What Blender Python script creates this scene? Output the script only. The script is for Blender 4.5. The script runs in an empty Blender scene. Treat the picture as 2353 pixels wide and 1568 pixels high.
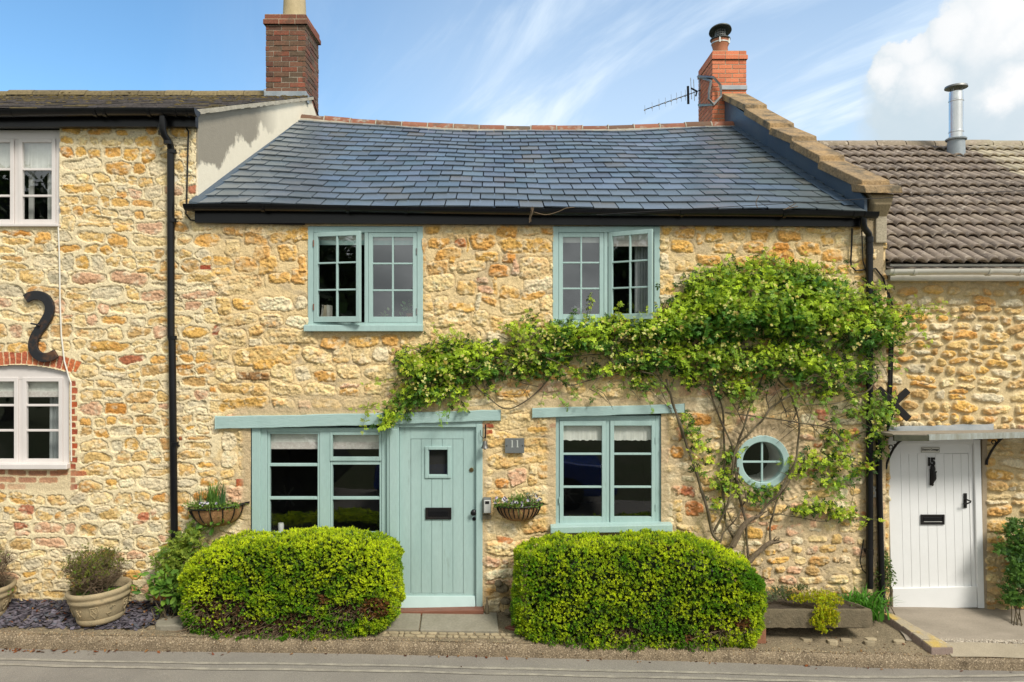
import bpy, math, random
import numpy as np
from mathutils import Vector, Matrix

# ------------------------------------------------------------------ camera, sky, sun, exposure
scene = bpy.context.scene
F, D, CX, CY, CAMZ = 1619.0, 7.6, 1176.5, 784.0, 2.87      # measuring grid of the picture: 2353 wide, wall 7.6 m away
cam_data = bpy.data.cameras.new('camera')
cam_data.sensor_width = 36.0
cam_data.lens = F / 2353.0 * 36.0
cam_data.clip_start = 0.1
cam_data.clip_end = 2000.0
cam = bpy.data.objects.new('camera', cam_data)
scene.collection.objects.link(cam)
cam.location = (0, -D, CAMZ)
cam.rotation_euler = (math.radians(90), 0, 0)
scene.camera = cam

SUN_DIR = Vector((0.50, -0.62, 0.82)).normalized()
SUN_EL = math.asin(SUN_DIR.z)
SUN_ROT = math.atan2(SUN_DIR.x, SUN_DIR.y)
SKY_STRENGTH = 0.15
SKY_TINT = (.49, .665, .72)

world = bpy.data.worlds.new('World')
scene.world = world
world.use_nodes = True
wn, wl = world.node_tree.nodes, world.node_tree.links
wn.clear()

def wnode(t, **kw):
    n = wn.new(t)
    for k, v in kw.items():
        setattr(n, k, v)
    return n

def wmath(op, a, b=None, c=None, clamp=False):
    n = wn.new('ShaderNodeMath'); n.operation = op; n.use_clamp = clamp
    for i, x in enumerate((a, b, c)):
        if x is None: continue
        if isinstance(x, (int, float)): n.inputs[i].default_value = x
        else: wl.new(x, n.inputs[i])
    return n.outputs[0]

def wmix(fac, a, b):
    n = wn.new('ShaderNodeMix'); n.data_type = 'RGBA'
    for i, x in ((0, fac), (6, a), (7, b)):
        if isinstance(x, (int, float)): n.inputs[i].default_value = x
        elif isinstance(x, tuple): n.inputs[i].default_value = x
        else: wl.new(x, n.inputs[i])
    return n.outputs[2]

def wrange(x, a, b, c=0.0, d=1.0, smooth=True):
    n = wn.new('ShaderNodeMapRange')
    n.interpolation_type = 'SMOOTHSTEP' if smooth else 'LINEAR'
    wl.new(x, n.inputs[0])
    for i, v in zip((1, 2, 3, 4), (a, b, c, d)): n.inputs[i].default_value = v
    return n.outputs[0]

def wnoise(vec, scale, detail=5.0, rough=0.55, dist=0.0):
    n = wn.new('ShaderNodeTexNoise')
    n.inputs['Scale'].default_value = scale; n.inputs['Detail'].default_value = detail
    n.inputs['Roughness'].default_value = rough; n.inputs['Distortion'].default_value = dist
    wl.new(vec, n.inputs['Vector'])
    return n

tc = wnode('ShaderNodeTexCoord')
direction = tc.outputs['Generated']
sky = wnode('ShaderNodeTexSky', sky_type='NISHITA', sun_disc=False, sun_elevation=SUN_EL, sun_rotation=SUN_ROT)
sky.altitude = 0.0; sky.air_density = 1.0; sky.dust_density = 0.6; sky.ozone_density = 1.6
sep = wnode('ShaderNodeSeparateXYZ'); wl.new(direction, sep.inputs[0])
dx, dy, dz = sep.outputs
# cirrus: thin streaks on a high flat layer
den = wmath('ADD', wmath('MAXIMUM', dz, 0.0), 0.12)
px, py = wmath('DIVIDE', dx, den), wmath('DIVIDE', dy, den)
comb = wnode('ShaderNodeCombineXYZ'); wl.new(px, comb.inputs[0]); wl.new(py, comb.inputs[1])
mp = wnode('ShaderNodeMapping'); wl.new(comb.outputs[0], mp.inputs[0])
mp.inputs['Rotation'].default_value = (0, 0, math.radians(63))
mp2 = wnode('ShaderNodeMapping'); wl.new(mp.outputs[0], mp2.inputs[0]); mp2.inputs['Scale'].default_value = (0.55, 2.1, 1.0)
cir = wnoise(mp2.outputs[0], 1.5, 7.0, 0.6, 0.5)
cir2 = wnoise(comb.outputs[0], 0.55, 3.0, 0.5)
cirrus = wmath('MULTIPLY', wrange(cir.outputs[0], 0.44, 0.80), wrange(cir2.outputs[0], 0.30, 0.62))
veil = wmath('MULTIPLY', wrange(dx, -0.42, 0.05, 0.0, 1.0), wrange(dz, 0.52, 0.22, 0.26, 0.58))
cirrus = wmath('ADD', wmath('MULTIPLY', cirrus, wrange(dx, -0.42, -0.05, 0.10, 0.95)), veil, clamp=True)
# cumulus on the right: a heap of billows
nb = wnoise(direction, 9.0, 9.0, 0.62)
voff = wnode('ShaderNodeVectorMath', operation='MULTIPLY_ADD')
wl.new(nb.outputs['Color'], voff.inputs[0]); voff.inputs[1].default_value = (0.10, 0.10, 0.10)
voff.inputs[2].default_value = (-0.05, -0.05, -0.05)
vadd = wnode('ShaderNodeVectorMath', operation='ADD'); wl.new(direction, vadd.inputs[0]); wl.new(voff.outputs[0], vadd.inputs[1])
cum, bright = None, None
for u, v, r, soft in ((2075, 165, 78, .14), (2150, 130, 80, .14), (2160, 230, 165, .35), (2290, 105, 140, .16), (2385, 10, 170, .14),
                      (2290, 270, 210, .5), (2120, 320, 150, .9), (2420, 220, 260, .5), (2560, 60, 300, .3), (2600, 300, 300, .5)):
    c = Vector(((u - CX) / F, 1.0, (CY - v) / F)); q = c.length; c.normalize()
    dn = wnode('ShaderNodeVectorMath', operation='DISTANCE'); wl.new(vadd.outputs[0], dn.inputs[0]); dn.inputs[1].default_value = c
    rr = r / F / q
    m = wrange(dn.outputs['Value'], rr * (1 + soft * .35), rr * (1 - soft * .65))
    cum = m if cum is None else wmath('MAXIMUM', cum, m)
for u, v, r in ((2085, 105, 75), (2190, 65, 75), (2290, 20, 120), (2360, 60, 75), (2030, 170, 50), (2120, 165, 75), (2290, 230, 45), (2340, 205, 60)):
    c = Vector(((u - CX) / F, 1.0, (CY - v) / F)); q = c.length; c.normalize()
    dn = wnode('ShaderNodeVectorMath', operation='DISTANCE'); wl.new(vadd.outputs[0], dn.inputs[0]); dn.inputs[1].default_value = c
    m = wrange(dn.outputs['Value'], r / F / q * 1.25, r / F / q * .15)
    bright = m if bright is None else wmath('MAXIMUM', bright, m)
shade = wnoise(direction, 5.0, 6.0, 0.55)
lum = wmath('ADD', wmath('MULTIPLY', bright, 0.85), wrange(shade.outputs[0], 0.35, 0.7, -0.05, 0.35), clamp=True)
S = 1.0 / SKY_STRENGTH
def sc(c, k=1.0): return tuple(x * k * S for x in c) + (1.0,)
EXPO = 1.0
cumcol = wmix(lum, sc((.33, .39, .43)), sc((.53, .53, .53)))
# heavy bright-grey overcast behind the camera, over the far side of the street
nbk = wnoise(direction, 4.2, 6.0, 0.55, 0.5)
back = wrange(dy, 0.30, -0.25)
backcol = wmix(wrange(nbk.outputs[0], 0.34, 0.66), sc((.28, .30, .295)), sc((.63, .65, .63)))
skyb = wnode('ShaderNodeMix', data_type='RGBA', blend_type='MULTIPLY'); skyb.inputs[0].default_value = 1.0
wl.new(sky.outputs[0], skyb.inputs[6]); skyb.inputs[7].default_value = (*SKY_TINT, 1)
col = wmix(cirrus, skyb.outputs[2], sc((.43, .50, .57)))
col = wmix(cum, col, cumcol)
col = wmix(back, col, backcol)
bg = wnode('ShaderNodeBackground'); wl.new(col, bg.inputs['Color']); bg.inputs['Strength'].default_value = SKY_STRENGTH
wo = wnode('ShaderNodeOutputWorld'); wl.new(bg.outputs[0], wo.inputs['Surface'])

sun_data = bpy.data.lights.new('sun', 'SUN')
sun_data.energy = 2.0
sun_data.angle = math.radians(16.0)
sun_data.color = (1.0, 0.95, 0.86)
sun = bpy.data.objects.new('sun', sun_data)
scene.collection.objects.link(sun)
sun.rotation_euler = SUN_DIR.to_track_quat('Z', 'Y').to_euler()
sun.location = (4, -6, 9)

scene.view_settings.view_transform = 'Standard'
scene.view_settings.look = 'None'
scene.view_settings.exposure = 0.95
scene.view_settings.gamma = 1.0
scene.view_settings.use_curve_mapping = False
scene.cycles.max_bounces = 8
scene.cycles.transparent_max_bounces = 16
scene.cycles.use_denoising = True

# ------------------------------------------------------------------ helpers
rng = np.random.default_rng(11)
random.seed(11)
COL = scene.collection

def K(y=0.0): return (D + y) / F
def PX(u, y=0.0): return (u - CX) * K(y)
def PZ(v, y=0.0): return CAMZ + (CY - v) * K(y)
def P(u, v, y=0.0): return (PX(u, y), y, PZ(v, y))

def lin(r, g, b, k=1.0):
    def f(c):
        c /= 255.0
        return (c / 12.92 if c <= 0.04045 else ((c + 0.055) / 1.055) ** 2.4) * k
    return (f(r), f(g), f(b))

def smooth01(x, a, b):
    t = np.clip((x - a) / (b - a), 0, 1)
    return t * t * (3 - 2 * t)

def vnoise(x, z, seed=0):
    xi = np.floor(x).astype(np.int64); zi = np.floor(z).astype(np.int64)
    fx = (x - xi).astype(np.float32); fz = (z - zi).astype(np.float32)
    fx = fx * fx * (3 - 2 * fx); fz = fz * fz * (3 - 2 * fz)
    tab = np.random.default_rng(seed + 1000).random((256, 256)).astype(np.float32)
    def h(a, b): return tab[a & 255, b & 255]
    return (h(xi, zi) * (1 - fx) + h(xi + 1, zi) * fx) * (1 - fz) + (h(xi, zi + 1) * (1 - fx) + h(xi + 1, zi + 1) * fx) * fz

def fbm(x, z, seed=0, octs=4, gain=0.55):
    out = 0; amp = 1; tot = 0
    for o in range(octs):
        out = out + amp * vnoise(x * 2 ** o + 17.3 * o, z * 2 ** o + 5.1 * o, seed + o)
        tot += amp; amp *= gain
    return out / tot

class MB:
    """collects geometry for one mesh"""
    def __init__(self):
        self.V, self.L, self.S, self.C, self.n = [], [], [], [], 0
        self.colored = False
    def add(self, v, faces, c=None):
        v = np.asarray(v, dtype=np.float32).reshape(-1, 3)
        for f in faces:
            self.L.append(np.asarray(f, dtype=np.int64) + self.n); self.S.append(np.array([len(f)]))
        self._c(c, len(v)); self.V.append(v); self.n += len(v)
    def addarr(self, v, f, c=None):
        v = np.asarray(v, dtype=np.float32).reshape(-1, 3); f = np.asarray(f, dtype=np.int64)
        self.L.append((f + self.n).ravel()); self.S.append(np.full(len(f), f.shape[1]))
        self._c(c, len(v)); self.V.append(v); self.n += len(v)
    def _c(self, c, n):
        if c is None: cc = np.ones((n, 3), dtype=np.float32)
        else:
            self.colored = True
            c = np.asarray(c, dtype=np.float32)
            cc = np.tile(c, (n, 1)) if c.ndim == 1 else c
        self.C.append(cc)
    HEX = ((0, 3, 2, 1), (4, 5, 6, 7), (0, 1, 5, 4), (1, 2, 6, 5), (2, 3, 7, 6), (3, 0, 4, 7))
    def hexa(self, p, c=None): self.add(p, self.HEX, c)
    def box(self, x0, x1, y0, y1, z0, z1, c=None):
        x0, x1 = min(x0, x1), max(x0, x1); z0, z1 = min(z0, z1), max(z0, z1)
        self.hexa([(x0, y0, z0), (x1, y0, z0), (x1, y1, z0), (x0, y1, z0), (x0, y0, z1), (x1, y0, z1), (x1, y1, z1), (x0, y1, z1)], c)
    def obox(self, cen, ax, ay, az, c=None):
        cen, ax, ay, az = (np.asarray(t, dtype=float) for t in (cen, ax, ay, az))
        p = [cen + sx * ax + sy * ay + sz * az for sz in (-1, 1) for sx, sy in ((-1, -1), (1, -1), (1, 1), (-1, 1))]
        self.hexa(p, c)
    def frame(self, x0, x1, z0, z1, wl_, wr, wt, wb, y0, y1, c=None):
        self.box(x0, x0 + wl_, y0, y1, z0, z1, c); self.box(x1 - wr, x1, y0, y1, z0, z1, c)
        self.box(x0 + wl_, x1 - wr, y0 + .001, y1 - .001, z1 - wt, z1, c); self.box(x0 + wl_, x1 - wr, y0 + .001, y1 - .001, z0, z0 + wb, c)
    def prism(self, poly, y0, y1, c=None):
        """poly in (x, z), counter-clockwise seen from the street"""
        n = len(poly)
        v = [(x, y0, z) for x, z in poly] + [(x, y1, z) for x, z in poly]
        f = [tuple(range(n)), tuple(range(2 * n - 1, n - 1, -1))] + [((i + 1) % n, i, n + i, n + (i + 1) % n) for i in range(n)]
        self.add(v, f, c)
    def slab(self, poly, z0, z1, c=None):
        """poly in (x, y), counter-clockwise seen from above; z0/z1 numbers or lists"""
        n = len(poly)
        a = z0 if hasattr(z0, '__len__') else [z0] * n
        b = z1 if hasattr(z1, '__len__') else [z1] * n
        v = [(x, y, a[i]) for i, (x, y) in enumerate(poly)] + [(x, y, b[i]) for i, (x, y) in enumerate(poly)]
        f = [tuple(range(n - 1, -1, -1)), tuple(range(n, 2 * n))] + [(i, (i + 1) % n, n + (i + 1) % n, n + i) for i in range(n)]
        self.add(v, f, c)
    def tube(self, pts, r, n=8, c=None, caps=True):
        pts = [Vector(p) for p in pts]; m = len(pts)
        rs = [r] * m if not hasattr(r, '__len__') else list(r)
        t0 = (pts[1] - pts[0]).normalized()
        ref = Vector((0, 0, 1)) if abs(t0.z) < .9 else Vector((1, 0, 0))
        nv = t0.cross(ref).normalized(); V = []
        for i in range(m):
            if i == 0: t = pts[1] - pts[0]
            elif i == m - 1: t = pts[-1] - pts[-2]
            else: t = (pts[i + 1] - pts[i]).normalized() + (pts[i] - pts[i - 1]).normalized()
            if t.length < 1e-9: t = t0.copy()
            t.normalize(); nv = (nv - t * nv.dot(t))
            nv = nv.normalized() if nv.length > 1e-6 else t.orthogonal().normalized()
            bv = t.cross(nv)
            for k in range(n):
                a = 2 * math.pi * k / n
                V.append(pts[i] + (nv * math.cos(a) + bv * math.sin(a)) * rs[i])
        f = [(i * n + k, i * n + (k + 1) % n, (i + 1) * n + (k + 1) % n, (i + 1) * n + k) for i in range(m - 1) for k in range(n)]
        if caps: f += [tuple(range(n - 1, -1, -1)), tuple((m - 1) * n + k for k in range(n))]
        self.add([tuple(v) for v in V], f, c)
    def lathe(self, prof, cen=(0, 0, 0), n=32, a0=0.0, a1=2 * math.pi, c=None, sy=1.0):
        full = abs(a1 - a0 - 2 * math.pi) < 1e-6
        m = n if full else n + 1; V = []
        for r, z in prof:
            for k in range(m):
                a = a0 + (a1 - a0) * k / n
                V.append((cen[0] + r * math.cos(a), cen[1] + r * math.sin(a) * sy, cen[2] + z))
        f = []
        for i in range(len(prof) - 1):
            for k in range(n):
                k2 = (k + 1) % m
                f.append((i * m + k, i * m + k2, (i + 1) * m + k2, (i + 1) * m + k))
        self.add(V, f, c)
    def scatter(self, pv, pf, pos, R, scl, col):
        pv = np.asarray(pv, dtype=np.float32); pf = np.asarray(pf)
        N, k = len(pos), len(pv)
        V = np.einsum('nij,kj->nki', R, pv) * np.asarray(scl).reshape(-1, 1, 1) + np.asarray(pos)[:, None, :]
        Fa = (pf[None] + (np.arange(N) * k)[:, None, None]).reshape(-1, pf.shape[1])
        C = np.repeat(np.asarray(col, dtype=np.float32), k, axis=0)
        self.addarr(V.reshape(-1, 3), Fa, C)
    def build(self, name, mat, parent=None, smooth=False, angle=40, bevel=0.0, loc=None):
        me = bpy.data.meshes.new(name)
        V = np.concatenate(self.V); L = np.concatenate(self.L).astype(np.int32); Sz = np.concatenate(self.S).astype(np.int32)
        if loc is not None: V = V - np.asarray(loc, dtype=np.float32)
        me.vertices.add(len(V)); me.vertices.foreach_set('co', V.astype(np.float32).ravel())
        me.loops.add(len(L)); me.loops.foreach_set('vertex_index', L)
        me.polygons.add(len(Sz))
        st = np.zeros(len(Sz), dtype=np.int32); st[1:] = np.cumsum(Sz)[:-1]
        me.polygons.foreach_set('loop_start', st)
        me.polygons.foreach_set('use_smooth', np.full(len(Sz), bool(smooth)))
        me.update(calc_edges=True); me.validate()
        if self.colored:
            a = me.attributes.new('Col', 'FLOAT_COLOR', 'POINT')
            C = np.concatenate(self.C); C4 = np.ones((len(C), 4), dtype=np.float32); C4[:, :3] = C
            a.data.foreach_set('color', C4.ravel())
        if smooth and angle: me.set_sharp_from_angle(angle=math.radians(angle))
        if mat: me.materials.append(mat)
        o = bpy.data.objects.new(name, me); COL.objects.link(o)
        if parent is not None: o.parent = parent
        if loc is not None: o.location = loc
        if bevel:
            b = o.modifiers.new('bevel', 'BEVEL'); b.width = bevel; b.segments = 2; b.limit_method = 'ANGLE'; b.angle_limit = math.radians(40)
        return o

def tag(o, label=None, cat=None, group=None, kind=None):
    if label: o['label'] = label
    if cat: o['category'] = cat
    if group: o['group'] = group
    if kind: o['kind'] = kind
    return o

def empty(name, loc, label, cat, group=None):
    o = bpy.data.objects.new(name, None); COL.objects.link(o)
    o.location = loc; o.empty_display_size = .2
    return tag(o, label, cat, group)

def keep(o, parent):
    """parent o (built in world coordinates) under a thing that stands at its own base"""
    o.parent = parent
    o.matrix_parent_inverse = Matrix.Translation(-Vector(parent.location))
    return o

def basis(nrm, seed_rng, spin=True):
    """rotation matrices whose z axis is nrm (N,3)"""
    n = nrm / np.linalg.norm(nrm, axis=1, keepdims=True)
    r = seed_rng.normal(size=n.shape); t = np.cross(r, n); t /= np.linalg.norm(t, axis=1, keepdims=True) + 1e-9
    b = np.cross(n, t)
    return np.stack([t, b, n], axis=2)

# ------------------------------------------------------------------ materials
def material(name):
    m = bpy.data.materials.new(name); m.use_nodes = True
    nt = m.node_tree; b = nt.nodes['Principled BSDF']
    return m, nt, b

def nd(nt, t, **ins):
    n = nt.nodes.new(t)
    for k, v in ins.items():
        n.inputs[k.replace('_', ' ')].default_value = v
    return n

def surf(name, c1, c2=None, scale=6.0, rough=0.7, fine=0.0, fine_scale=120.0, bump=0.0, bump_scale=80.0, metal=0.0, attr=False,
         lo=0.35, hi=0.65, dist=0.004, spec=0.5, c3=None, c3_scale=30.0, c3_lo=.62, c3_hi=.72, stretch=None, coat=0.0):
    m, nt, b = material(name); lk = nt.links.new
    t = nt.nodes.new('ShaderNodeTexCoord'); vec = t.outputs['Object']
    if stretch:
        mp_ = nt.nodes.new('ShaderNodeMapping'); lk(vec, mp_.inputs[0]); mp_.inputs['Scale'].default_value = stretch; vec = mp_.outputs[0]
    if attr:
        a = nt.nodes.new('ShaderNodeAttribute'); a.attribute_name = 'Col'; col_ = a.outputs['Color']
    else:
        rgb = nt.nodes.new('ShaderNodeRGB'); rgb.outputs[0].default_value = (*c1, 1); col_ = rgb.outputs[0]
    def mix(f, a_, b_, mode='MIX'):
        x = nt.nodes.new('ShaderNodeMix'); x.data_type = 'RGBA'; x.blend_type = mode
        if isinstance(f, float): x.inputs[0].default_value = f
        else: lk(f, x.inputs[0])
        for i, q in ((6, a_), (7, b_)):
            if isinstance(q, tuple): x.inputs[i].default_value = (*q, 1)
            else: lk(q, x.inputs[i])
        return x.outputs[2]
    def nz(s, lo_, hi_, det=5.0):
        q = nd(nt, 'ShaderNodeTexNoise', Scale=s, Detail=det, Roughness=.6); lk(vec, q.inputs['Vector'])
        r = nt.nodes.new('ShaderNodeMapRange'); lk(q.outputs[0], r.inputs[0])
        r.inputs[1].default_value = lo_; r.inputs[2].default_value = hi_
        return r.outputs[0]
    if c2 is not None: col_ = mix(nz(scale, lo, hi), col_, c2)
    if c3 is not None: col_ = mix(nz(c3_scale, c3_lo, c3_hi), col_, c3)
    if fine:
        q = nz(fine_scale, .3, .7, 3.0)
        g = nt.nodes.new('ShaderNodeMapRange'); lk(q, g.inputs[0]); g.inputs[3].default_value = 1 - fine; g.inputs[4].default_value = 1 + fine
        vm = nt.nodes.new('ShaderNodeVectorMath'); vm.operation = 'SCALE'; lk(col_, vm.inputs[0]); lk(g.outputs[0], vm.inputs['Scale']); col_ = vm.outputs[0]
    lk(col_, b.inputs['Base Color'])
    b.inputs['Roughness'].default_value = rough; b.inputs['Metallic'].default_value = metal
    b.inputs['Specular IOR Level'].default_value = spec; b.inputs['Coat Weight'].default_value = coat
    if bump:
        q = nd(nt, 'ShaderNodeTexNoise', Scale=bump_scale, Detail=6.0, Roughness=.65); lk(vec, q.inputs['Vector'])
        bp = nd(nt, 'ShaderNodeBump', Strength=bump, Distance=dist); lk(q.outputs[0], bp.inputs['Height']); lk(bp.outputs[0], b.inputs['Normal'])
    return m

def leaf_mat(name, trans=0.35, rough=0.45):
    m, nt, b = material(name); lk = nt.links.new
    a = nt.nodes.new('ShaderNodeAttribute'); a.attribute_name = 'Col'
    lk(a.outputs['Color'], b.inputs['Base Color']); b.inputs['Roughness'].default_value = rough; b.inputs['Specular IOR Level'].default_value = .35
    tr = nt.nodes.new('ShaderNodeBsdfTranslucent'); lk(a.outputs['Color'], tr.inputs['Color'])
    ms = nt.nodes.new('ShaderNodeMixShader'); ms.inputs[0].default_value = trans
    lk(b.outputs[0], ms.inputs[1]); lk(tr.outputs[0], ms.inputs[2])
    lk(ms.outputs[0], nt.nodes['Material Output'].inputs['Surface'])
    return m

def glass_mat(name, f0=.1, tint=(.93, .95, .94)):
    m, nt, b = material(name); lk = nt.links.new
    nt.nodes.remove(b)
    tr = nt.nodes.new('ShaderNodeBsdfTransparent'); tr.inputs[0].default_value = (*tint, 1)
    gl = nt.nodes.new('ShaderNodeBsdfGlossy'); gl.inputs['Roughness'].default_value = .012; gl.inputs[0].default_value = (.95, .97, 1, 1)
    lw = nt.nodes.new('ShaderNodeLayerWeight'); lw.inputs['Blend'].default_value = .5     # same from both sides
    pw = nt.nodes.new('ShaderNodeMath'); pw.operation = 'POWER'; lk(lw.outputs['Facing'], pw.inputs[0]); pw.inputs[1].default_value = 4.0
    fr = nt.nodes.new('ShaderNodeMapRange'); lk(pw.outputs[0], fr.inputs[0]); fr.inputs[3].default_value = f0; fr.inputs[4].default_value = 1.0
    q = nd(nt, 'ShaderNodeTexNoise', Scale=3.5, Detail=1.0); t = nt.nodes.new('ShaderNodeTexCoord'); lk(t.outputs['Object'], q.inputs['Vector'])
    bp = nd(nt, 'ShaderNodeBump', Strength=.05, Distance=.01); lk(q.outputs[0], bp.inputs['Height']); lk(bp.outputs[0], gl.inputs['Normal'])
    ms = nt.nodes.new('ShaderNodeMixShader'); lk(fr.outputs[0], ms.inputs[0]); lk(tr.outputs[0], ms.inputs[1]); lk(gl.outputs[0], ms.inputs[2])
    lk(ms.outputs[0], nt.nodes['Material Output'].inputs['Surface'])
    return m

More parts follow.
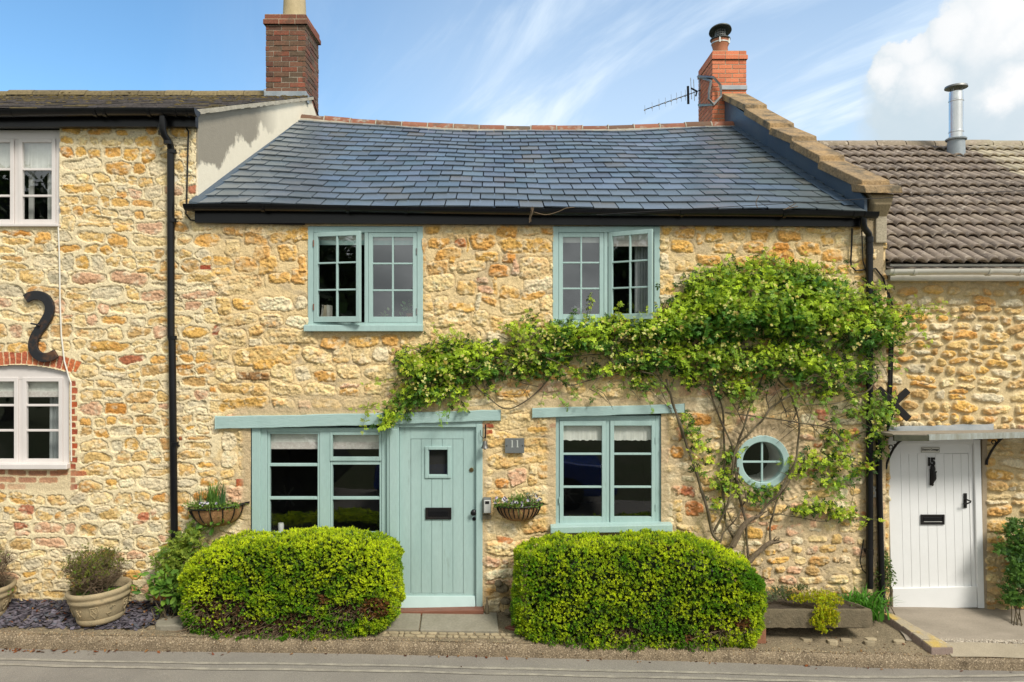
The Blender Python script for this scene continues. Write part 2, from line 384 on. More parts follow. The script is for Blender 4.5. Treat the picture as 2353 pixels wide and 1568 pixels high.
TEAL = (.330, .468, .445)
M = dict(
    stone=surf('rubble_stone', (1, 1, 1), attr=True, rough=.9, fine=.16, fine_scale=70, bump=.75, bump_scale=55, dist=.012, spec=.25),
    teal=surf('teal_paint', TEAL, (.385, .52, .495), scale=2.2, lo=.3, hi=.75, rough=.45, fine=.045, fine_scale=26, bump=.3, bump_scale=20, dist=.003,
               c3=(.25, .33, .30), c3_scale=5, c3_lo=.66, c3_hi=.80, stretch=(2.2, 2.2, .5)),
    teal_old=surf('weathered_teal_paint', TEAL, (.37, .51, .49), scale=5, rough=.5, fine=.05, fine_scale=40, bump=.5, bump_scale=12, dist=.008,
                  stretch=(1, 4, 10), c3=(.52, .60, .56), c3_scale=9, c3_lo=.66, c3_hi=.71),
    white=surf('white_paint', (.80, .80, .795), (.75, .75, .74), scale=2, rough=.4, fine=.02, bump=.08, bump_scale=25, dist=.002),
    offwhite=surf('off_white_paint', (.70, .655, .63), (.66, .61, .58), scale=2.5, rough=.45, fine=.02, bump=.1, bump_scale=25, dist=.002),
    upvc=surf('cream_plastic', (.68, .65, .58), (.60, .57, .49), scale=3, rough=.4, fine=.03),
    black=surf('black_gutter_plastic', (.006, .006, .007), (.009, .009, .010), scale=5, rough=.28, fine=.1, bump=.05, bump_scale=20, spec=.32),
    iron=surf('black_iron', (.009, .009, .010), (.016, .013, .012), scale=9, rough=.5, spec=.3, bump=.35, bump_scale=45),
    rust_iron=surf('weathered_black_iron', (.014, .015, .018), (.11, .052, .025), scale=9, lo=.52, hi=.68, rough=.6, bump=.5, bump_scale=30),
    slate=surf('blue_slate', (1, 1, 1), attr=True, c2=(.19, .205, .215), scale=1.7, lo=.50, hi=.95, rough=.32, fine=.10, fine_scale=35, bump=.30, bump_scale=25, dist=.004, spec=.6,
               c3=(.40, .40, .36), c3_scale=42, c3_lo=.70, c3_hi=.76),
    oldslate=surf('mossy_old_slate', (1, 1, 1), attr=True, rough=.85, fine=.3, fine_scale=25, bump=.6, bump_scale=30, dist=.01,
                  c3=(.17, .12, .045), c3_scale=7, c3_lo=.64, c3_hi=.72),
    ridge=surf('old_ridge_tile', (1, 1, 1), attr=True, rough=.85, fine=.15, bump=.5, bump_scale=40, dist=.006, c2=(.36, .32, .26), scale=9, lo=.55, hi=.72,
               c3=(.11, .085, .06), c3_scale=5, c3_lo=.52, c3_hi=.68),
    brick=surf('brick', (1, 1, 1), attr=True, rough=.88, fine=.18, fine_scale=60, bump=.5, bump_scale=60, dist=.005),
    oldbrick=surf('weathered_brick', (1, 1, 1), attr=True, rough=.92, fine=.25, fine_scale=40, bump=.7, bump_scale=45, dist=.006, c2=(.10, .078, .05), scale=3.2, lo=.54, hi=.76,
                 c3=(.40, .35, .24), c3_scale=26, c3_lo=.66, c3_hi=.74),
    cheek=surf('lime_render', (.66, .60, .48), (.58, .52, .41), scale=3, rough=.9, fine=.08, fine_scale=50, bump=.4, bump_scale=30, dist=.006),
    cement=surf('cement_fillet', (.42, .38, .30), (.33, .29, .22), scale=6, rough=.9, fine=.15, bump=.6, bump_scale=40, dist=.008),
    lead=surf('lead_sheet', (.36, .39, .41), (.24, .28, .31), scale=5, rough=.5, fine=.06, bump=.3, bump_scale=14, dist=.006, metal=.2),
    flash=surf('blue_grey_flashing', (.045, .075, .115), (.07, .095, .12), scale=4, rough=.5, fine=.1, bump=.3, bump_scale=14),
    coping=surf('ham_stone_coping', (.40, .255, .115), (.27, .19, .105), scale=3, rough=.92, fine=.28, fine_scale=35, bump=1.0, bump_scale=22, dist=.02,
                c3=(.12, .095, .06), c3_scale=5, c3_lo=.47, c3_hi=.66),
    pantile=surf('brown_pantile', (1, 1, 1), attr=True, rough=.92, fine=.14, fine_scale=40, bump=.4, bump_scale=45, dist=.006, c2=(.30, .24, .18), scale=7, lo=.44, hi=.70,
                 c3=(.46, .39, .31), c3_scale=16, c3_lo=.58, c3_hi=.70),
    steel=surf('flue_steel', (.72, .73, .74), (.62, .63, .64), scale=4, rough=.38, metal=1.0),
    dullsteel=surf('galvanised_steel', (.30, .30, .29), (.20, .20, .19), scale=8, rough=.5, metal=.7),
    darksteel=surf('sooty_steel', (.06, .075, .075), (.10, .10, .09), scale=12, rough=.55, metal=.5),
    potclay=surf('buff_chimney_pot', (.50, .40, .24), (.40, .32, .18), scale=5, rough=.85, fine=.1, bump=.3),
    terracotta=surf('terracotta', (.44, .17, .09), (.38, .14, .07), scale=6, rough=.8, fine=.08),
    glass=glass_mat('window_glass', .15),
    darkglass=glass_mat('lower_window_glass', .085),
    dark=surf('dark_room', (.018, .017, .016), (.03, .028, .026), scale=2, rough=.9),
    reveal=surf('white_plaster_reveal', (.55, .55, .52), (.48, .48, .45), scale=3, rough=.8),
    blind=surf('roller_blind', (.74, .73, .68), (.68, .67, .61), scale=12, rough=.8, fine=.04),
    blindhem=surf('patterned_blind_hem', (.55, .48, .45), (.70, .66, .62), scale=40, rough=.8),
    blindteal=surf('teal_blind_hem', (.34, .52, .49), (.45, .58, .55), scale=20, rough=.8),
    curtain=surf('grey_curtain', (.42, .44, .44), (.30, .32, .33), scale=4, rough=.9),
    asphalt=surf('old_asphalt', (.245, .222, .190), (.205, .185, .160), scale=.9, lo=.42, hi=.6, rough=.92, fine=.28, fine_scale=140, bump=.55, bump_scale=160, dist=.004,
                 c3=(.33, .30, .255), c3_scale=90, c3_lo=.60, c3_hi=.68),
    paintline=surf('worn_line_paint', (.37, .335, .27), (.26, .235, .195), scale=9, lo=.36, hi=.60, rough=.85, fine=.22, fine_scale=110, bump=.3, bump_scale=120),
    pave=surf('gritty_concrete', (.235, .185, .115), (.165, .13, .08), scale=3.2, rough=.95, fine=.4, fine_scale=75, bump=.9, bump_scale=70, dist=.012,
              c3=(.33, .27, .185), c3_scale=80, c3_lo=.60, c3_hi=.70),
    kerb=surf('aggregate_kerb', (.25, .19, .12), (.15, .112, .07), scale=6, rough=.95, fine=.5, fine_scale=90, bump=1.0, bump_scale=85, dist=.012,
              c3=(.44, .35, .24), c3_scale=75, c3_lo=.54, c3_hi=.64),
    flag=surf('flagstone', (.27, .245, .19), (.21, .19, .14), scale=3, rough=.85, fine=.12, fine_scale=40, bump=.4, bump_scale=20, dist=.005),
    ramp=surf('trowelled_concrete_ramp', (.30, .255, .20), (.23, .195, .15), scale=2.0, rough=.9, fine=.12, fine_scale=60, bump=.4, bump_scale=50, dist=.006, stretch=(1, 3, 1)),
    chips=surf('slate_chippings', (1, 1, 1), attr=True, rough=.7, fine=.15, bump=.3, bump_scale=60),
    pebble=surf('pea_gravel', (1, 1, 1), attr=True, rough=.85, fine=.15),
    potstone=surf('cast_stone_pot', (.40, .31, .18), (.31, .25, .15), scale=7, rough=.92, fine=.15, bump=.5, bump_scale=60, dist=.005,
                  c3=(.17, .155, .10), c3_scale=9, c3_lo=.60, c3_hi=.72),
    trough=surf('old_stone_trough', (.185, .145, .09), (.11, .09, .055), scale=6, rough=.95, fine=.25, bump=.9, bump_scale=28, dist=.014,
                c3=(.42, .40, .34), c3_scale=14, c3_lo=.69, c3_hi=.73),
    bark=surf('rose_bark', (.12, .085, .055), (.19, .14, .085), scale=20, rough=.9, fine=.25, bump=.8, bump_scale=30, dist=.006, stretch=(3, 3, 1)),
    cane=surf('green_brown_cane', (.12, .10, .05), (.085, .06, .038), scale=8, rough=.8, fine=.2),
    twig=surf('grey_twig', (.17, .115, .07), (.12, .085, .05), scale=10, rough=.9, fine=.2),
    leaf=leaf_mat('leaf', .44), boxleaf=leaf_mat('box_leaf', .42, .42), flower=leaf_mat('petal', .3, .6),
    innerbox=surf('inner_box_twigs', (.035, .035, .012), (.06, .045, .02), scale=20, rough=1, bump=1, bump_scale=40, dist=.02),
    soil=surf('soil', (.045, .033, .022), (.07, .052, .035), scale=30, rough=1, bump=.8, bump_scale=50, dist=.01),
    coir=surf('coir_liner', (.36, .195, .085), (.26, .135, .055), scale=18, rough=.95, fine=.25, bump=.9, bump_scale=50, dist=.01),
    brass=surf('brass', (.62, .46, .20), (.5, .36, .15), scale=20, rough=.3, metal=1.0),
    threshold=surf('red_brown_hardwood', (.17, .062, .035), (.22, .09, .055), scale=6, rough=.5, bump=.2, bump_scale=20, stretch=(1, 6, 6)),
    signslate=surf('sign_slate', (.115, .125, .125), (.14, .15, .148), scale=9, rough=.65, fine=.06, bump=.2, bump_scale=30),
    engrave=surf('engraved_paint', (.48, .50, .46), rough=.7),
    bell=surf('dull_bell_metal', (.15, .145, .135), (.10, .095, .09), scale=12, rough=.45, metal=.6),
    silver=surf('silver_cover', (.62, .62, .58), (.55, .55, .52), scale=8, rough=.4, metal=.3),
    cable_w=surf('white_cable', (.72, .69, .62), rough=.6),
    wood_sign=surf('pale_sign_face', (.66, .64, .58), (.60, .58, .52), scale=9, rough=.6),
    yellowstone=surf('lichened_kerb_top', (.44, .31, .09), (.34, .285, .20), scale=7, lo=.40, hi=.6, rough=.95, fine=.2, bump=.7, bump_scale=30, dist=.008, c3=(.5, .46, .36), c3_scale=6),
    pinkstone=surf('pinkish_kerb_side', (.27, .20, .17), (.22, .17, .14), scale=7, rough=.95, fine=.2, bump=.6, bump_scale=30),
    paper=surf('book_paper', (.62, .52, .38), (.55, .46, .33), scale=8, rough=.85),
    bookwhite=surf('book_cover', (.66, .63, .57), rough=.6),
    blanket=surf('pottery', (.42, .25, .15), (.36, .21, .12), scale=8, rough=.8),
    verge=surf('verge_earth', (.10, .10, .05), (.07, .09, .03), scale=3, rough=1, fine=.3, bump=.6),
    carblue=surf('blue_car_paint', (.014, .07, .36), (.013, .06, .33), scale=2, rough=.25, coat=.8),
    rubber=surf('tyre_rubber', (.02, .02, .02), rough=.8),
)
# ------------------------------------------------------------------ the three stone fronts: every stone shaped as relief in the wall meshes
RES = 0.008
FX0, FX1, FZ0, FZ1 = -8.2, 8.6, -0.5, 5.22
SEAM_L, SEAM_R, YR = PX(452), 4.03, 0.12          # cottage runs between the seams; the right house stands 12 cm back
nx_, nz_ = int(round((FX1 - FX0) / RES)) + 1, int(round((FZ1 - FZ0) / RES)) + 1
xs = (FX0 + RES * np.arange(nx_)).astype(np.float32); zs = (FZ0 + RES * np.arange(nz_)).astype(np.float32)
XX, ZZ = np.meshgrid(xs, zs)
WX = XX + 0.06 * (fbm(XX / .16, ZZ / .16, 1, 3) - .5) + .014 * (vnoise(XX / .03, ZZ / .03, 2) - .5)
WZ = ZZ + 0.10 * (fbm(XX / .55, ZZ / .8, 5, 2) - .5) + 0.055 * (fbm(XX / .16, ZZ / .16, 3, 3) - .5) + .014 * (vnoise(XX / .03, ZZ / .03, 4) - .5)
DM = np.full(XX.shape, 9.0, dtype=np.float32); IDm = np.full(XX.shape, -1, dtype=np.int32)

def rect(u0, v0, u1, v1, y=0.0): return (PX(u0, y), PX(u1, y), PZ(v1, y), PZ(v0, y))
HOLES = dict(
    left_top=rect(-72, 296, 138, 519), left_low=rect(-72, 840, 160, 1074),
    up_left=rect(710, 520, 971, 758), up_right=rect(1272, 520, 1514, 745),
    low_left=rect(577, 972, 892, 1245), door=rect(890, 958, 1109, 1402), low_right=rect(1277, 950, 1519, 1212),
    white_door=rect(2046, 1006, 2262, 1404, YR))
RND = (PX(1752), PZ(1062), 60 * K())

PAL = dict(cream=lin(236, 208, 152), pale=lin(238, 220, 182), gold=lin(232, 184, 102), orange=lin(216, 152, 76), amber=lin(226, 174, 98),
           sand=lin(228, 192, 126), pink=lin(222, 178, 142), grey=lin(216, 202, 170), red=lin(186, 116, 84), rust=lin(204, 134, 84),
           brown=lin(140, 108, 72), brick=lin(188, 92, 58), brick2=lin(204, 112, 70), brick3=lin(168, 84, 60), tan=lin(208, 170, 112))
GAIN = 0.90
stones = []      # base colour, kind(0 left, 1 cottage, 2 low right, 3 right house, 4 brick), iron, prot
def add_stone(cx, cz, a, b, rot, p, colour, kind, iron=.4, prot=1.0, over=False):
    i = len(stones); stones.append((colour, kind, iron, prot, cx, cz, random.gauss(0, .055), random.gauss(.02, .06)))
    r = math.hypot(a, b) * 1.25 + .05
    i0, i1 = max(0, int((cx - r - FX0) / RES)), min(nx_, int((cx + r - FX0) / RES) + 2)
    j0, j1 = max(0, int((cz - r - FZ0) / RES)), min(nz_, int((cz + r - FZ0) / RES) + 2)
    if i1 <= i0 or j1 <= j0: return
    if kind == 4:
        X, Z = XX[j0:j1, i0:i1] * .8 + .2 * WX[j0:j1, i0:i1] - cx, ZZ[j0:j1, i0:i1] * .8 + .2 * WZ[j0:j1, i0:i1] - cz
    else:
        X, Z = WX[j0:j1, i0:i1] - cx, WZ[j0:j1, i0:i1] - cz
    c, s = math.cos(rot), math.sin(rot)
    u, w = (X * c + Z * s) / a, (-X * s + Z * c) / b
    # every block gets its own skew so no two outlines agree
    sk = random.uniform(-.14, .14) if kind != 4 else 0
    tp = random.uniform(-.14, .14) if kind != 4 else 0
    u = u + sk * w; w = w * (1 + tp * np.clip(u, -1, 1))
    if kind == 4: d = (np.abs(u) ** p + np.abs(w) ** p) ** (1 / p)
    else:       # broken-faced block: four rough sides and knocked-off corners, edges rounded by p
        ux, wx_s = u * a, w * b; d = 0; q_ = {0: 5.5, 1: 9.0, 2: 5.5, 3: 5.0}[kind]
        sides = [(random.gauss(0, .10), a * random.uniform(.93, 1.04)), (math.pi + random.gauss(0, .10), a * random.uniform(.93, 1.04)),
                 (math.pi / 2 + random.gauss(0, .05), b * random.uniform(.93, 1.04)), (-math.pi / 2 + random.gauss(0, .05), b * random.uniform(.93, 1.04))]
        for sx_, sz_ in ((1, 1), (-1, 1), (1, -1), (-1, -1)):
            ph_ = math.atan2(sz_ * a, sx_ * b) + random.gauss(0, .22)
            sides.append((ph_, (a * abs(math.cos(ph_)) + b * abs(math.sin(ph_))) * random.choice((random.uniform(.74, .9), random.uniform(.88, 1.04)))))
        for th_, r_s in sides: d = d + np.maximum(0, (ux * math.cos(th_) + wx_s * math.sin(th_)) / r_s) ** q_
        d = d ** (1 / q_)
    sub = DM[j0:j1, i0:i1]; si = IDm[j0:j1, i0:i1]
    m = (d < sub) if not over else ((d < 1.12) | (d < sub))
    sub[m] = d[m]; si[m] = i

CELL = .02
gx, gz = int((FX1 - FX0) / CELL), int((FZ1 - FZ0) / CELL)
OCC = np.zeros((gz, gx), dtype=bool)
def occupy(x0, x1, z0, z1):
    OCC[max(0, int((z0 - FZ0) / CELL)):max(0, int(math.ceil((z1 - FZ0) / CELL))), max(0, int((x0 - FX0) / CELL)):max(0, int(math.ceil((x1 - FX0) / CELL)))] = True
for h in HOLES.values(): occupy(*h)
fixed = []
def fix(u, v, wu, hv, colour, kind=1, iron=.5, rot=0.0, prot=1.0, p=None):
    cx, cz, a, b = PX(u), PZ(v), wu * K() / 2, hv * K() / 2
    occupy(cx - a, cx + a, cz - b, cz + b)
    fixed.append((cx, cz, a * .95, b * .93, rot, p or (8 if kind == 4 else 3.0), PAL[colour], kind, iron, prot))
for a in ((765, 785, 70, 36, 'amber'), (836, 783, 70, 38, 'gold'), (896, 781, 46, 36, 'amber'), (958, 786, 52, 34, 'cream'),
          (612, 840, 74, 32, 'gold'), (585, 870, 84, 24, 'brown'), (1008, 556, 52, 30, 'amber'), (1056, 556, 34, 28, 'rust'),
          (1110, 554, 66, 40, 'amber'), (1206, 562, 128, 42, 'gold'), (1030, 584, 62, 32, 'amber'), (1116, 588, 58, 28, 'gold'),
          (1170, 590, 40, 22, 'orange'), (1006, 615, 60, 40, 'tan'), (1146, 620, 54, 36, 'orange'), (1082, 614, 72, 36, 'cream'),
          (1228, 612, 78, 58, 'cream'), (1108, 647, 34, 14, 'red'), (1115, 668, 40, 24, 'pink'), (1070, 668, 48, 38, 'sand'),
          (1172, 668, 54, 28, 'gold'), (1225, 676, 60, 20, 'amber'), (1124, 694, 42, 20, 'amber'), (1060, 712, 66, 24, 'gold'),
          (1015, 705, 40, 46, 'cream'), (1170, 744, 100, 44, 'sand'), (1040, 740, 88, 40, 'cream'),
          (585, 545, 66, 34, 'amber'), (645, 543, 60, 34, 'gold'), (690, 545, 50, 36, 'gold'), (600, 580, 40, 44, 'amber'), (660, 583, 50, 44, 'gold'),
          (640, 640, 54, 30, 'gold'), (688, 636, 50, 44, 'amber'), (560, 700, 50, 30, 'gold'),
          (1570, 540, 56, 26, 'amber'), (1640, 540, 56, 28, 'gold'), (1695, 536, 34, 26, 'sand'), (1745, 540, 46, 30, 'amber'), (1812, 536, 70, 28, 'amber'),
          (1568, 570, 56, 36, 'gold'), (1668, 566, 66, 36, 'gold'), (1733, 566, 56, 32, 'amber'), (1793, 563, 46, 28, 'orange'), (1856, 567, 60, 38, 'amber'),
          (1630, 600, 70, 34, 'amber'), (1720, 602, 84, 34, 'gold'), (1808, 584, 30, 12, 'rust'), (1828, 606, 60, 26, 'amber'),
          (1000, 800, 46, 26, 'cream')):
    fix(*a)
for a in ((1594, 1169, 50, 38, 'rust'), (1579, 1134, 38, 30, 'red'), (1557, 1045, 34, 34, 'orange'), (1556, 1135, 24, 24, 'pink'), (1552, 1010, 30, 20, 'brown'),
          (1690, 1110, 28, 22, 'pink'), (1860, 1082, 34, 24, 'red'), (1640, 1210, 44, 24, 'pale'), (1800, 1000, 40, 24, 'tan'), (1890, 950, 34, 28, 'red'),
          (1950, 1245, 28, 20, 'pink'), (1800, 1255, 36, 22, 'pink'), (1780, 1205, 40, 16, 'rust'), (1940, 1290, 30, 22, 'pale'), (1985, 600, 34, 22, 'amber')):
    fix(*a, kind=2)
for a in ((1122, 978, 40, 14, 'brick3', 4), (1124, 993, 18, 12, 'brick3', 4), (1270, 978, 22, 13, 'brick3', 4), (552, 1109, 20, 19, 'brick3', 4),
          (1150, 1110, 36, 26, 'orange', 1), (1240, 990, 60, 22, 'gold', 1), (1160, 1234, 40, 20, 'rust', 1), (1255, 1090, 40, 40, 'amber', 1),
          (475, 600, 24, 28, 'gold', 1), (475, 615, 30, 12, 'brick3', 4), (1960, 990, 12, 14, 'red', 2),
          (416, 1010, 10, 14, 'brick3', 0)):
    fix(*a)
# brickwork round the left house's lower window: arch of upright bricks, right jamb, courses under the sill
acx, arise = PX(44), None
R_arc = 4.0 * .45; rr_lim = R_arc + .075
acz = PZ(838) - R_arc
for k in range(-22, 23):
    th = k * .034
    if abs(k) > 18 or acx + rr_lim * math.sin(th) > PX(181): continue
    rr = R_arc + .075
    fixed.append((acx + rr * math.sin(th), acz + rr * math.cos(th), .0285, .072, -th, 9, PAL[random.choice(('brick', 'brick2', 'brick2', 'brick3'))], 4, .2, 1.0))
occupy(acx - .66, acx + .66, PZ(840), PZ(806))
zb = PZ(875); k = 0
while zb > PZ(1112):
    w = 18 if k % 2 else 13
    fixed.append((PX(162 + w / 2), zb - .033, w * K() / 2 * .95, .030, 0, 9, PAL[random.choice(('brick', 'brick3', 'red'))], 4, .2, 1.0))
    zb -= .074; k += 1
occupy(PX(160), PX(180), PZ(1112), PZ(862))
for row in range(3):
    xk = PX(-80) - (row % 2) * .11
    while xk < PX(178 - row * 14):
        if random.random() < .8 - .15 * row:
            fixed.append((xk + .11, PZ(1086 + row * 16), .102, .030, random.uniform(-.03, .03), 7, PAL[random.choice(('brick3', 'red', 'pink', 'brick'))], 4, .3, .7))
        xk += .226
occupy(FX0, PX(178), PZ(1126), PZ(1076))
for f in fixed: add_stone(*f)

def zone(x, z):
    if x < SEAM_L + .22: return 0
    if x > SEAM_R: return 3
    if x > 1.7 and z < 1.75: return 2
    return 1
WEIGHTS = {0: (('cream', 30), ('sand', 22), ('pale', 14), ('gold', 11), ('amber', 5), ('pink', 6), ('grey', 9), ('tan', 8), ('red', 1.5), ('orange', 2)),
           1: (('cream', 38), ('sand', 24), ('pale', 12), ('gold', 11), ('amber', 6), ('pink', 8), ('tan', 6), ('orange', 2), ('red', 1), ('grey', 5)),
           2: (('tan', 22), ('sand', 22), ('cream', 18), ('pale', 10), ('pink', 10), ('grey', 10), ('rust', 1.5), ('red', 1), ('gold', 8)),
           3: (('cream', 30), ('sand', 20), ('gold', 16), ('amber', 8), ('pale', 14), ('tan', 8), ('grey', 5), ('pink', 3))}
BLOCK = [h for h in HOLES.values()] + [(f[0] - f[2], f[0] + f[2], f[1] - f[3], f[1] + f[3]) for f in fixed if f[7] != 4] + [
    (acx - .66, acx + .66, PZ(840), PZ(806)), (PX(160), PX(180), PZ(1112), PZ(862)), (FX0, PX(178), PZ(1126), PZ(1076))] + [(f[0] - f[2], f[0] + f[2], f[1] - f[3], f[1] + f[3]) for f in fixed if f[7] == 4 and f[0] > PX(300)]
def free_runs(x0, x1, z0, z1):
    cuts = sorted((max(a, x0), min(b, x1)) for a, b, c, d in BLOCK if min(b, x1) > max(a, x0) and min(d, z1) - max(c, z0) > .38 * (z1 - z0))
    out, x = [], x0
    for a, b in cuts:
        if a > x: out.append((x, a))
        x = max(x, b)
    if x < x1: out.append((x, x1))
    return out
def lay_stone(zn, x0, x1, z0, z1):
    xm_, zm_ = (x0 + x1) / 2, (z0 + z1) / 2
    keys = WEIGHTS[zn]; nm = random.choices([k_ for k_, _ in keys], [q for _, q in keys])[0]
    if zn == 0 and zm_ > 3.9 and random.random() < .55: nm = random.choice(('gold', 'amber', 'sand', 'cream'))
    if zn == 1 and zm_ > 3.5 and random.random() < .5: nm = random.choice(('gold', 'amber'))
    if zn == 1 and zm_ < 3.3 and random.random() < .5: nm = random.choice(('cream', 'cream', 'pale', 'pink', 'sand'))
    if zn == 0 and zm_ < .9 and random.random() < .4: nm = random.choice(('pale', 'pink', 'grey', 'cream'))
    bc = np.array(PAL[nm]) * random.uniform(.88, 1.1)
    p = {0: random.uniform(2.2, 3.2), 1: random.uniform(2.5, 4.2), 2: random.uniform(2.2, 3.0), 3: random.uniform(2.1, 2.9)}[zn]
    gap = {0: random.uniform(.82, .95), 1: random.uniform(.91, 1.02), 2: random.uniform(.74, .93), 3: random.uniform(.74, .95)}[zn]
    if zn == 1 and random.random() < .15: gap *= .82
    a, b = (x1 - x0) / 2, (z1 - z0) / 2
    g2 = 1 - (1 - gap) * min(1, b / a)
    add_stone(xm_ + random.uniform(-.01, .01), zm_ + random.uniform(-.012, .012), a * g2, b * gap * random.uniform(.88, 1.05), random.uniform(-.10, .10), p, tuple(bc), zn,
              random.random() if nm in ('gold', 'amber', 'sand', 'cream', 'tan', 'orange') else .15, random.uniform(.5, 1.3) if random.random() < .85 else random.uniform(.1, .4))
def lay_zone(zn, xa, xb, za, zb_, hs, wf):
    z = za
    while z < zb_:
        h = random.uniform(*hs)
        for (r0, r1) in free_runs(xa + random.uniform(-.06, .06), xb + random.uniform(-.06, .06), z, z + h):
            x = r0
            while x < r1 - .03:
                w = h * random.choice(wf) * random.uniform(.85, 1.2)
                if r1 - x - w < .09: w = r1 - x
                q = random.random()
                if q < (.20 if zn != 1 else .12) and h > .125:      # two thin stones on top of each other
                    k_ = random.uniform(.36, .64); lay_stone(zn, x, x + w, z, z + h * k_); lay_stone(zn, x, x + w, z + h * k_, z + h)
                elif q < .30 and w > .28:                           # a block and a filler pair
                    m_ = x + w * random.uniform(.6, .75); lay_stone(zn, x, m_, z, z + h); k_ = random.uniform(.4, .6); lay_stone(zn, m_, x + w, z, z + h * k_); lay_stone(zn, m_, x + w, z + h * k_, z + h)
                elif q < .40: lay_stone(zn, x, x + w, z - h * random.uniform(.05, .2), z + h * random.uniform(.95, 1.1))
                else: lay_stone(zn, x, x + w, z, z + h)
                x += w
        z += h
lay_zone(0, FX0, SEAM_L + .22, FZ0, 1.0, (.11, .165), (.9, 1.2, 1.5, 1.9, 2.4))
lay_zone(0, FX0, SEAM_L + .22, 1.0, FZ1, (.105, .16), (1.0, 1.3, 1.6, 2.0, 2.5))
lay_zone(1, SEAM_L + .22, 1.75, FZ0, FZ1, (.13, .215), (1.0, 1.4, 1.9, 2.4, 2.9, 3.4))
lay_zone(1, 1.75, SEAM_R, 1.8, FZ1, (.125, .19), (1.1, 1.5, 2.0, 2.4, 2.9))
lay_zone(2, 1.75, SEAM_R, FZ0, 1.8, (.09, .155), (1.1, 1.4, 1.8, 2.2, 2.6))
lay_zone(3, SEAM_R, FX1, FZ0, FZ1, (.085, .16), (1.0, 1.3, 1.7, 2.2, 2.7))

sc_ = np.array([s[0] for s in stones], dtype=np.float32); sk_ = np.array([s[1] for s in stones]); si_ = np.array([s[2] for s in stones], dtype=np.float32)
sp_ = np.array([s[3] for s in stones], dtype=np.float32)
sx_c, sz_c, st_x, st_z = (np.array([s[k_] for s in stones], dtype=np.float32) for k_ in (4, 5, 6, 7))
IDc = np.maximum(IDm, 0)
Dd = DM
kind = sk_[IDc]; iron = si_[IDc]; prot = sp_[IDc]
nA = fbm(XX / .05, ZZ / .05, 20, 4); nB = fbm(XX / .022, ZZ / .022, 30, 3); nC = fbm(XX / .35, ZZ / .35, 40, 3); nD = fbm(XX / .012, ZZ / .012, 50, 2)
nE = fbm(XX / .09 + IDc * 3.7, ZZ / .045 + IDc * 1.3, 60, 4)
zl = 1 - smooth01(XX + .5 * (nC - .5) + .25 * (nA - .5), SEAM_L + .10, SEAM_L + .24)         # 1 on the ribbon-pointed left house
zr = (XX > SEAM_R).astype(np.float32)
z2 = smooth01(XX + .6 * (nC - .5), 1.5, 1.9) * (1 - smooth01(ZZ + .6 * (nC - .5), 1.6, 1.95)) * (1 - zr)
zm = np.clip(1 - zl - zr - z2, 0, 1)
# pointing smeared over part of the cottage's stones
smear = smooth01(fbm(XX / .30, ZZ / .22, 70, 4), .52, .64) * (zm * .65 + z2 * 1.15)
cover = smooth01(nA, .42, .60) * smear
edge = .10 + .05 * (nB - .5)
st = 1 - smooth01(Dd, .93 - edge, .99 + .05 * (nB - .5))          # 1 on the stone
st = np.where(kind == 4, 1 - smooth01(Dd, .93, 1.0), st)
st = st * (1 - .8 * cover * (kind != 4))
dome = .25 * np.clip(1 - Dd ** 2, 0, 1) + .75 * (1 - smooth01(Dd, .70, 1.0))
tilt = np.clip(st_x[IDc] * (XX - sx_c[IDc]) + st_z[IDc] * (ZZ - sz_c[IDc]), -.012, .012)
nF = fbm(XX / .075 + IDc * 1.7, ZZ / .05 + IDc * .9, 65, 3)
crack = smooth01(.045 - np.abs(nF - .5), 0, .045)
rug = (nA - .5) * .028 + (nB - .5) * .022 + (nD - .5) * .010 + (nE - .5) * .024 - crack * .006 + tilt
h_left = .000 + .014 * dome * prot + rug * .70
h_mid = .006 + .013 * dome * prot + rug * 1.0
h_low = .006 + .018 * dome * prot + rug * .9
h_rgt = .008 + .024 * dome ** .7 * prot + rug * 1.0
hs = np.select([kind == 0, kind == 2, kind == 3, kind == 4], [h_left, h_low, h_rgt, .010 + rug * .25], h_mid)
mort = zl * (.014 + .006 * (nA - .5)) + zr * (-.006 + .012 * (nC - .5)) + zm * (.004 + .014 * (nA - .5)) + z2 * (.004 + .016 * (nA - .5))
groove = np.exp(-((Dd - .985) / .035) ** 2) * (zl * .022 + zm * .013 + z2 * .010) * (kind != 4)
H = mort * (1 - st) + hs * st - groove * (1 - cover)
H += .030 * (fbm(XX / 1.1, ZZ / 1.1, 80, 2) - .5)
# colour: stone ground with iron bands, pale bloom and speckle; mortar by house
C = sc_[IDc]
ir = smooth01(nE + .25 * (nB - .5), .52, .66) * iron
C = C * (1 - ir[..., None] * .55) + np.array(lin(212, 140, 62))[None, None] * (ir[..., None] * .55)
bl = smooth01(fbm(XX / .07 + 40, ZZ / .05, 90, 4), .54, .70) * .55 * (kind != 4)
C = C * (1 - bl[..., None]) + np.array(lin(240, 226, 192))[None, None] * bl[..., None]
C = C * (.74 + .50 * nB + .24 * (nD - .5) - .16 * crack)[..., None]
damp = smooth01(fbm(XX / .9 + 3, ZZ / .6, 99, 3),   .52, .70) * .16
C = C * (1 - damp[..., None]) + (C * .5 + np.array(lin(222, 200, 178)) * .45) * damp[..., None]
ml, mm, mr, m2 = (np.array(lin(*q)) for q in ((238, 219, 178), (231, 204, 154), (214, 192, 148), (214, 190, 150)))
MC = zl[..., None] * ml + zm[..., None] * mm + zr[..., None] * mr + z2[..., None] * m2
greyp = smooth01(fbm(XX / .25 + 9, ZZ / .12, 95, 3), .56, .68) * (zm + z2) * .6
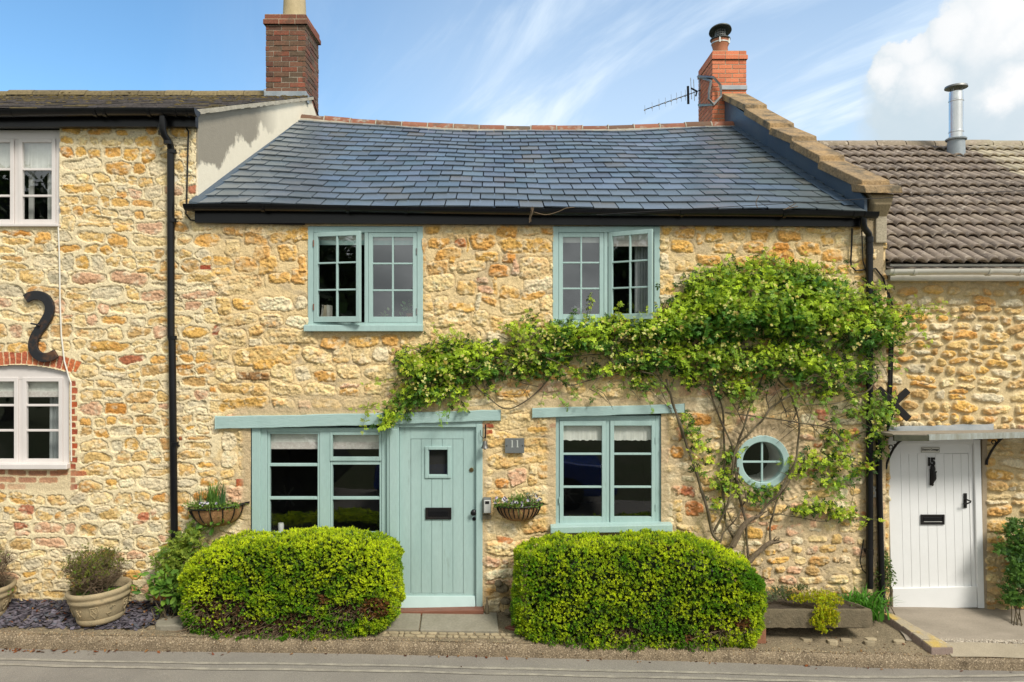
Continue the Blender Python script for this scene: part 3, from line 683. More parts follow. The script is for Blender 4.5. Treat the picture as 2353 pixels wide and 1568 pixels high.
# cement fillings over the two lintels, round the lower frames and in a ring round the small round window
def band(u0, v0, u1, v1, soft=.03):
    x0, x1, z0, z1 = rect(u0, v0, u1, v1); wob = .05 * (nA - .5)
    return smooth01(XX + wob, x0 - soft, x0 + soft) * (1 - smooth01(XX + wob, x1 - soft, x1 + soft)) * smooth01(ZZ + wob, z0 - soft, z0 + soft) * (1 - smooth01(ZZ + wob, z1 - soft, z1 + soft))
cem = np.maximum.reduce([band(540, 936, 1150, 962) * .9, band(1190, 916, 1600, 940) * .85, band(556, 984, 580, 1240) * .9, band(1106, 966, 1118, 1400) * .8,
                         band(1256, 960, 1280, 1230) * .85, band(1516, 955, 1536, 1225) * .9, band(700, 755, 975, 770) * .6, band(972, 520, 982, 770) * .5,
                         band(455, 506, 2020, 522, .02) * .7, band(1985, 600, 2040, 1400, .06) * .45, band(2032, 640, 2353, 668) * .5,
                         band(-80, 1076, 176, 1128) * .5, band(660, 905, 860, 935) * .6])
rad = np.hypot(XX - RND[0], ZZ - RND[1]) + .03 * (nA - .5)
ring = (1 - smooth01(rad, RND[2] * 1.62, RND[2] * 1.85))
ang = np.arctan2(ZZ - RND[1], XX - RND[0])
fan = ring * (.004 * np.sin(ang * 46 + 5 * (nC - .5) + rad * 14) + .010 * (nB - .5))
cem = np.maximum(cem, ring * .95)
CC = np.array(lin(200, 178, 142))[None, None] * (.86 + .28 * nA)[..., None]
MC = MC * (.86 + .28 * nB)[..., None] * (.94 + .12 * nC)[..., None]
MC = MC * (1 - greyp[..., None]) + np.array(lin(186, 168, 138)) * greyp[..., None]
COLR = MC * (1 - st[..., None]) + C * st[..., None]
cemk = cem * (1 - .25 * (kind == 4))
COLR = COLR * (1 - cemk[..., None]) + CC * cemk[..., None]
H = H * (1 - cem * .85) + cem * .85 * (.008 + .008 * (nA - .5)) + fan
# wall colour darkens towards the foot, with an uneven upper edge
foot = (1 - smooth01(ZZ + .35 * (nC - .5), -.05, .45)) * .42
COLR = COLR * (1 - foot[..., None]) + COLR * np.array([.62, .60, .52]) * foot[..., None]
COLR = np.clip(COLR * GAIN, 0, .8).astype(np.float32)

def wall_part(name, house, xa, xb, ztop, yoff, holes, rnd=None, zbot=-.45, extra=()):
    i0, i1 = int(round((xa - FX0) / RES)), int(round((xb - FX0) / RES)); j0, j1 = int(round((zbot - FZ0) / RES)), int(round((ztop - FZ0) / RES))
    X, Z, Hh = XX[j0:j1 + 1, i0:i1 + 1], ZZ[j0:j1 + 1, i0:i1 + 1], H[j0:j1 + 1, i0:i1 + 1]
    V = np.stack([X, yoff - Hh, Z], -1).reshape(-1, 3); CL = COLR[j0:j1 + 1, i0:i1 + 1].reshape(-1, 3)
    n = X.shape[1]; ii, jj = np.meshgrid(np.arange(X.shape[1] - 1), np.arange(X.shape[0] - 1))
    q = jj * n + ii; Fq = np.stack([q, q + 1, q + 1 + n, q + n], -1).reshape(-1, 4)
    cx = (X[:-1, :-1] + RES / 2).ravel(); cz = (Z[:-1, :-1] + RES / 2).ravel()
    ok = np.ones(len(cx), dtype=bool)
    for (x0, x1, z0, z1) in holes: ok &= ~((cx > x0) & (cx < x1) & (cz > z0) & (cz < z1))
    if rnd: ok &= np.hypot(cx - rnd[0], cz - rnd[1]) > rnd[2]
    for fn in extra: ok &= ~fn(cx, cz)
    Fq = Fq[ok]
    used = np.zeros(len(V), dtype=bool); used[Fq.ravel()] = True
    remap = np.cumsum(used) - 1
    mb = MB(); mb.addarr(V[used], remap[Fq], CL[used])
    return mb
# ------------------------------------------------------------------ houses
def part(mb, name, mat, parent, loc=None, label=None, kind=None, **kw):
    o = mb.build(name, mat, loc=loc, **kw)
    o.parent = parent
    if parent.type == 'EMPTY': o.matrix_parent_inverse = Matrix.Translation(-Vector(parent.location))
    if label: o['label'] = label
    if kind: o['kind'] = kind
    return o

def prism_x(mb, poly, x0, x1, c=None, skew=None):
    """poly in (y, z); x may shift with depth by skew per metre"""
    n = len(poly); k = skew or 0.0
    v = [(x0 + k * y, y, z) for y, z in poly] + [(x1 + k * y, y, z) for y, z in poly]
    f = [tuple(range(n)), tuple(range(2 * n - 1, n - 1, -1))] + [((i + 1) % n, i, n + i, n + (i + 1) % n) for i in range(n)]
    mb.add(v, f, c)

left_house = empty('stone_house', (-4.9, 0, 0), 'taller golden rubble stone house with mossy roof and off-white windows, left of the slate-roofed cottage', 'house', 'terraced stone houses')
cottage = empty('stone_cottage', (.2, 0, 0), 'golden stone cottage with blue slate roof, duck-egg blue windows and front door', 'house', 'terraced stone houses')
right_house = empty('stone_house', (5.2, YR, 0), 'low stone house with brown pantile roof and white plank door, right of the cottage', 'house', 'terraced stone houses')

# ---- stone fronts (with plain side and back walls behind)
def arch_hole(cx, cz): return (np.hypot(cx - acx, cz - acz) < R_arc - .005) & (cx > HOLES['left_low'][0]) & (cx < HOLES['left_low'][1]) & (cz > HOLES['left_low'][2])
def back_shell(mb, x0, x1, y0, y1, z0, z1):
    c = (.40, .32, .20)
    mb.add([(x0, y0, z0), (x0, y1, z0), (x0, y1, z1), (x0, y0, z1)], [(0, 3, 2, 1)], c)
    mb.add([(x1, y0, z0), (x1, y1, z0), (x1, y1, z1), (x1, y0, z1)], [(0, 1, 2, 3)], c)
    mb.add([(x0, y1, z0), (x1, y1, z0), (x1, y1, z1), (x0, y1, z1)], [(0, 3, 2, 1)], c)
lh = HOLES['left_low']
mb = wall_part('wall', left_house, FX0, SEAM_L, 5.18, 0, [HOLES['left_top'], (lh[0], lh[1], lh[2], acz)], extra=(lambda cx, cz: arch_hole(cx, cz) & (cz >= acz - .01),))
back_shell(mb, FX0, SEAM_L - .01, .03, 7.4, -.45, 5.18); part(mb, 'wall', M['stone'], left_house, smooth=True, angle=0)
mb = wall_part('wall', cottage, SEAM_L, SEAM_R, 4.22, 0, [HOLES[k_] for k_ in ('up_left', 'up_right', 'low_left', 'door', 'low_right')], rnd=RND)
back_shell(mb, SEAM_L + .01, SEAM_R - .005, .03, 7.4, -.45, 4.2); part(mb, 'wall', M['stone'], cottage, smooth=True, angle=0)
mb = wall_part('wall', right_house, SEAM_R, FX1, 3.62, YR, [HOLES['white_door']])
back_shell(mb, SEAM_R + .01, FX1, YR + .03, 6.8, -.45, 3.6); part(mb, 'wall', M['stone'], right_house, smooth=True, angle=0)

# ---- window kit
def room(parent, x0, x1, z0, z1, y0, depth=.9, lit=None):
    mb = MB(); g = .12
    a, b, c, d = x0 - g, x1 + g, z0 - g, z1 + g
    v = [(a, y0, c), (b, y0, c), (b, y0, d), (a, y0, d), (a, y0 + depth, c), (b, y0 + depth, c), (b, y0 + depth, d), (a, y0 + depth, d)]
    mb.add(v, [(4, 5, 6, 7), (0, 4, 7, 3), (5, 1, 2, 6), (0, 1, 5, 4), (7, 6, 2, 3)])
    # jamb returns close the gap between frame and room
    mb.add([(a, y0, c), (b, y0, c), (b, y0, d), (a, y0, d), (x0, y0, z0), (x1, y0, z0), (x1, y0, z1), (x0, y0, z1)], [(0, 4, 5, 1), (1, 5, 6, 2), (2, 6, 7, 3), (3, 7, 4, 0)])
    return part(mb, 'room', M['dark'], parent)

def leaf_frame(parent, x0, x1, z0, z1, y, mat, gmat, ncol, zbars, stile=.045, top=.045, bot=.06, bar=.018, th=.04, hinge='L', ang=0.0, name='casement'):
    hx = x0 if hinge == 'L' else x1
    loc = (hx, y, (z0 + z1) / 2)
    mb = MB(); mb.frame(x0, x1, z0, z1, stile, stile, top, bot, y, y + th)
    gx0, gx1, gz0, gz1 = x0 + stile, x1 - stile, z0 + bot, z1 - top
    xb = [gx0 + (gx1 - gx0) * k / ncol for k in range(1, ncol)]
    for x in xb: mb.box(x - bar / 2, x + bar / 2, y + .004, y + th - .004, gz0, gz1)
    for z in zbars: mb.box(gx0, gx1, y + .006, y + th - .006, z - bar / 2, z + bar / 2)
    o = part(mb, name, mat, parent, loc=loc, bevel=.003)
    pm = MB(); ex = [gx0] + xb + [gx1]; ez = [gz0] + sorted(zbars) + [gz1]
    for a, b in zip(ex[:-1], ex[1:]):
        for c, d in zip(ez[:-1], ez[1:]):
            t1, t2 = random.uniform(-.0015, .0015), random.uniform(-.0015, .0015); yy = y + th * .55
            pm.add([(a, yy - t1 - t2, c), (b, yy + t1 - t2, c), (b, yy + t1 + t2, d), (a, yy - t1 + t2, d)], [(0, 1, 2, 3)])
    g = part(pm, 'pane', gmat, parent, loc=loc)
    for q in (o, g): q.rotation_euler = (0, 0, math.radians(ang))
    return o

def hinge_part(parent, x, y, z, mat): 
    mb = MB(); mb.box(x - .006, x + .006, y - .008, y, z - .035, z + .035); part(mb, 'hinge', mat, parent, bevel=.002)

def blind(parent, x0, x1, ztop, zbot, y, hem=None, hemh=.06, ragged=False):
    mb = MB(); n = 24
    top = [(x0 + (x1 - x0) * i / n, y, ztop) for i in range(n + 1)]
    bt = [(x0 + (x1 - x0) * i / n, y + random.uniform(-.004, .004), zbot + (random.uniform(-.006, .006) if ragged else 0)) for i in range(n + 1)]
    for k, off in ((0, 0), (1, .006)):
        mb.add([(a, b + off, c) for a, b, c in top + bt], [(n + 1 + i, n + 2 + i, i + 1, i) if not k else (i, i + 1, n + 2 + i, n + 1 + i) for i in range(n)])
    part(mb, 'blind', M['blind'], parent)
    if hem:
        mb = MB(); mb.box(x0, x1, y - .004, y + .004, zbot, zbot + hemh); part(mb, 'blind_hem', M[hem], parent)

def clear_room(parent, x0, x1, z0, z1, y0, mat): pass

# ---- cottage, upper left window
def upper_window(u0, u1, v0, v1, um, lang, rang, sill, openside):
    x0, x1, z0, z1 = rect(u0, v0, u1, v1)
    xm = PX(um); y = -.012; f = .062
    mb = MB(); mb.frame(x0, x1, z0, z1, f, f, .065, .03, y, y + .09); mb.box(xm - .02, xm + .02, y + .002, y + .088, z0 + .03, z1 - .065)
    w = part(mb, 'window', M['teal'], cottage, bevel=.004)
    zt, zb = z1 - .065, z0 + .03
    hgt = zt - zb
    zbars = [zb + .06 + (hgt - .105) * k / 3 for k in (1, 2)]
    leaf_frame(w, x0 + f + .003, xm - .023, zb + .003, zt - .003, y - .006 if lang else y + .006, M['teal'], M['glass'], 2, zbars, ang=lang, hinge='L')
    leaf_frame(w, xm + .023, x1 - f - .003, zb + .003, zt - .003, y - .006 if rang else y + .006, M['teal'], M['glass'], 2, zbars, ang=rang, hinge='L' if rang else 'R')
    room(w, x0 + .02, x1 - .02, z0 + .02, z1 - .02, y + .10, 1.6)
    if sill:
        sx0, sx1, sz0, sz1 = rect(*sill)
        mb = MB(); mb.hexa([(sx0, -.075, sz0), (sx1, -.075, sz0), (sx1, .08, sz0), (sx0, .08, sz0), (sx0, -.075, sz1 - .012), (sx1, -.075, sz1 - .012), (sx1, .08, sz1 + .004), (sx0, .08, sz1 + .004)])
        part(mb, 'sill', M['teal'], w, bevel=.006)
    return w, (x0 + f, x1 - f, zb, zt, xm)
w, (a, b, zb, zt, xm) = upper_window(708, 972, 521, 748, 842, -14, 0, (702, 745, 973, 762), 'L')
blind(w, a + .02, b - .02, zt + .0, zt - .125, .066, 'blindteal', .05)
for z in (PZ(560), PZ(706)): hinge_part(w, a + .002, -.018, z, M['threshold'])
for z in (PZ(578), PZ(716)): hinge_part(w, b - .004, -.010, z, M['dullsteel'])
w, (a, b, zb, zt, xm) = upper_window(1270, 1516, 521, 742, 1392, 0, -32, (1264, 738, 1520, 754), 'R')
blind(w, a - .02, xm - .02, zt, zt - .10, .066, None)
blind(w, xm + .02, b + .02, zt, zt - .14, .066, 'blindhem', .07)
mb = MB()
for k in range(5): mb.tube([(b - .16 + k * .032, .2 + .012 * (k % 2), zb - .02), (b - .155 + k * .032, .2 + .012 * (k % 2), zt)], .018, 8)
part(mb, 'curtain', M['curtain'], w, smooth=True)

# ---- cottage, lower left window beside the door
x0, x1, z0, z1 = rect(577, 984, 892, 1245)
y = .02
mb = MB(); mb.frame(x0, x1, z0, z1, .165, .075, .045, .06, y, y + .09)
mb.box(PX(733), PX(757), y + .003, y + .087, z0 + .06, z1 - .045)
mb.box(x0 + .006, x0 + .10, y - .022, y, z0, z1)
w = part(mb, 'window', M['teal'], cottage, bevel=.005)
leaf_frame(w, x0 + .167, PX(733) - .002, z0 + .062, z1 - .047, y + .012, M['teal'], M['darkglass'], 1, [PZ(1070), PZ(1147)], stile=.022, top=.022, bot=.03, bar=.03, th=.05)
leaf_frame(w, PX(757) + .002, x1 - .077, PZ(1060), z1 - .047, y - .004, M['teal'], M['darkglass'], 1, [], stile=.026, top=.03, bot=.042, name='fanlight')
leaf_frame(w, PX(757) + .002, x1 - .077, z0 + .062, PZ(1060) - .004, y + .012, M['teal'], M['darkglass'], 1, [PZ(1147)], stile=.022, top=.04, bot=.03, bar=.03, th=.05)
room(w, x0 + .05, x1 - .03, z0 + .03, z1 - .03, y + .10, 1.4)
for a, b in ((x0 + .17, PX(733)), (PX(757), x1 - .08)):
    blind(w, a, b, z1 - .03, PZ(1035), y + .072, 'blindhem', .075)
mb = MB(); mb.tube([(PX(628), .25, PZ(1236)), (PX(628), .25, PZ(1222)), (PX(628), .25, PZ(1216))], [.03, .034, .03], 12); part(mb, 'window_ornament', M['white'], w, smooth=True)

# ---- cottage, lower right window
x0, x1, z0, z1 = rect(1276, 956, 1520, 1208)
y = .018
mb = MB(); mb.frame(x0, x1, z0, z1, .045, .06, .05, .02, y, y + .09); mb.box(PX(1393), PX(1402), y + .003, y + .087, z0 + .02, z1 - .05)
w = part(mb, 'window', M['teal'], cottage, bevel=.005)
for xa, xb, hg in ((x0 + .047, PX(1393) - .002, 'L'), (PX(1402) + .002, x1 - .062, 'R')):
    leaf_frame(w, xa, xb, z0 + .022, z1 - .052, y - .012, M['teal'], M['darkglass'], 1, [PZ(1044), PZ(1120)], stile=.042, top=.055, bot=.07, bar=.022, hinge=hg)
room(w, x0 + .03, x1 - .03, z0 + .02, z1 - .03, y + .10, 1.4)
for xa, xb in ((x0 + .06, PX(1390)), (PX(1404), x1 - .07)): blind(w, xa, xb, z1 - .04, PZ(1014), y + .048, None, ragged=True)
sx0, sx1, sz0, sz1 = rect(1264, 1203, 1541, 1221)
mb = MB(); mb.hexa([(sx0, -.10, sz0 - .0), (sx1, -.10, sz0 + .02), (sx1, .10, sz0 + .02), (sx0, .10, sz0), (sx0, -.10, sz1 - .015), (sx1, -.10, sz1 + .012), (sx1, .10, sz1 + .03), (sx0, .10, sz1 + .01)])
part(mb, 'sill', M['teal'], w, bevel=.008)
for z in (PZ(1012), PZ(1166)): hinge_part(w, x1 - .061, y - .014, z, M['teal'])
for z in (PZ(1150),): hinge_part(w, x0 + .046, y - .014, z, M['teal'])

# ---- round window
cx, cz, R = RND
mb = MB()
def ring_prof(mb, r0, r1, ya, yb, n=64):
    V = []
    for r, yy in ((r1, yb), (r1, ya + .008), (r1 - .008, ya), (r0 + .006, ya), (r0, ya + .006), (r0, yb)):
        for k in range(n):
            t = 2 * math.pi * k / n; V.append((cx + r * math.cos(t), yy, cz + r * math.sin(t)))
    f = [(i * n + k, i * n + (k + 1) % n, (i + 1) * n + (k + 1) % n, (i + 1) * n + k) for i in range(5) for k in range(n)]
    mb.add(V, f)
ring_prof(mb, R * .775, R * 1.03, -.02, .07)
w = part(mb, 'round_window', M['teal'], cottage, smooth=True, angle=35)
mb = MB(); r0 = R * .775
mb.box(cx - r0, cx + r0, .006, .034, cz - .010, cz + .010); mb.box(cx - .010, cx + .010, .008, .032, cz - r0, cz + r0); part(mb, 'glazing_bar', M['teal'], w, bevel=.003)
mb = MB(); n = 48
mb.add([(cx + r0 * 1.02 * math.cos(2 * math.pi * k / n), .024, cz + r0 * 1.02 * math.sin(2 * math.pi * k / n)) for k in range(n)], [tuple(range(n))]); part(mb, 'pane', M['darkglass'], w)
mb = MB(); V = []
for yy, rr in ((.05, r0 * 1.0), (.42, r0 * 1.02)):
    for k in range(n):
        t = 2 * math.pi * k / n; V.append((cx + rr * math.cos(t), yy, cz + rr * math.sin(t)))
mb.add(V, [(k, n + k, n + (k + 1) % n, (k + 1) % n) for k in range(n)]); part(mb, 'window_reveal', M['reveal'], w, smooth=True)
mb = MB(); g = .35
mb.add([(cx - g, .43, cz - g), (cx + g, .43, cz - g), (cx + g, .43, cz + g), (cx - g, .43, cz + g), (cx - g, 1.4, cz - g), (cx + g, 1.4, cz - g), (cx + g, 1.4, cz + g), (cx - g, 1.4, cz + g)],
       [(4, 5, 6, 7), (0, 4, 7, 3), (5, 1, 2, 6), (0, 1, 5, 4), (7, 6, 2, 3)]); part(mb, 'room', M['dark'], w)

# ---- cottage front door
x0, x1, z0, z1 = rect(890, 966, 1109, 1400)
mb = MB()
mb.box(x0, PX(917), -.022, .10, z0 + .0, PZ(982)); mb.box(PX(1094), x1, -.015, .10, z0, PZ(975)); mb.box(PX(917), PX(1094), -.010, .10, PZ(982), z1 + .02)
mb.box(x0, PX(917), -.018, .098, PZ(982), z1 + .02); mb.box(PX(1094), x1, -.012, .098, PZ(975), z1 + .02)
mb.box(x0 + .028, PX(917) - .012, -.036, -.022, z0 + .01, PZ(986))
mb.box(PX(909), PX(917), -.012, .0, z0, PZ(982)) if False else None
frm = part(mb, 'door_frame', M['teal'], cottage, bevel=.006)
dx0, dx1, dz0, dz1 = PX(917.5), PX(1093.5), PZ(1396), PZ(982.5); yd = .028
mb = MB()
gx = [PX(u) for u in (943, 967, 991, 1015.5, 1040, 1064)]
zt_, zb_ = PZ(1010), PZ(1366); wx0, wx1, wz0, wz1 = rect(985, 1035, 1027, 1092)
mb.box(dx0, gx[0] - .002, yd, yd + .04, dz0, dz1); mb.box(gx[-1] + .002, dx1, yd, yd + .04, dz0, dz1)
mb.box(gx[0] - .002, gx[-1] + .002, yd, yd + .04, zt_ + .002, dz1); mb.box(gx[0] - .002, gx[-1] + .002, yd, yd + .04, dz0, zb_ - .002)
for a, b in zip(gx[:-1], gx[1:]):
    a += .0022; b -= .0022
    segs = [(zb_ + .001, zt_ - .001)]
    if b > wx0 and a < wx1: segs = [(zb_ + .001, wz0), (wz1, zt_ - .001)]
    for s0, s1 in segs: mb.box(a, b, yd + .004, yd + .034, s0, s1)
for wa, wb in ((gx[1] + .002, wx0), (wx1, gx[4] - .002)):
    if wb > wa: mb.box(wa, wb, yd + .005, yd + .033, wz0, wz1)
mb.box(gx[0], wx0, yd + .012, yd + .03, zb_, zt_); mb.box(wx1, gx[-1], yd + .012, yd + .03, zb_, zt_)
mb.box(wx0, wx1, yd + .012, yd + .03, zb_, wz0); mb.box(wx0, wx1, yd + .012, yd + .03, wz1, zt_)
door = part(mb, 'door', M['teal'], cottage, bevel=.002)
mb = MB(); mb.frame(PX(976), PX(1036), PZ(1100), PZ(1027), .036, .036, .036, .036, yd - .012, yd + .012); part(mb, 'door_window_frame', M['teal'], door, bevel=.005)
mb = MB(); mb.add([(wx0 - .02, yd + .018, wz0 - .02), (wx1 + .02, yd + .018, wz0 - .02), (wx1 + .02, yd + .018, wz1 + .02), (wx0 - .02, yd + .018, wz1 + .02)], [(0, 1, 2, 3)]); part(mb, 'pane', M['darkglass'], door)
mb = MB(); mb.add([(wx0 - .03, yd + .05, wz0 - .03), (wx1 + .03, yd + .05, wz0 - .03), (wx1 + .03, yd + .05, wz1 + .03), (wx0 - .03, yd + .05, wz1 + .03)], [(0, 1, 2, 3)])
mb.box(dx0 - .1, dx1 + .1, 1.0, 1.02, dz0, dz1); part(mb, 'dark_hall', M['dark'], door)
mb = MB(); zw0, zw1 = PZ(1397), PZ(1371)
mb.hexa([(dx0 + .006, yd - .045, zw0 + .004), (dx1 - .006, yd - .045, zw0 + .004), (dx1 - .006, yd, zw0 + .004), (dx0 + .006, yd, zw0 + .004),
         (dx0 + .006, yd - .016, zw1), (dx1 - .006, yd - .016, zw1), (dx1 - .006, yd, zw1), (dx0 + .006, yd, zw1)])
part(mb, 'weather_board', surf('fresh_pale_teal_paint', (.52, .66, .645), (.48, .62, .60), scale=4, rough=.4), door, bevel=.004)
def letter_plate(parent, u0, v0, u1, v1, yf, yoff=0.0, bright=False):
    a, b, c, d = rect(u0, v0, u1, v1, yoff)
    mb = MB(); mb.frame(a, b, c, d, .022, .022, .022, .022, yf - .012, yf); mb.box(a + .02, b - .02, yf - .005, yf, c + .02, d - .02)
    lp = part(mb, 'letter_plate', M['iron'], parent, bevel=.003)
    mb = MB(); mb.box(a + .034, b - .034, yf - .011, yf - .0055, c + .036, d - .034); part(mb, 'letter_flap', M['black'], parent, bevel=.003)
letter_plate(door, 977, 1168, 1037, 1195, yd)
mb = MB(); mb.tube([(PX(1088), yd, PZ(1178)), (PX(1088), yd - .012, PZ(1178))], .028, 16); mb.tube([(PX(1088), yd - .012, PZ(1178)), (PX(1088), yd - .035, PZ(1178)), (PX(1088), yd - .05, PZ(1178)), (PX(1088), yd - .062, PZ(1178))], [.012, .016, .03, .014], 16)
part(mb, 'door_knob', M['black'], door, smooth=True)
mb = MB(); mb.tube([(PX(1089), yd, PZ(1194)), (PX(1089), yd - .006, PZ(1194))], .02, 16); mb.box(PX(1089) - .006, PX(1089) + .006, yd - .009, yd - .006, PZ(1198), PZ(1190)); part(mb, 'keyhole_cover', M['black'], door)
mb = MB(); mb.tube([(PX(1083), yd, PZ(1081)), (PX(1083), yd - .010, PZ(1081))], .024, 20); mb.tube([(PX(1083), yd - .010, PZ(1081)), (PX(1083), yd - .016, PZ(1081))], .013, 16); part(mb, 'lock_cylinder', M['brass'], door, smooth=True)
mb = MB(); mb.hexa([(PX(904), -.12, PZ(1407)), (PX(1112), -.12, PZ(1402)), (PX(1112), .09, PZ(1402)), (PX(904), .09, PZ(1407)), (PX(904), -.12, PZ(1397)), (PX(1112), -.12, PZ(1393)), (PX(1112), .09, PZ(1393) + .004), (PX(904), .09, PZ(1397) + .004)])
part(mb, 'threshold', M['threshold'], cottage, bevel=.006)

# ---- painted timber lintels
def lintel(pts, y0, y1, cuts=12):
    (ul, vtl, vbl), (ur, vtr, vbr) = pts
    mb = MB(); V = []
    for k in range(cuts + 1):
        t = k / cuts; u = ul + (ur - ul) * t; a = PZ(vtl + (vtr - vtl) * t) + random.uniform(-.004, .004); b = PZ(vbl + (vbr - vbl) * t) + random.uniform(-.003, .003); yy = y0 + random.uniform(-.003, .003)
        V += [(PX(u), yy, b), (PX(u), yy, a), (PX(u), y1, a), (PX(u), y1, b)]
    f = [(4 * k + j, 4 * k + 4 + j, 4 * k + 4 + (j + 1) % 4, 4 * k + (j + 1) % 4) for k in range(cuts) for j in range(4)]
    f = [tuple(reversed(q)) for q in f] + [(0, 1, 2, 3), tuple(4 * cuts + j for j in (3, 2, 1, 0))]
    mb.add(V, f); return mb
part(lintel(((498, 957, 985), (884, 949, 976)), -.045, .12), 'lintel', M['teal_old'], cottage, bevel=.006)
part(lintel(((885, 949, 975), (1151, 941, 966)), -.040, .12), 'lintel', M['teal_old'], cottage, bevel=.006)
part(lintel(((1223, 938, 960), (1571, 928, 948)), -.042, .12), 'lintel', M['teal_old'], cottage, bevel=.006)

# ---- cottage slate roof
yE, yR_ = -.17, 3.8
RT = [(690, 262), (800, 272), (950, 282), (1100, 288), (1250, 290), (1400, 288), (1550, 283), (1690, 279)]
rx = np.array([PX(u, yR_) for u, v in RT]); rz = np.array([PZ(v + 9, yR_) for u, v in RT])
def ridge_pt(s):
    x = rx[0] + (rx[-1] - rx[0]) * s
    return np.array([x, yR_, np.interp(x, rx, rz)])
def eave_pt(s):
    x = PX(450, yE) + (PX(1990, yE) - PX(450, yE)) * s
    return np.array([x, yE, PZ(471, yE) + (PZ(486, yE) - PZ(471, yE)) * s - .008 * math.sin(s * math.pi) + .004 * math.sin(s * 23)])
def roof_pt(s, t, off=0.0):
    e, r = eave_pt(s), ridge_pt(s)
    p = e + (r - e) * t
    p[2] -= .035 * math.sin(math.pi * t) * (.6 + .4 * math.sin(s * 9)) * .6 - .01 * math.sin(s * 17 + t * 5)
    return p + np.array([0, -.47, .883]) * off
mb = MB(); NR = 17; NC = 27
for r in range(NR):
    t0, t1 = r / NR, min(1.0, (r + 1.12) / NR)
    k = -1 if r % 2 else 0
    jit = random.uniform(-.06, .06)
    while True:
        s0 = (k + (.5 if r % 2 else 0) + jit) / NC; s1 = s0 + 1 / NC; k += 1
        if s0 >= 1: break
        s0c, s1c = max(0, s0) + .0009, min(1, s1) - .0009
        if s1c - s0c < .004: continue
        dt = random.uniform(-.06, .05) / NR; tw = random.uniform(-.03, .03) / NR
        lift = .010 + random.uniform(0, .006); base = (.112, .146, .184)
        q = random.random(); f = random.uniform(.80, 1.22)
        col = np.array(base) * f * np.array([random.uniform(.93, 1.08), 1, random.uniform(.95, 1.08)])
        if q < .02: col = np.array((.145, .145, .14))
        elif q < .05: col = col * .5 + np.array((.17, .15, .125)) * .5 * random.uniform(.8, 1.1)
        elif q < .12: col = col * .8
        if t0 < .12 or (s0 < .12 + .1 * random.random()): col = col * .6 + np.array((.12, .135, .135)) * .4
        if s0 > .93 - .06 * random.random(): col = col * .6 + np.array((.10, .11, .08)) * .4
        lo = [(s0c, max(-.004, t0 + dt - tw)), (s1c, max(-.004, t0 + dt + tw))]; hi = [(s1c, t1), (s0c, t1)]
        bt = [roof_pt(*lo[0], lift), roof_pt(*lo[1], lift), roof_pt(*hi[0], -.002), roof_pt(*hi[1], -.002)]
        tp = [roof_pt(*lo[0], lift + .013), roof_pt(*lo[1], lift + .013 + random.uniform(-.003, .004)), roof_pt(*hi[0], .006), roof_pt(*hi[1], .006)]
        mb.hexa(bt + tp, col)
roof = part(mb, 'roof', M['slate'], cottage)
mb = MB(); V = []; n = 20
for k in range(n + 1):
    for t in (0.0, .5, 1.0): V.append(roof_pt(k / n, t, -.012))
for k in range(n + 1): V.append(ridge_pt(k / n) + np.array([0, 3.6, -1.95]))
mb.add(V, [(3 * k + j, 3 * k + 3 + j, 3 * k + 4 + j, 3 * k + 1 + j) for k in range(n) for j in range(2)] + [(3 * k + 2, 3 * k + 5, 3 * n + 4 + k, 3 * n + 3 + k) for k in range(n)])
part(mb, 'roof_underlay', M['black'], roof)
mb = MB(); NT = 17
for k in range(NT):
    a, b = ridge_pt(k / NT + .002), ridge_pt((k + 1) / NT - .002); V = []
    h = random.uniform(-.012, .010)
    cc = np.array(lin(*random.choice(((176, 112, 84), (186, 120, 90), (160, 104, 78), (140, 104, 80), (176, 132, 104))))) * .55
    for p_ in (a, b):
        for j in range(9):
            th = math.pi * (j / 8 * 1.1 - .05); V.append((p_[0], p_[1] - .13 * math.cos(th), p_[2] - .060 + h + .120 * math.sin(th)))
    mb.add(V, [(j, 9 + j, 10 + j, j + 1) for j in range(8)] + [tuple(range(9))[::-1], tuple(range(9, 18))], cc)
rt = part(mb, 'ridge_tiles', M['ridge'], roof, smooth=True, angle=50)
mb = MB()
for k in range(NT + 1):
    p_ = ridge_pt(min(max(k / NT, .002), .998))
    V = []
    for xx in (p_[0] - .009, p_[0] + .009):
        for j in range(9):
            th = math.pi * (j / 8 * 1.1 - .05); V.append((xx, p_[1] - .138 * math.cos(th), p_[2] - .060 + .128 * math.sin(th)))
    mb.add(V, [(j, 9 + j, 10 + j, j + 1) for j in range(8)] + [tuple(range(9))[::-1], tuple(range(9, 18))])
for k in range(40):
    p_, q_ = ridge_pt(k / 40), ridge_pt((k + 1) / 40)
    mb.hexa([(p_[0], p_[1] - .17, p_[2] - .11), (q_[0], q_[1] - .17, q_[2] - .11), (q_[0], q_[1] - .06, q_[2] - .06), (p_[0], p_[1] - .06, p_[2] - .06),
             (p_[0], p_[1] - .145, p_[2] - .045 + random.uniform(-.006, .006)), (q_[0], q_[1] - .145, q_[2] - .045 + random.uniform(-.006, .006)), (q_[0], q_[1] - .06, q_[2] - .02), (p_[0], p_[1] - .06, p_[2] - .02)])
part(mb, 'ridge_mortar', M['cement'], roof)

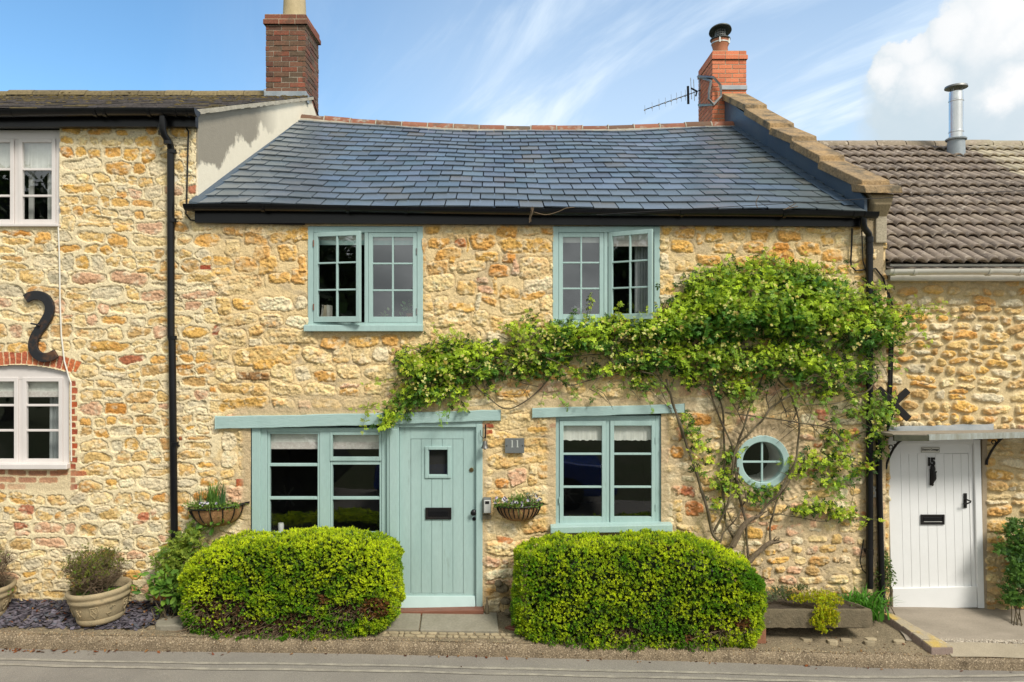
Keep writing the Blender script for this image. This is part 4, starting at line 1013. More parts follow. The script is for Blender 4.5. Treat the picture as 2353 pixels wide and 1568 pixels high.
# ---- gutters, fascias, downpipes
def gutter(mb, xa, za, xb, zb_, y, r, n=30, brackets=(), col=None):
    V = []; m = 13; N = 24
    for k in range(N + 1):
        x = xa + (xb - xa) * k / N; z = za + (zb_ - za) * k / N + .006 * math.sin(k / N * math.pi * 3)
        for j in range(m):
            th = math.pi + math.pi * j / (m - 1); V.append((x, y + r * math.cos(th) * -1, z + r * math.sin(th)))
    F_ = [(k * m + j, k * m + j + 1, (k + 1) * m + j + 1, (k + 1) * m + j) for k in range(N) for j in range(m - 1)]
    V2 = [(a, y + (b - y) * .94, za + (zb_ - za) * ((a - xa) / (xb - xa)) + (c - (za + (zb_ - za) * ((a - xa) / (xb - xa)))) * .94) for a, b, c in V]
    mb.add(V, F_); mb.add(V2, [tuple(reversed(f_)) for f_ in F_])
    for end in (0, N): mb.add([V[end * m + j] for j in range(m)], [tuple(range(m))])
    for x in brackets:
        z = za + (zb_ - za) * (x - xa) / (xb - xa); W = []
        for xx in (x - .016, x + .016):
            for j in range(m):
                th = math.pi + math.pi * j / (m - 1); W.append((xx, y - (r + .006) * math.cos(th), z + (r + .006) * math.sin(th)))
        mb.add(W, [(j, j + 1, m + j + 1, m + j) for j in range(m - 1)] + [tuple(range(m)), tuple(range(2 * m - 1, m - 1, -1))])
yg = -.14; r = .065
gx0, gx1 = PX(426, yg), PX(2014, yg)
mb = MB(); gutter(mb, gx0, PZ(471, yg), gx1, PZ(489, yg), yg, r, brackets=[PX(u, yg) for u in (445, 606, 800, 934, 1215, 1385, 1565, 1800, 1960, 1985)])
part(mb, 'gutter', M['black'], cottage, smooth=True, angle=50)
mb = MB()
mb.hexa([(PX(448, -.06), -.065, PZ(512, -.06)), (PX(1990, -.06), -.065, PZ(521, -.06)), (PX(1990, -.06), -.005, PZ(521, -.06)), (PX(448, -.06), -.005, PZ(512, -.06)),
         (PX(448, -.06), -.065, PZ(470, -.06)), (PX(1990, -.06), -.065, PZ(484, -.06)), (PX(1990, -.06), -.005, PZ(484, -.06)), (PX(448, -.06), -.005, PZ(470, -.06))])
part(mb, 'fascia_board', M['black'], cottage)
mb = MB(); yd_ = -.06
mb.tube([(PX(1984, yg), yg, PZ(500, yg)), (PX(1984, yg), yg, PZ(516, yg)), (PX(1986, -.12), -.12, PZ(524, -.12)), (PX(1996, -.07), -.07, PZ(537, -.07)), (PX(1998, yd_), yd_, PZ(548, yd_)), (PX(1998, yd_), yd_, PZ(570, yd_))], .034, 14)
mb.tube([(PX(1998, yd_), yd_, PZ(560, yd_)), (PX(1998, yd_), yd_, PZ(900, yd_)), (PX(1998.5, yd_), yd_, PZ(1352, yd_))], .036, 14)
for v in (545, 572, 1262): mb.tube([(PX(1998, yd_), yd_, PZ(v, yd_)), (PX(1998, yd_), yd_, PZ(v + 12, yd_))], .041, 14)
part(mb, 'downpipe', M['black'], cottage, smooth=True)
mb = MB(); mb.box(PX(1982, 0), PX(1990, 0), -.06, .0, PZ(1266), PZ(1259)); part(mb, 'pipe_clip', M['black'], cottage)

# ---- right gable: coping stones, kneeler, flashing
def cop_line(t):     # centre of the coping from eave (0) to chimney (1)
    return np.array([3.80 + (3.72 - 3.80) * t, -.06 + 4.25 * t, 0.0])
CP = [((1660, 215), 4.05), ((1757, 266), 3.05), ((1822, 316), 2.25), ((1880, 360), 1.55), ((1968, 428), .40)]
ys = [4.12, 3.17, 2.15, 1.54, .757, -.06]; cxl = [3.49, 3.54, 3.55, 3.60, 3.62, 3.72]; cxr = [3.90, 3.885, 3.90, 3.935, 3.93, 4.03]
def copz(y): return 4.60 + y * .585
mb = MB()
for i in range(5):
    ya, yb = ys[i + 1], ys[i]; th = .11
    za, zb2 = copz(ya) + .018, copz(yb) - .020
    ya -= .05; wob = random.uniform(-.008, .008)
    al, ar, bl_, br = cxl[i + 1] + wob, cxr[i + 1] + wob, cxl[i], cxr[i]
    if i == 0: bl_ += .0
    mb.hexa([(al, ya, za - th), (ar, ya, za - th), (br, yb, zb2 - th), (bl_, yb, zb2 - th), (al + .008, ya + .012, za), (ar - .004, ya + .012, za), (br, yb, zb2), (bl_ + .008, yb, zb2)])
mb.hexa([(3.71, -.22, 4.42), (4.10, -.22, 4.42), (4.10, .10, 4.50), (3.71, .10, 4.50), (3.70, -.20, 4.50), (4.09, -.20, 4.50), (4.08, .10, 4.60), (3.70, .10, 4.60)])
cop = part(mb, 'coping_stones', M['coping'], cottage, bevel=.010)
mb = MB()
prism_x(mb, [(-.02, 3.5), (-.02, copz(-.02) - .10), (4.3, copz(4.3) - .12), (4.3, 3.5)], 3.80, 4.0, c=(.40, .31, .19), skew=-.045)
mb.hexa([(3.84, -.14, PZ(470, -.14)), (4.02, -.14, PZ(470, -.14)), (4.02, .10, PZ(540)), (3.86, .10, PZ(540)), (3.80, -.14, 4.425), (4.05, -.14, 4.425), (4.05, .10, 4.49), (3.80, .10, 4.49)], (.36, .28, .17))
mb.box(3.90, 4.02, -.05, .1, PZ(560), PZ(490), (.42, .36, .26))
part(mb, 'gable_wall', M['stone'], cottage, bevel=.012)
mb = MB()
prism_x(mb, [(-.12, 4.22), (-.12, 4.38), (0, copz(0) - .10), (4.12, copz(4.12) - .12), (4.12, copz(4.12) - .62), (0, 4.22)], 3.735, 3.765, skew=-.048)
part(mb, 'flashing', M['flash'], cottage)
mb = MB()
for k in range(12):
    t = .04 + k * .076; p_ = roof_pt(.985, t, .025); q_ = roof_pt(.985, t + .085, .02)
    mb.hexa([p_ + np.array((-.05, 0, 0)), p_ + np.array((.07, 0, 0)), q_ + np.array((.07, 0, 0)), q_ + np.array((-.05, 0, 0)), p_ + np.array((-.05, 0, .006)), p_ + np.array((.07, 0, .006)), q_ + np.array((.07, 0, .006)), q_ + np.array((-.05, 0, .006))])
part(mb, 'soaker', M['flash'], cottage)

# ---- chimneys brick by brick
def brick_stack(x0, x1, y0, y1, z0, z1, cols, course=.075, L=.225, joint=.010, dark=0.0, mossy=False, rough=.002):
    mb = MB(); z = z0; r_ = 0; Wd = .1025
    while z < z1 - .01:
        off = (L / 2 if r_ % 2 else 0)
        def pick():
            c_ = np.array(random.choice(cols)) * random.uniform(.85, 1.12)
            if mossy and random.random() < .45: c_ = c_ * .45 + np.array((.12, .09, .055)) * .55
            return c_
        for (a, b, horizontal) in ((x0, x1, True), (y0, y1, False)):
            p = a - off
            while p < b - .005:
                q0, q1 = max(a, p) , min(b, p + L - joint)
                if q1 - q0 > .02:
                    d = random.uniform(-rough, rough * 1.5)
                    if horizontal: mb.box(q0, q1, y0 - d, y0 + .05, z, z + course - joint, pick()); mb.box(q0, q1, y1 - .05, y1 + d, z, z + course - joint, pick())
                    else: mb.box(x0 - d, x0 + .05, q0, q1, z + .0004, z + course - joint - .0004, pick()); mb.box(x1 - .05, x1 + d, q0, q1, z + .0004, z + course - joint - .0004, pick())
                p += L
        z += course; r_ += 1
    mo = (.42, .36, .25) if not mossy else (.30, .26, .20)
    mb.box(x0 + .006, x1 - .006, y0 + .006, y1 - .006, z0, z, mo)
    return mb, z
cy0 = 3.97; kx = K(cy0); cdep = .78
cx0, cx1 = (611 - CX) * kx, (702 - CX) * kx
oldb = [np.array(lin(*c)) * .72 for c in ((138, 86, 66), (148, 90, 68), (122, 80, 64), (106, 76, 62), (160, 94, 72))]
mb, ztop = brick_stack(cx0, cx1, cy0, cy0 + cdep, PZ(57, cy0) - 15 * .0855, PZ(57, cy0) - .001, oldb, course=.0855, L=.262, joint=.012, mossy=True, rough=.005)
b2, z2_ = brick_stack(cx0 - .035, cx1 + .035, cy0 - .035, cy0 + cdep + .035, ztop, ztop + .084, oldb[:2] + oldb[4:], course=.0855, L=.262, rough=.004)
b3, z3_ = brick_stack(cx0 - .015, cx1 + .015, cy0 - .015, cy0 + cdep + .015, z2_, z2_ + .084, oldb[:2] + oldb[4:], course=.0855, L=.262, rough=.004)
for q in (b2, b3):
    for V_, C_ in zip(q.V, q.C): pass
    mb.L += [l + mb.n for l in q.L]; mb.S += q.S; mb.V += q.V; mb.C += q.C; mb.n += q.n
chim = part(mb, 'chimney', M['oldbrick'], left_house, bevel=.003)
pcx, pcy = (677 - CX) * K(4.36), 4.36
mb = MB(); mb.lathe([(.30, z3_ - .01), (.24, z3_ + .05), (.20, z3_ + .075)], (pcx, pcy, 0), 24); part(mb, 'flaunching', M['cement'], chim, smooth=True)
mb = MB(); mb.lathe([(.195, z3_ + .05), (.185, z3_ + .30), (.175, z3_ + .55), (.20, z3_ + .57), (.20, z3_ + .63), (.15, z3_ + .63), (.14, z3_ + .3)], (pcx, pcy, 0), 28); part(mb, 'chimney_pot', M['potclay'], chim, smooth=True)
mb = MB(); mb.box(cx0 - .02, cx1 + .02, cy0 - .03, cy0 + .02, PZ(226, cy0), PZ(211, cy0)); mb.box(cx1 - .01, cx1 + .035, cy0 - .02, cy0 + .1, PZ(236, cy0), PZ(215, cy0)); mb.box(cx0 - .03, cx0, cy0 - .02, cy0 + .3, PZ(224, cy0), PZ(205, cy0))
part(mb, 'chimney_flashing', M['lead'], chim, bevel=.006)

cy1 = 4.13; kx = K(cy1)
rx0, rx1 = (1637 - CX) * kx, (1715 - CX) * kx
newb = [np.array(lin(*c)) * .84 for c in ((226, 134, 94), (232, 140, 100), (220, 126, 88), (226, 136, 98), (214, 122, 88))]
ct = PZ(137, cy1)
n_c = 19
mb, ztop = brick_stack(rx0, rx1, cy1, cy1 + .88, ct - n_c * .075, ct - .001, newb, joint=.013, rough=.0008)
b2, z2_ = brick_stack(rx0 - .012, rx1 + .018, cy1 - .025, cy1 + .905, ztop, ztop + .07, newb, rough=.0008)
b3, z3_ = brick_stack(rx0, rx1, cy1 - .002, cy1 + .882, z2_, z2_ + .07, newb, rough=.0008)
for q in (b2, b3): mb.L += [l + mb.n for l in q.L]; mb.S += q.S; mb.V += q.V; mb.C += q.C; mb.n += q.n
chim2 = part(mb, 'chimney', M['brick'], cottage, bevel=.002)
mb = MB(); mb.box(rx0 + .14, rx1 + .01, cy1 - .02, cy1 + .03, PZ(207, cy1), PZ(197, cy1)); part(mb, 'chimney_flashing', M['lead'], chim2, bevel=.004)
fx_, fy_ = (1655 - CX) * K(4.5), 4.5
zc = z3_ + .10
mb = MB(); mb.lathe([(.135, zc - .12), (.125, zc + .10), (.14, zc + .13), (.15, zc + .22), (.13, zc + .22)], (fx_, fy_, 0), 24); part(mb, 'chimney_pot', M['terracotta'], chim2, smooth=True)
mb = MB(); mb.lathe([(.148, zc + .155), (.152, zc + .158), (.152, zc + .176), (.148, zc + .178)], (fx_, fy_, 0), 24)
for a in (-1.9, -.6, .8, 2.2): mb.obox((fx_ + .152 * math.cos(a), fy_ + .152 * math.sin(a), zc + .19), (.012, 0, 0), (0, .012, 0), (0, 0, .05))
part(mb, 'pot_band', M['silver'], chim2)
mb = MB(); mb.lathe([(.02, zc + .235), (.168, zc + .225), (.172, zc + .235), (.165, zc + .247), (.02, zc + .26)], (fx_, fy_, 0), 28)
mb.lathe([(.005, zc + .47), (.185, zc + .365), (.19, zc + .345), (.184, zc + .348), (.01, zc + .42)], (fx_, fy_, 0), 28)
for q_ in (mb.V[-1],): q_[:, 2] += -.26 * (q_[:, 1] - fy_) + .03
cw = part(mb, 'cowl', M['darksteel'], chim2, smooth=True)
mb = MB()
for k in range(18):
    a = 2 * math.pi * k / 18; mb.tube([(fx_ + .088 * math.cos(a), fy_ + .088 * math.sin(a), zc + .24), (fx_ + .088 * math.cos(a), fy_ + .088 * math.sin(a), zc + .39)], .0035, 5)
for z in (.27, .30, .33): mb.lathe([(.086, zc + z), (.091, zc + z), (.091, zc + z + .006), (.086, zc + z + .006)], (fx_, fy_, 0), 18)
part(mb, 'cowl_mesh', M['dullsteel'], chim2)

# ---- left house: roof, cheek, gutter
ly0, ly1 = -.16, 4.3
lz0, lz1 = PZ(251, ly0), PZ(214, ly1) - .06
sl = (lz1 - lz0) / (ly1 - ly0)
xv = lambda y: -3.345 - .004 * y
mb = MB(); NR = 23
for r_ in range(NR):
    ya, yb = ly0 + (ly1 - ly0) * r_ / NR, min(ly1, ly0 + (ly1 - ly0) * (r_ + 1.15) / NR); x = -10.2 + random.uniform(0, .2)
    while x < xv(ya):
        w_ = random.uniform(.14, .30); x1_ = min(x + w_ - .004, xv(ya)); f = random.uniform(.65, 1.3)
        d = random.uniform(-.016, .01); lf = random.uniform(.012, .026)
        col = np.array((.072, .062, .060)) * f
        if random.random() < .16 + .10 * (yb / ly1): col = np.array((.15, .115, .05)) * random.uniform(.6, 1.1)
        za, zb2 = lz0 + sl * (ya + d - ly0), lz0 + sl * (yb - ly0)
        mb.hexa([(x, ya + d, za + lf - .012), (x1_, ya + d, za + lf - .012 + random.uniform(-.004, .004)), (x1_, yb, zb2 - .004), (x, yb, zb2 - .004), (x, ya + d, za + lf), (x1_, ya + d, za + lf), (x1_, yb, zb2 + .006), (x, yb, zb2 + .006)], col)
        x += w_
roofl = part(mb, 'roof', M['oldslate'], left_house)
mb = MB(); x = -10.2
while x < xv(ly1) - .55:
    col = np.array((.19, .145, .07)) * random.uniform(.7, 1.2)
    h = random.uniform(-.012, .012); V = []
    for xx in (x, x + .43):
        for j in range(7):
            th = math.pi * j / 6; V.append((xx, ly1 - .15 * math.cos(th), lz1 - .03 + h + .12 * math.sin(th)))
    mb.add(V, [(j, 7 + j, 8 + j, j + 1) for j in range(6)] + [tuple(range(7))[::-1], tuple(range(7, 14))], col); x += .44
part(mb, 'ridge_tiles', M['oldslate'], roofl)
# moss cushions on the old roof
mb = MB(); mp_ = []
ico = [(0, 0, 1), (.9, 0, .45), (.28, .85, .45), (-.73, .53, .45), (-.73, -.53, .45), (.28, -.85, .45), (1, 0, -.1), (.3, .95, -.1), (-.8, .6, -.1), (-.8, -.6, -.1), (.3, -.95, -.1)]
icf = [(0, 1, 2), (0, 2, 3), (0, 3, 4), (0, 4, 5), (0, 5, 1)] + [(1 + k, 6 + k, 6 + (k + 1) % 5) for k in range(5)] + [(1 + k, 6 + (k + 1) % 5, 1 + (k + 1) % 5) for k in range(5)]
N = 700; tt = rng.random(N) ** .30; px_ = -9 + rng.random(N) * 5.65; py_ = ly0 + (ly1 - ly0) * tt
pos = np.stack([px_, py_, lz0 + sl * (py_ - ly0) + .012 + (py_ > ly1 - .12) * .05], 1)
Rm = basis(np.tile(np.array([[0, -.38, .92]]), (N, 1)) + rng.normal(size=(N, 3)) * .1, rng)
mcol = np.array((.16, .115, .035)) * rng.uniform(.5, 1.3, (N, 1)) + rng.uniform(0, .03, (N, 1)) * np.array((1, .7, .2))
mb.scatter(np.array(ico) * np.array((1, 1, .55)), icf, pos, Rm, rng.uniform(.012, .045, N), mcol)
part(mb, 'moss', M['leaf'], roofl, kind='stuff')
mb = MB()
mb.add([(-10.2, ly0, lz0 - .01), (xv(ly0) - .01, ly0, lz0 - .01), (xv(ly1) - .01, ly1, lz1 - .01), (-10.2, ly1, lz1 - .01), (-10.2, 8.0, lz0), (xv(8), 8.0, lz0)], [(0, 1, 2, 3), (3, 2, 5, 4)])
part(mb, 'roof_underlay', M['black'], roofl)
mb = MB()     # mortar verge
nv = 40
for k in range(nv):
    ya, yb = ly0 + (ly1 - ly0) * k / nv, ly0 + (ly1 - ly0) * (k + 1) / nv
    za, zb2 = lz0 + sl * (ya - ly0), lz0 + sl * (yb - ly0); t_ = .055
    a_, b_ = random.uniform(-.006, .006), random.uniform(-.006, .006)
    mb.hexa([(xv(ya) - .12, ya, za - t_), (xv(ya) + .012, ya, za - t_ + a_), (xv(yb) + .012, yb, zb2 - t_ + a_), (xv(yb) - .12, yb, zb2 - t_), (xv(ya) - .12, ya, za - .004), (xv(ya) + .010, ya, za - .006), (xv(yb) + .010, yb, zb2 - .006), (xv(yb) - .12, yb, zb2 - .004)])
part(mb, 'verge_mortar', surf('pale_verge_mortar', (.50, .45, .35), (.38, .34, .26), scale=8, rough=.95, fine=.2, bump=.8, bump_scale=40, dist=.01), roofl)
# rendered gable cheek above the cottage's roof
mb = MB()
poly = [(-.005, 4.28), (2.0, 5.2), (3.95, 6.15), (5.6, 6.0), (5.6, lz1 - .75), (4.25, lz1 - .05), (-.005, lz0 + sl * .155 - .05)]
prism_x(mb, list(reversed(poly)), -3.72, -3.385)
m_, nt, b_ = material('stained_lime_render'); lk = nt.links.new
t_ = nt.nodes.new('ShaderNodeTexCoord')
q1 = nd(nt, 'ShaderNodeTexNoise', Scale=1.5, Detail=6.0, Roughness=.62); lk(t_.outputs['Object'], q1.inputs['Vector'])
q2 = nd(nt, 'ShaderNodeTexNoise', Scale=9.0, Detail=6.0, Roughness=.6); lk(t_.outputs['Object'], q2.inputs['Vector'])
sx = nt.nodes.new('ShaderNodeSeparateXYZ'); lk(t_.outputs['Object'], sx.inputs[0])
# height above the roof line decides where the grey bare render shows
ma = nt.nodes.new('ShaderNodeMath'); ma.operation = 'MULTIPLY_ADD'; lk(sx.outputs[1], ma.inputs[0]); ma.inputs[1].default_value = -.47; lk(sx.outputs[2], ma.inputs[2])
mc = nt.nodes.new('ShaderNodeMath'); mc.operation = 'MULTIPLY_ADD'; lk(q1.outputs[0], mc.inputs[0]); mc.inputs[1].default_value = .9; lk(ma.outputs[0], mc.inputs[2])
r1 = nt.nodes.new('ShaderNodeMapRange'); lk(mc.outputs[0], r1.inputs[0]); r1.inputs[1].default_value = 5.19; r1.inputs[2].default_value = 5.25
r2 = nt.nodes.new('ShaderNodeMapRange'); lk(sx.outputs[1], r2.inputs[0]); r2.inputs[1].default_value = 2.6; r2.inputs[2].default_value = 1.7
mm2 = nt.nodes.new('ShaderNodeMath'); mm2.operation = 'MULTIPLY'; lk(r1.outputs[0], mm2.inputs[0]); lk(r2.outputs[0], mm2.inputs[1])
def cmix(f, a, b):
    x = nt.nodes.new('ShaderNodeMix'); x.data_type = 'RGBA'; lk(f, x.inputs[0])
    for i, q in ((6, a), (7, b)):
        if isinstance(q, tuple): x.inputs[i].default_value = (*q, 1)
        else: lk(q, x.inputs[i])
    return x.outputs[2]
cA = cmix(q2.outputs[0], (.92, .83, .65), (.80, .71, .54)); cB = cmix(q2.outputs[0], (.36, .315, .24), (.29, .255, .195))
lk(cmix(mm2.outputs[0], cA, cB), b_.inputs['Base Color']); b_.inputs['Roughness'].default_value = .92
bp = nd(nt, 'ShaderNodeBump', Strength=.5, Distance=.008); q3 = nd(nt, 'ShaderNodeTexNoise', Scale=45.0, Detail=5.0); lk(t_.outputs['Object'], q3.inputs['Vector']); lk(q3.outputs[0], bp.inputs['Height']); lk(bp.outputs[0], b_.inputs['Normal'])
part(mb, 'gable_wall', m_, left_house)
mb = MB()
for k in range(10):
    t0, t1 = k / 10, (k + 1) / 10; p_, q_ = roof_pt(0, t0, .012), roof_pt(0, t1, .012)
    mb.hexa([p_ + np.array((-.07, 0, 0)), p_ + np.array((.035, 0, .0)), q_ + np.array((.035, 0, 0)), q_ + np.array((-.07, 0, 0)), p_ + np.array((-.07, 0, .03)), p_ + np.array((.03, 0, .012)), q_ + np.array((.03, 0, .012)), q_ + np.array((-.07, 0, .03))])
part(mb, 'flashing', M['flash'], cottage)
mb = MB(); mb.hexa([(-3.46, -.10, 4.27), (-3.36, -.10, 4.27), (-3.33, .02, 4.32), (-3.46, .02, 4.32), (-3.45, -.07, 4.35), (-3.38, -.07, 4.35), (-3.36, .02, 4.40), (-3.45, .02, 4.40)]); part(mb, 'lead_corner', M['lead'], cottage, bevel=.01)
yg2 = -.17
mb = MB(); gutter(mb, -8.2, PZ(256, yg2), PX(452, yg2), PZ(253, yg2), yg2, .068, brackets=[PX(u, yg2) for u in (30, 222, 244, 345, 375, 405, 430, 450)]); part(mb, 'gutter', M['black'], left_house, smooth=True, angle=50)
mb = MB(); mb.box(-8.2, PX(450, -.08), -.09, -.02, PZ(292, -.08), PZ(258, -.08)); part(mb, 'fascia_board', M['black'], left_house)
mb = MB(); yd_ = -.065
mb.tube([(PX(374, yg2), yg2, PZ(268, yg2)), (PX(374, yg2), yg2, PZ(298, yg2)), (PX(377, -.15), -.15, PZ(310, -.15)), (PX(390, -.09), -.09, PZ(330, -.09)), (PX(392.5, yd_), yd_, PZ(340, yd_)), (PX(392.5, yd_), yd_, PZ(370, yd_))], .036, 14)
mb.tube([(PX(392.5, yd_), yd_, PZ(345, yd_)), (PX(393, yd_), yd_, PZ(775, yd_)), (PX(395.5, yd_), yd_, PZ(785, yd_)), (PX(400.5, yd_), yd_, PZ(1225, yd_)), (PX(401, yd_), yd_, PZ(1380, yd_))], .038, 14)
for u, v in ((374, 292), (377, 306), (389, 328), (392.5, 345), (393, 503), (394, 772), (398, 1016)): mb.tube([(PX(u, yd_ - .03), yd_ - (.03 if v > 340 else .09) + .03, PZ(v, yd_)), (PX(u, yd_ - .03), yd_ - (.03 if v > 340 else .09) + .03, PZ(v + 8, yd_))], .043, 14)
part(mb, 'downpipe', M['black'], left_house, smooth=True)
mb = MB()
for u, v, s_ in ((394, 503, 1), (398, 1016, 1)):
    mb = MB(); mb.tube([(PX(u), -.06, PZ(v)), (PX(u + 16), -.01, PZ(v + 9))], .010, 8); part(mb, 'pipe_clip', M['black'], left_house)

# ---- left house windows
def sash_row(w, x0, x1, xm, z0, z1, y, bars, mat, gm, st=.045, mull=.05):
    leaf_frame(w, x0, xm - mull / 2, z0, z1, y, mat, gm, 1, bars, stile=st, top=st, bot=st + .012, bar=.026, hinge='L')
    leaf_frame(w, xm + mull / 2, x1, z0, z1, y, mat, gm, 1, bars, stile=st, top=st, bot=st + .012, bar=.026, hinge='R')
x0, x1, z0, z1 = rect(-72, 297, 138, 519); xm = PX(34); y = .03
mb = MB(); mb.frame(x0, x1, z0, z1, .062, .062, .10, .02, y, y + .09); mb.box(xm - .024, xm + .024, y + .003, y + .087, z0 + .02, z1 - .10)
w = part(mb, 'window', M['offwhite'], left_house, bevel=.005)
leaf_frame(w, x0 + .064, xm - .026, z0 + .022, z1 - .102, y - .012, M['offwhite'], M['glass'], 1, [PZ(388), PZ(449)], stile=.04, top=.035, bot=.05, bar=.024, hinge='L')
leaf_frame(w, xm + .026, x1 - .064, z0 + .022, z1 - .102, y - .012, M['offwhite'], M['glass'], 1, [PZ(388), PZ(449)], stile=.04, top=.035, bot=.05, bar=.024, hinge='R')
mb = MB(); mb.box(x0 - .01, x1 + .012, -.05, .06, z0 - .015, z0 + .012); part(mb, 'sill', M['offwhite'], w, bevel=.005)
room(w, x0 + .03, x1 - .03, z0 + .03, z1 - .03, y + .10, 1.6)
for a, b in ((x0 + .08, xm - .03), (xm + .03, x1 - .08)): blind(w, a, b, z1 - .09, PZ(388), y + .06, None)
mb = MB(); mb.box(x1 - .24, x1 - .19, y + .13, y + .15, z0 + .05, PZ(390)); mb.box(xm + .04, xm + .09, y + .13, y + .15, z0 + .05, z1 - .1); part(mb, 'inner_frame', M['reveal'], w)
x0, x1, z0, z1 = rect(-72, 840, 160, 1074); xm = PX(44); y = .025
mb = MB()
n = 16; ztop_ = lambda x: acz + math.sqrt(max(0, (R_arc - .006) ** 2 - (x - acx) ** 2))
arc = [(x1 - (x1 - x0) * k / n, ztop_(x1 - (x1 - x0) * k / n)) for k in range(n + 1)]
zin = PZ(872)
for k in range(n): mb.prism([(arc[k + 1][0], zin), (arc[k][0], zin), arc[k][0:2], arc[k + 1][0:2]], y, y + .09)
mb.box(x0, x0 + .085, y, y + .09, z0, zin); mb.box(x1 - .085, x1, y, y + .09, z0, zin); mb.box(x0 + .085, x1 - .085, y, y + .09, z0, z0 + .03); mb.box(xm - .022, xm + .022, y + .003, y + .087, z0 + .03, zin)
w = part(mb, 'window', M['offwhite'], left_house)
for a, b, hg in ((x0 + .087, xm - .024, 'L'), (xm + .024, x1 - .087, 'R')):
    leaf_frame(w, a, b, z0 + .032, zin + .02, y - .012, M['offwhite'], M['darkglass'], 1, [PZ(932), PZ(990)], stile=.042, top=.045, bot=.055, bar=.024, hinge=hg)
mb = MB(); mb.box(x0 - .01, x1 + .012, -.07, .06, z0 - .012, z0 + .045); part(mb, 'sill', M['offwhite'], w, bevel=.008)
room(w, x0 + .03, x1 - .03, z0 + .03, zin, y + .10, 1.4)
for a, b in ((x0 + .1, xm - .03), (xm + .03, x1 - .1)): blind(w, a, b, zin, PZ(914), y + .06, 'blindhem', .06)
mb = MB()
for k in range(3): mb.tube([(x1 - .34 + k * .035, .22 + .012 * (k % 2), z0), (x1 - .335 + k * .035, .22 + .012 * (k % 2), PZ(905))], .02, 8)
part(mb, 'curtain', M['curtain'], w, smooth=True)

# ---- wall anchors (iron tie plates)
def flat_bar(mb, pts, w_, y0, y1):
    pts = [np.array(p) for p in pts]; n = len(pts); L_, R_ = [], []
    for i in range(n):
        t = pts[min(i + 1, n - 1)] - pts[max(i - 1, 0)]; t = t / np.linalg.norm(t); nn = np.array((-t[1], t[0])) * w_ / 2
        L_.append(pts[i] + nn); R_.append(pts[i] - nn)
    V = [(p[0], y0, p[1]) for p in L_] + [(p[0], y0, p[1]) for p in R_] + [(p[0], y1, p[1]) for p in L_] + [(p[0], y1, p[1]) for p in R_]
    f = []
    for i in range(n - 1):
        a, b, c, d = i, n + i, 2 * n + i, 3 * n + i
        f += [(a, b, b + 1, a + 1), (c, c + 1, d + 1, d), (a, a + 1, c + 1, c), (b, d, d + 1, b + 1)]
    f += [(0, 2 * n, 3 * n, n), (n - 1, 2 * n - 1, 4 * n - 1, 3 * n - 1)]
    mb.add(V, f)
def smooth_path(pts, m=6):
    pts = [np.array(p, dtype=float) for p in pts]; out = []
    for i in range(len(pts) - 1):
        p0, p1, p2, p3 = pts[max(i - 1, 0)], pts[i], pts[i + 1], pts[min(i + 2, len(pts) - 1)]
        for k in range(m):
            t = k / m; out.append(.5 * (2 * p1 + (p2 - p0) * t + (2 * p0 - 5 * p1 + 4 * p2 - p3) * t * t + (3 * p1 - p0 - 3 * p2 + p3) * t ** 3))
    out.append(pts[-1]); return out
pts = [(65, 688), (78, 681), (96, 680), (112, 688), (120, 705), (118, 722), (108, 741), (95, 760), (85, 778), (82, 796), (88, 812), (102, 821), (120, 820), (135, 812)]
mb = MB(); flat_bar(mb, smooth_path([(PX(u), PZ(v)) for u, v in pts]), .098, -.055, -.024); part(mb, 'wall_anchor', M['rust_iron'], left_house, bevel=.006, label='black iron S-shaped tie plate')
mb = MB(); mb.tube([(PX(80), -.06, PZ(744)), (PX(102), -.075, PZ(748))], .010, 8); part(mb, 'anchor_pin', M['rust_iron'], left_house)
ya = -.045
mb = MB()
flat_bar(mb, [(PX(2016, ya), PZ(893, ya)), (PX(2050, ya), PZ(927, ya)), (PX(2086, ya), PZ(963, ya))], .075, ya - .03, ya - .005)
flat_bar(mb, [(PX(2087, ya), PZ(897, ya)), (PX(2056, ya), PZ(926, ya)), (PX(2028, ya), PZ(955, ya))], .070, ya - .008, ya + .018)
part(mb, 'wall_anchor', M['iron'], right_house, bevel=.005, label='black iron X-shaped tie plate')

# ---- cables on the walls
def cable(mb, pts, r, y):
    mb = MB(); mb.tube([(PX(u, y), y, PZ(v, y)) for u, v in pts], r, 6); part(mb, 'cable', M['cable_w' if r == .0075 else 'iron'], left_house if pts[0][0] < 800 else right_house)
mb = MB(); cable(mb, [(134, 520), (137, 600), (138, 690), (141, 770), (148, 830), (158, 866), (163, 880), (163, 960), (164, 1060)], .0075, -.035)
mb = MB(); cable(mb, [(425, 290), (433, 302), (431, 380), (429, 462), (427, 492), (438, 506), (470, 511), (700, 516)], .0085, -.04)
mb = MB(); cable(mb, [(1958, 525), (1957, 560), (1955, 600), (1956, 612), (1966, 622), (1990, 620), (2012, 617), (2030, 640), (2036, 668)], .009, -.035)
cable(mb, [(1980, 530), (1983, 600), (1995, 640), (1998, 670)], .006, -.05)
cable(mb, [(2033, 660), (2042, 690), (2046, 760), (2044, 860), (2040, 940), (2046, 970), (2036, 992), (2026, 1010)], .017, .02)
cable(mb, [(2041, 672), (2050, 700), (2051, 800), (2048, 900), (2050, 960), (2041, 985)], .011, .02)
cable(mb, [(1985, 1240), (1976, 1290), (1982, 1310), (1990, 1318)], .006, -.04)

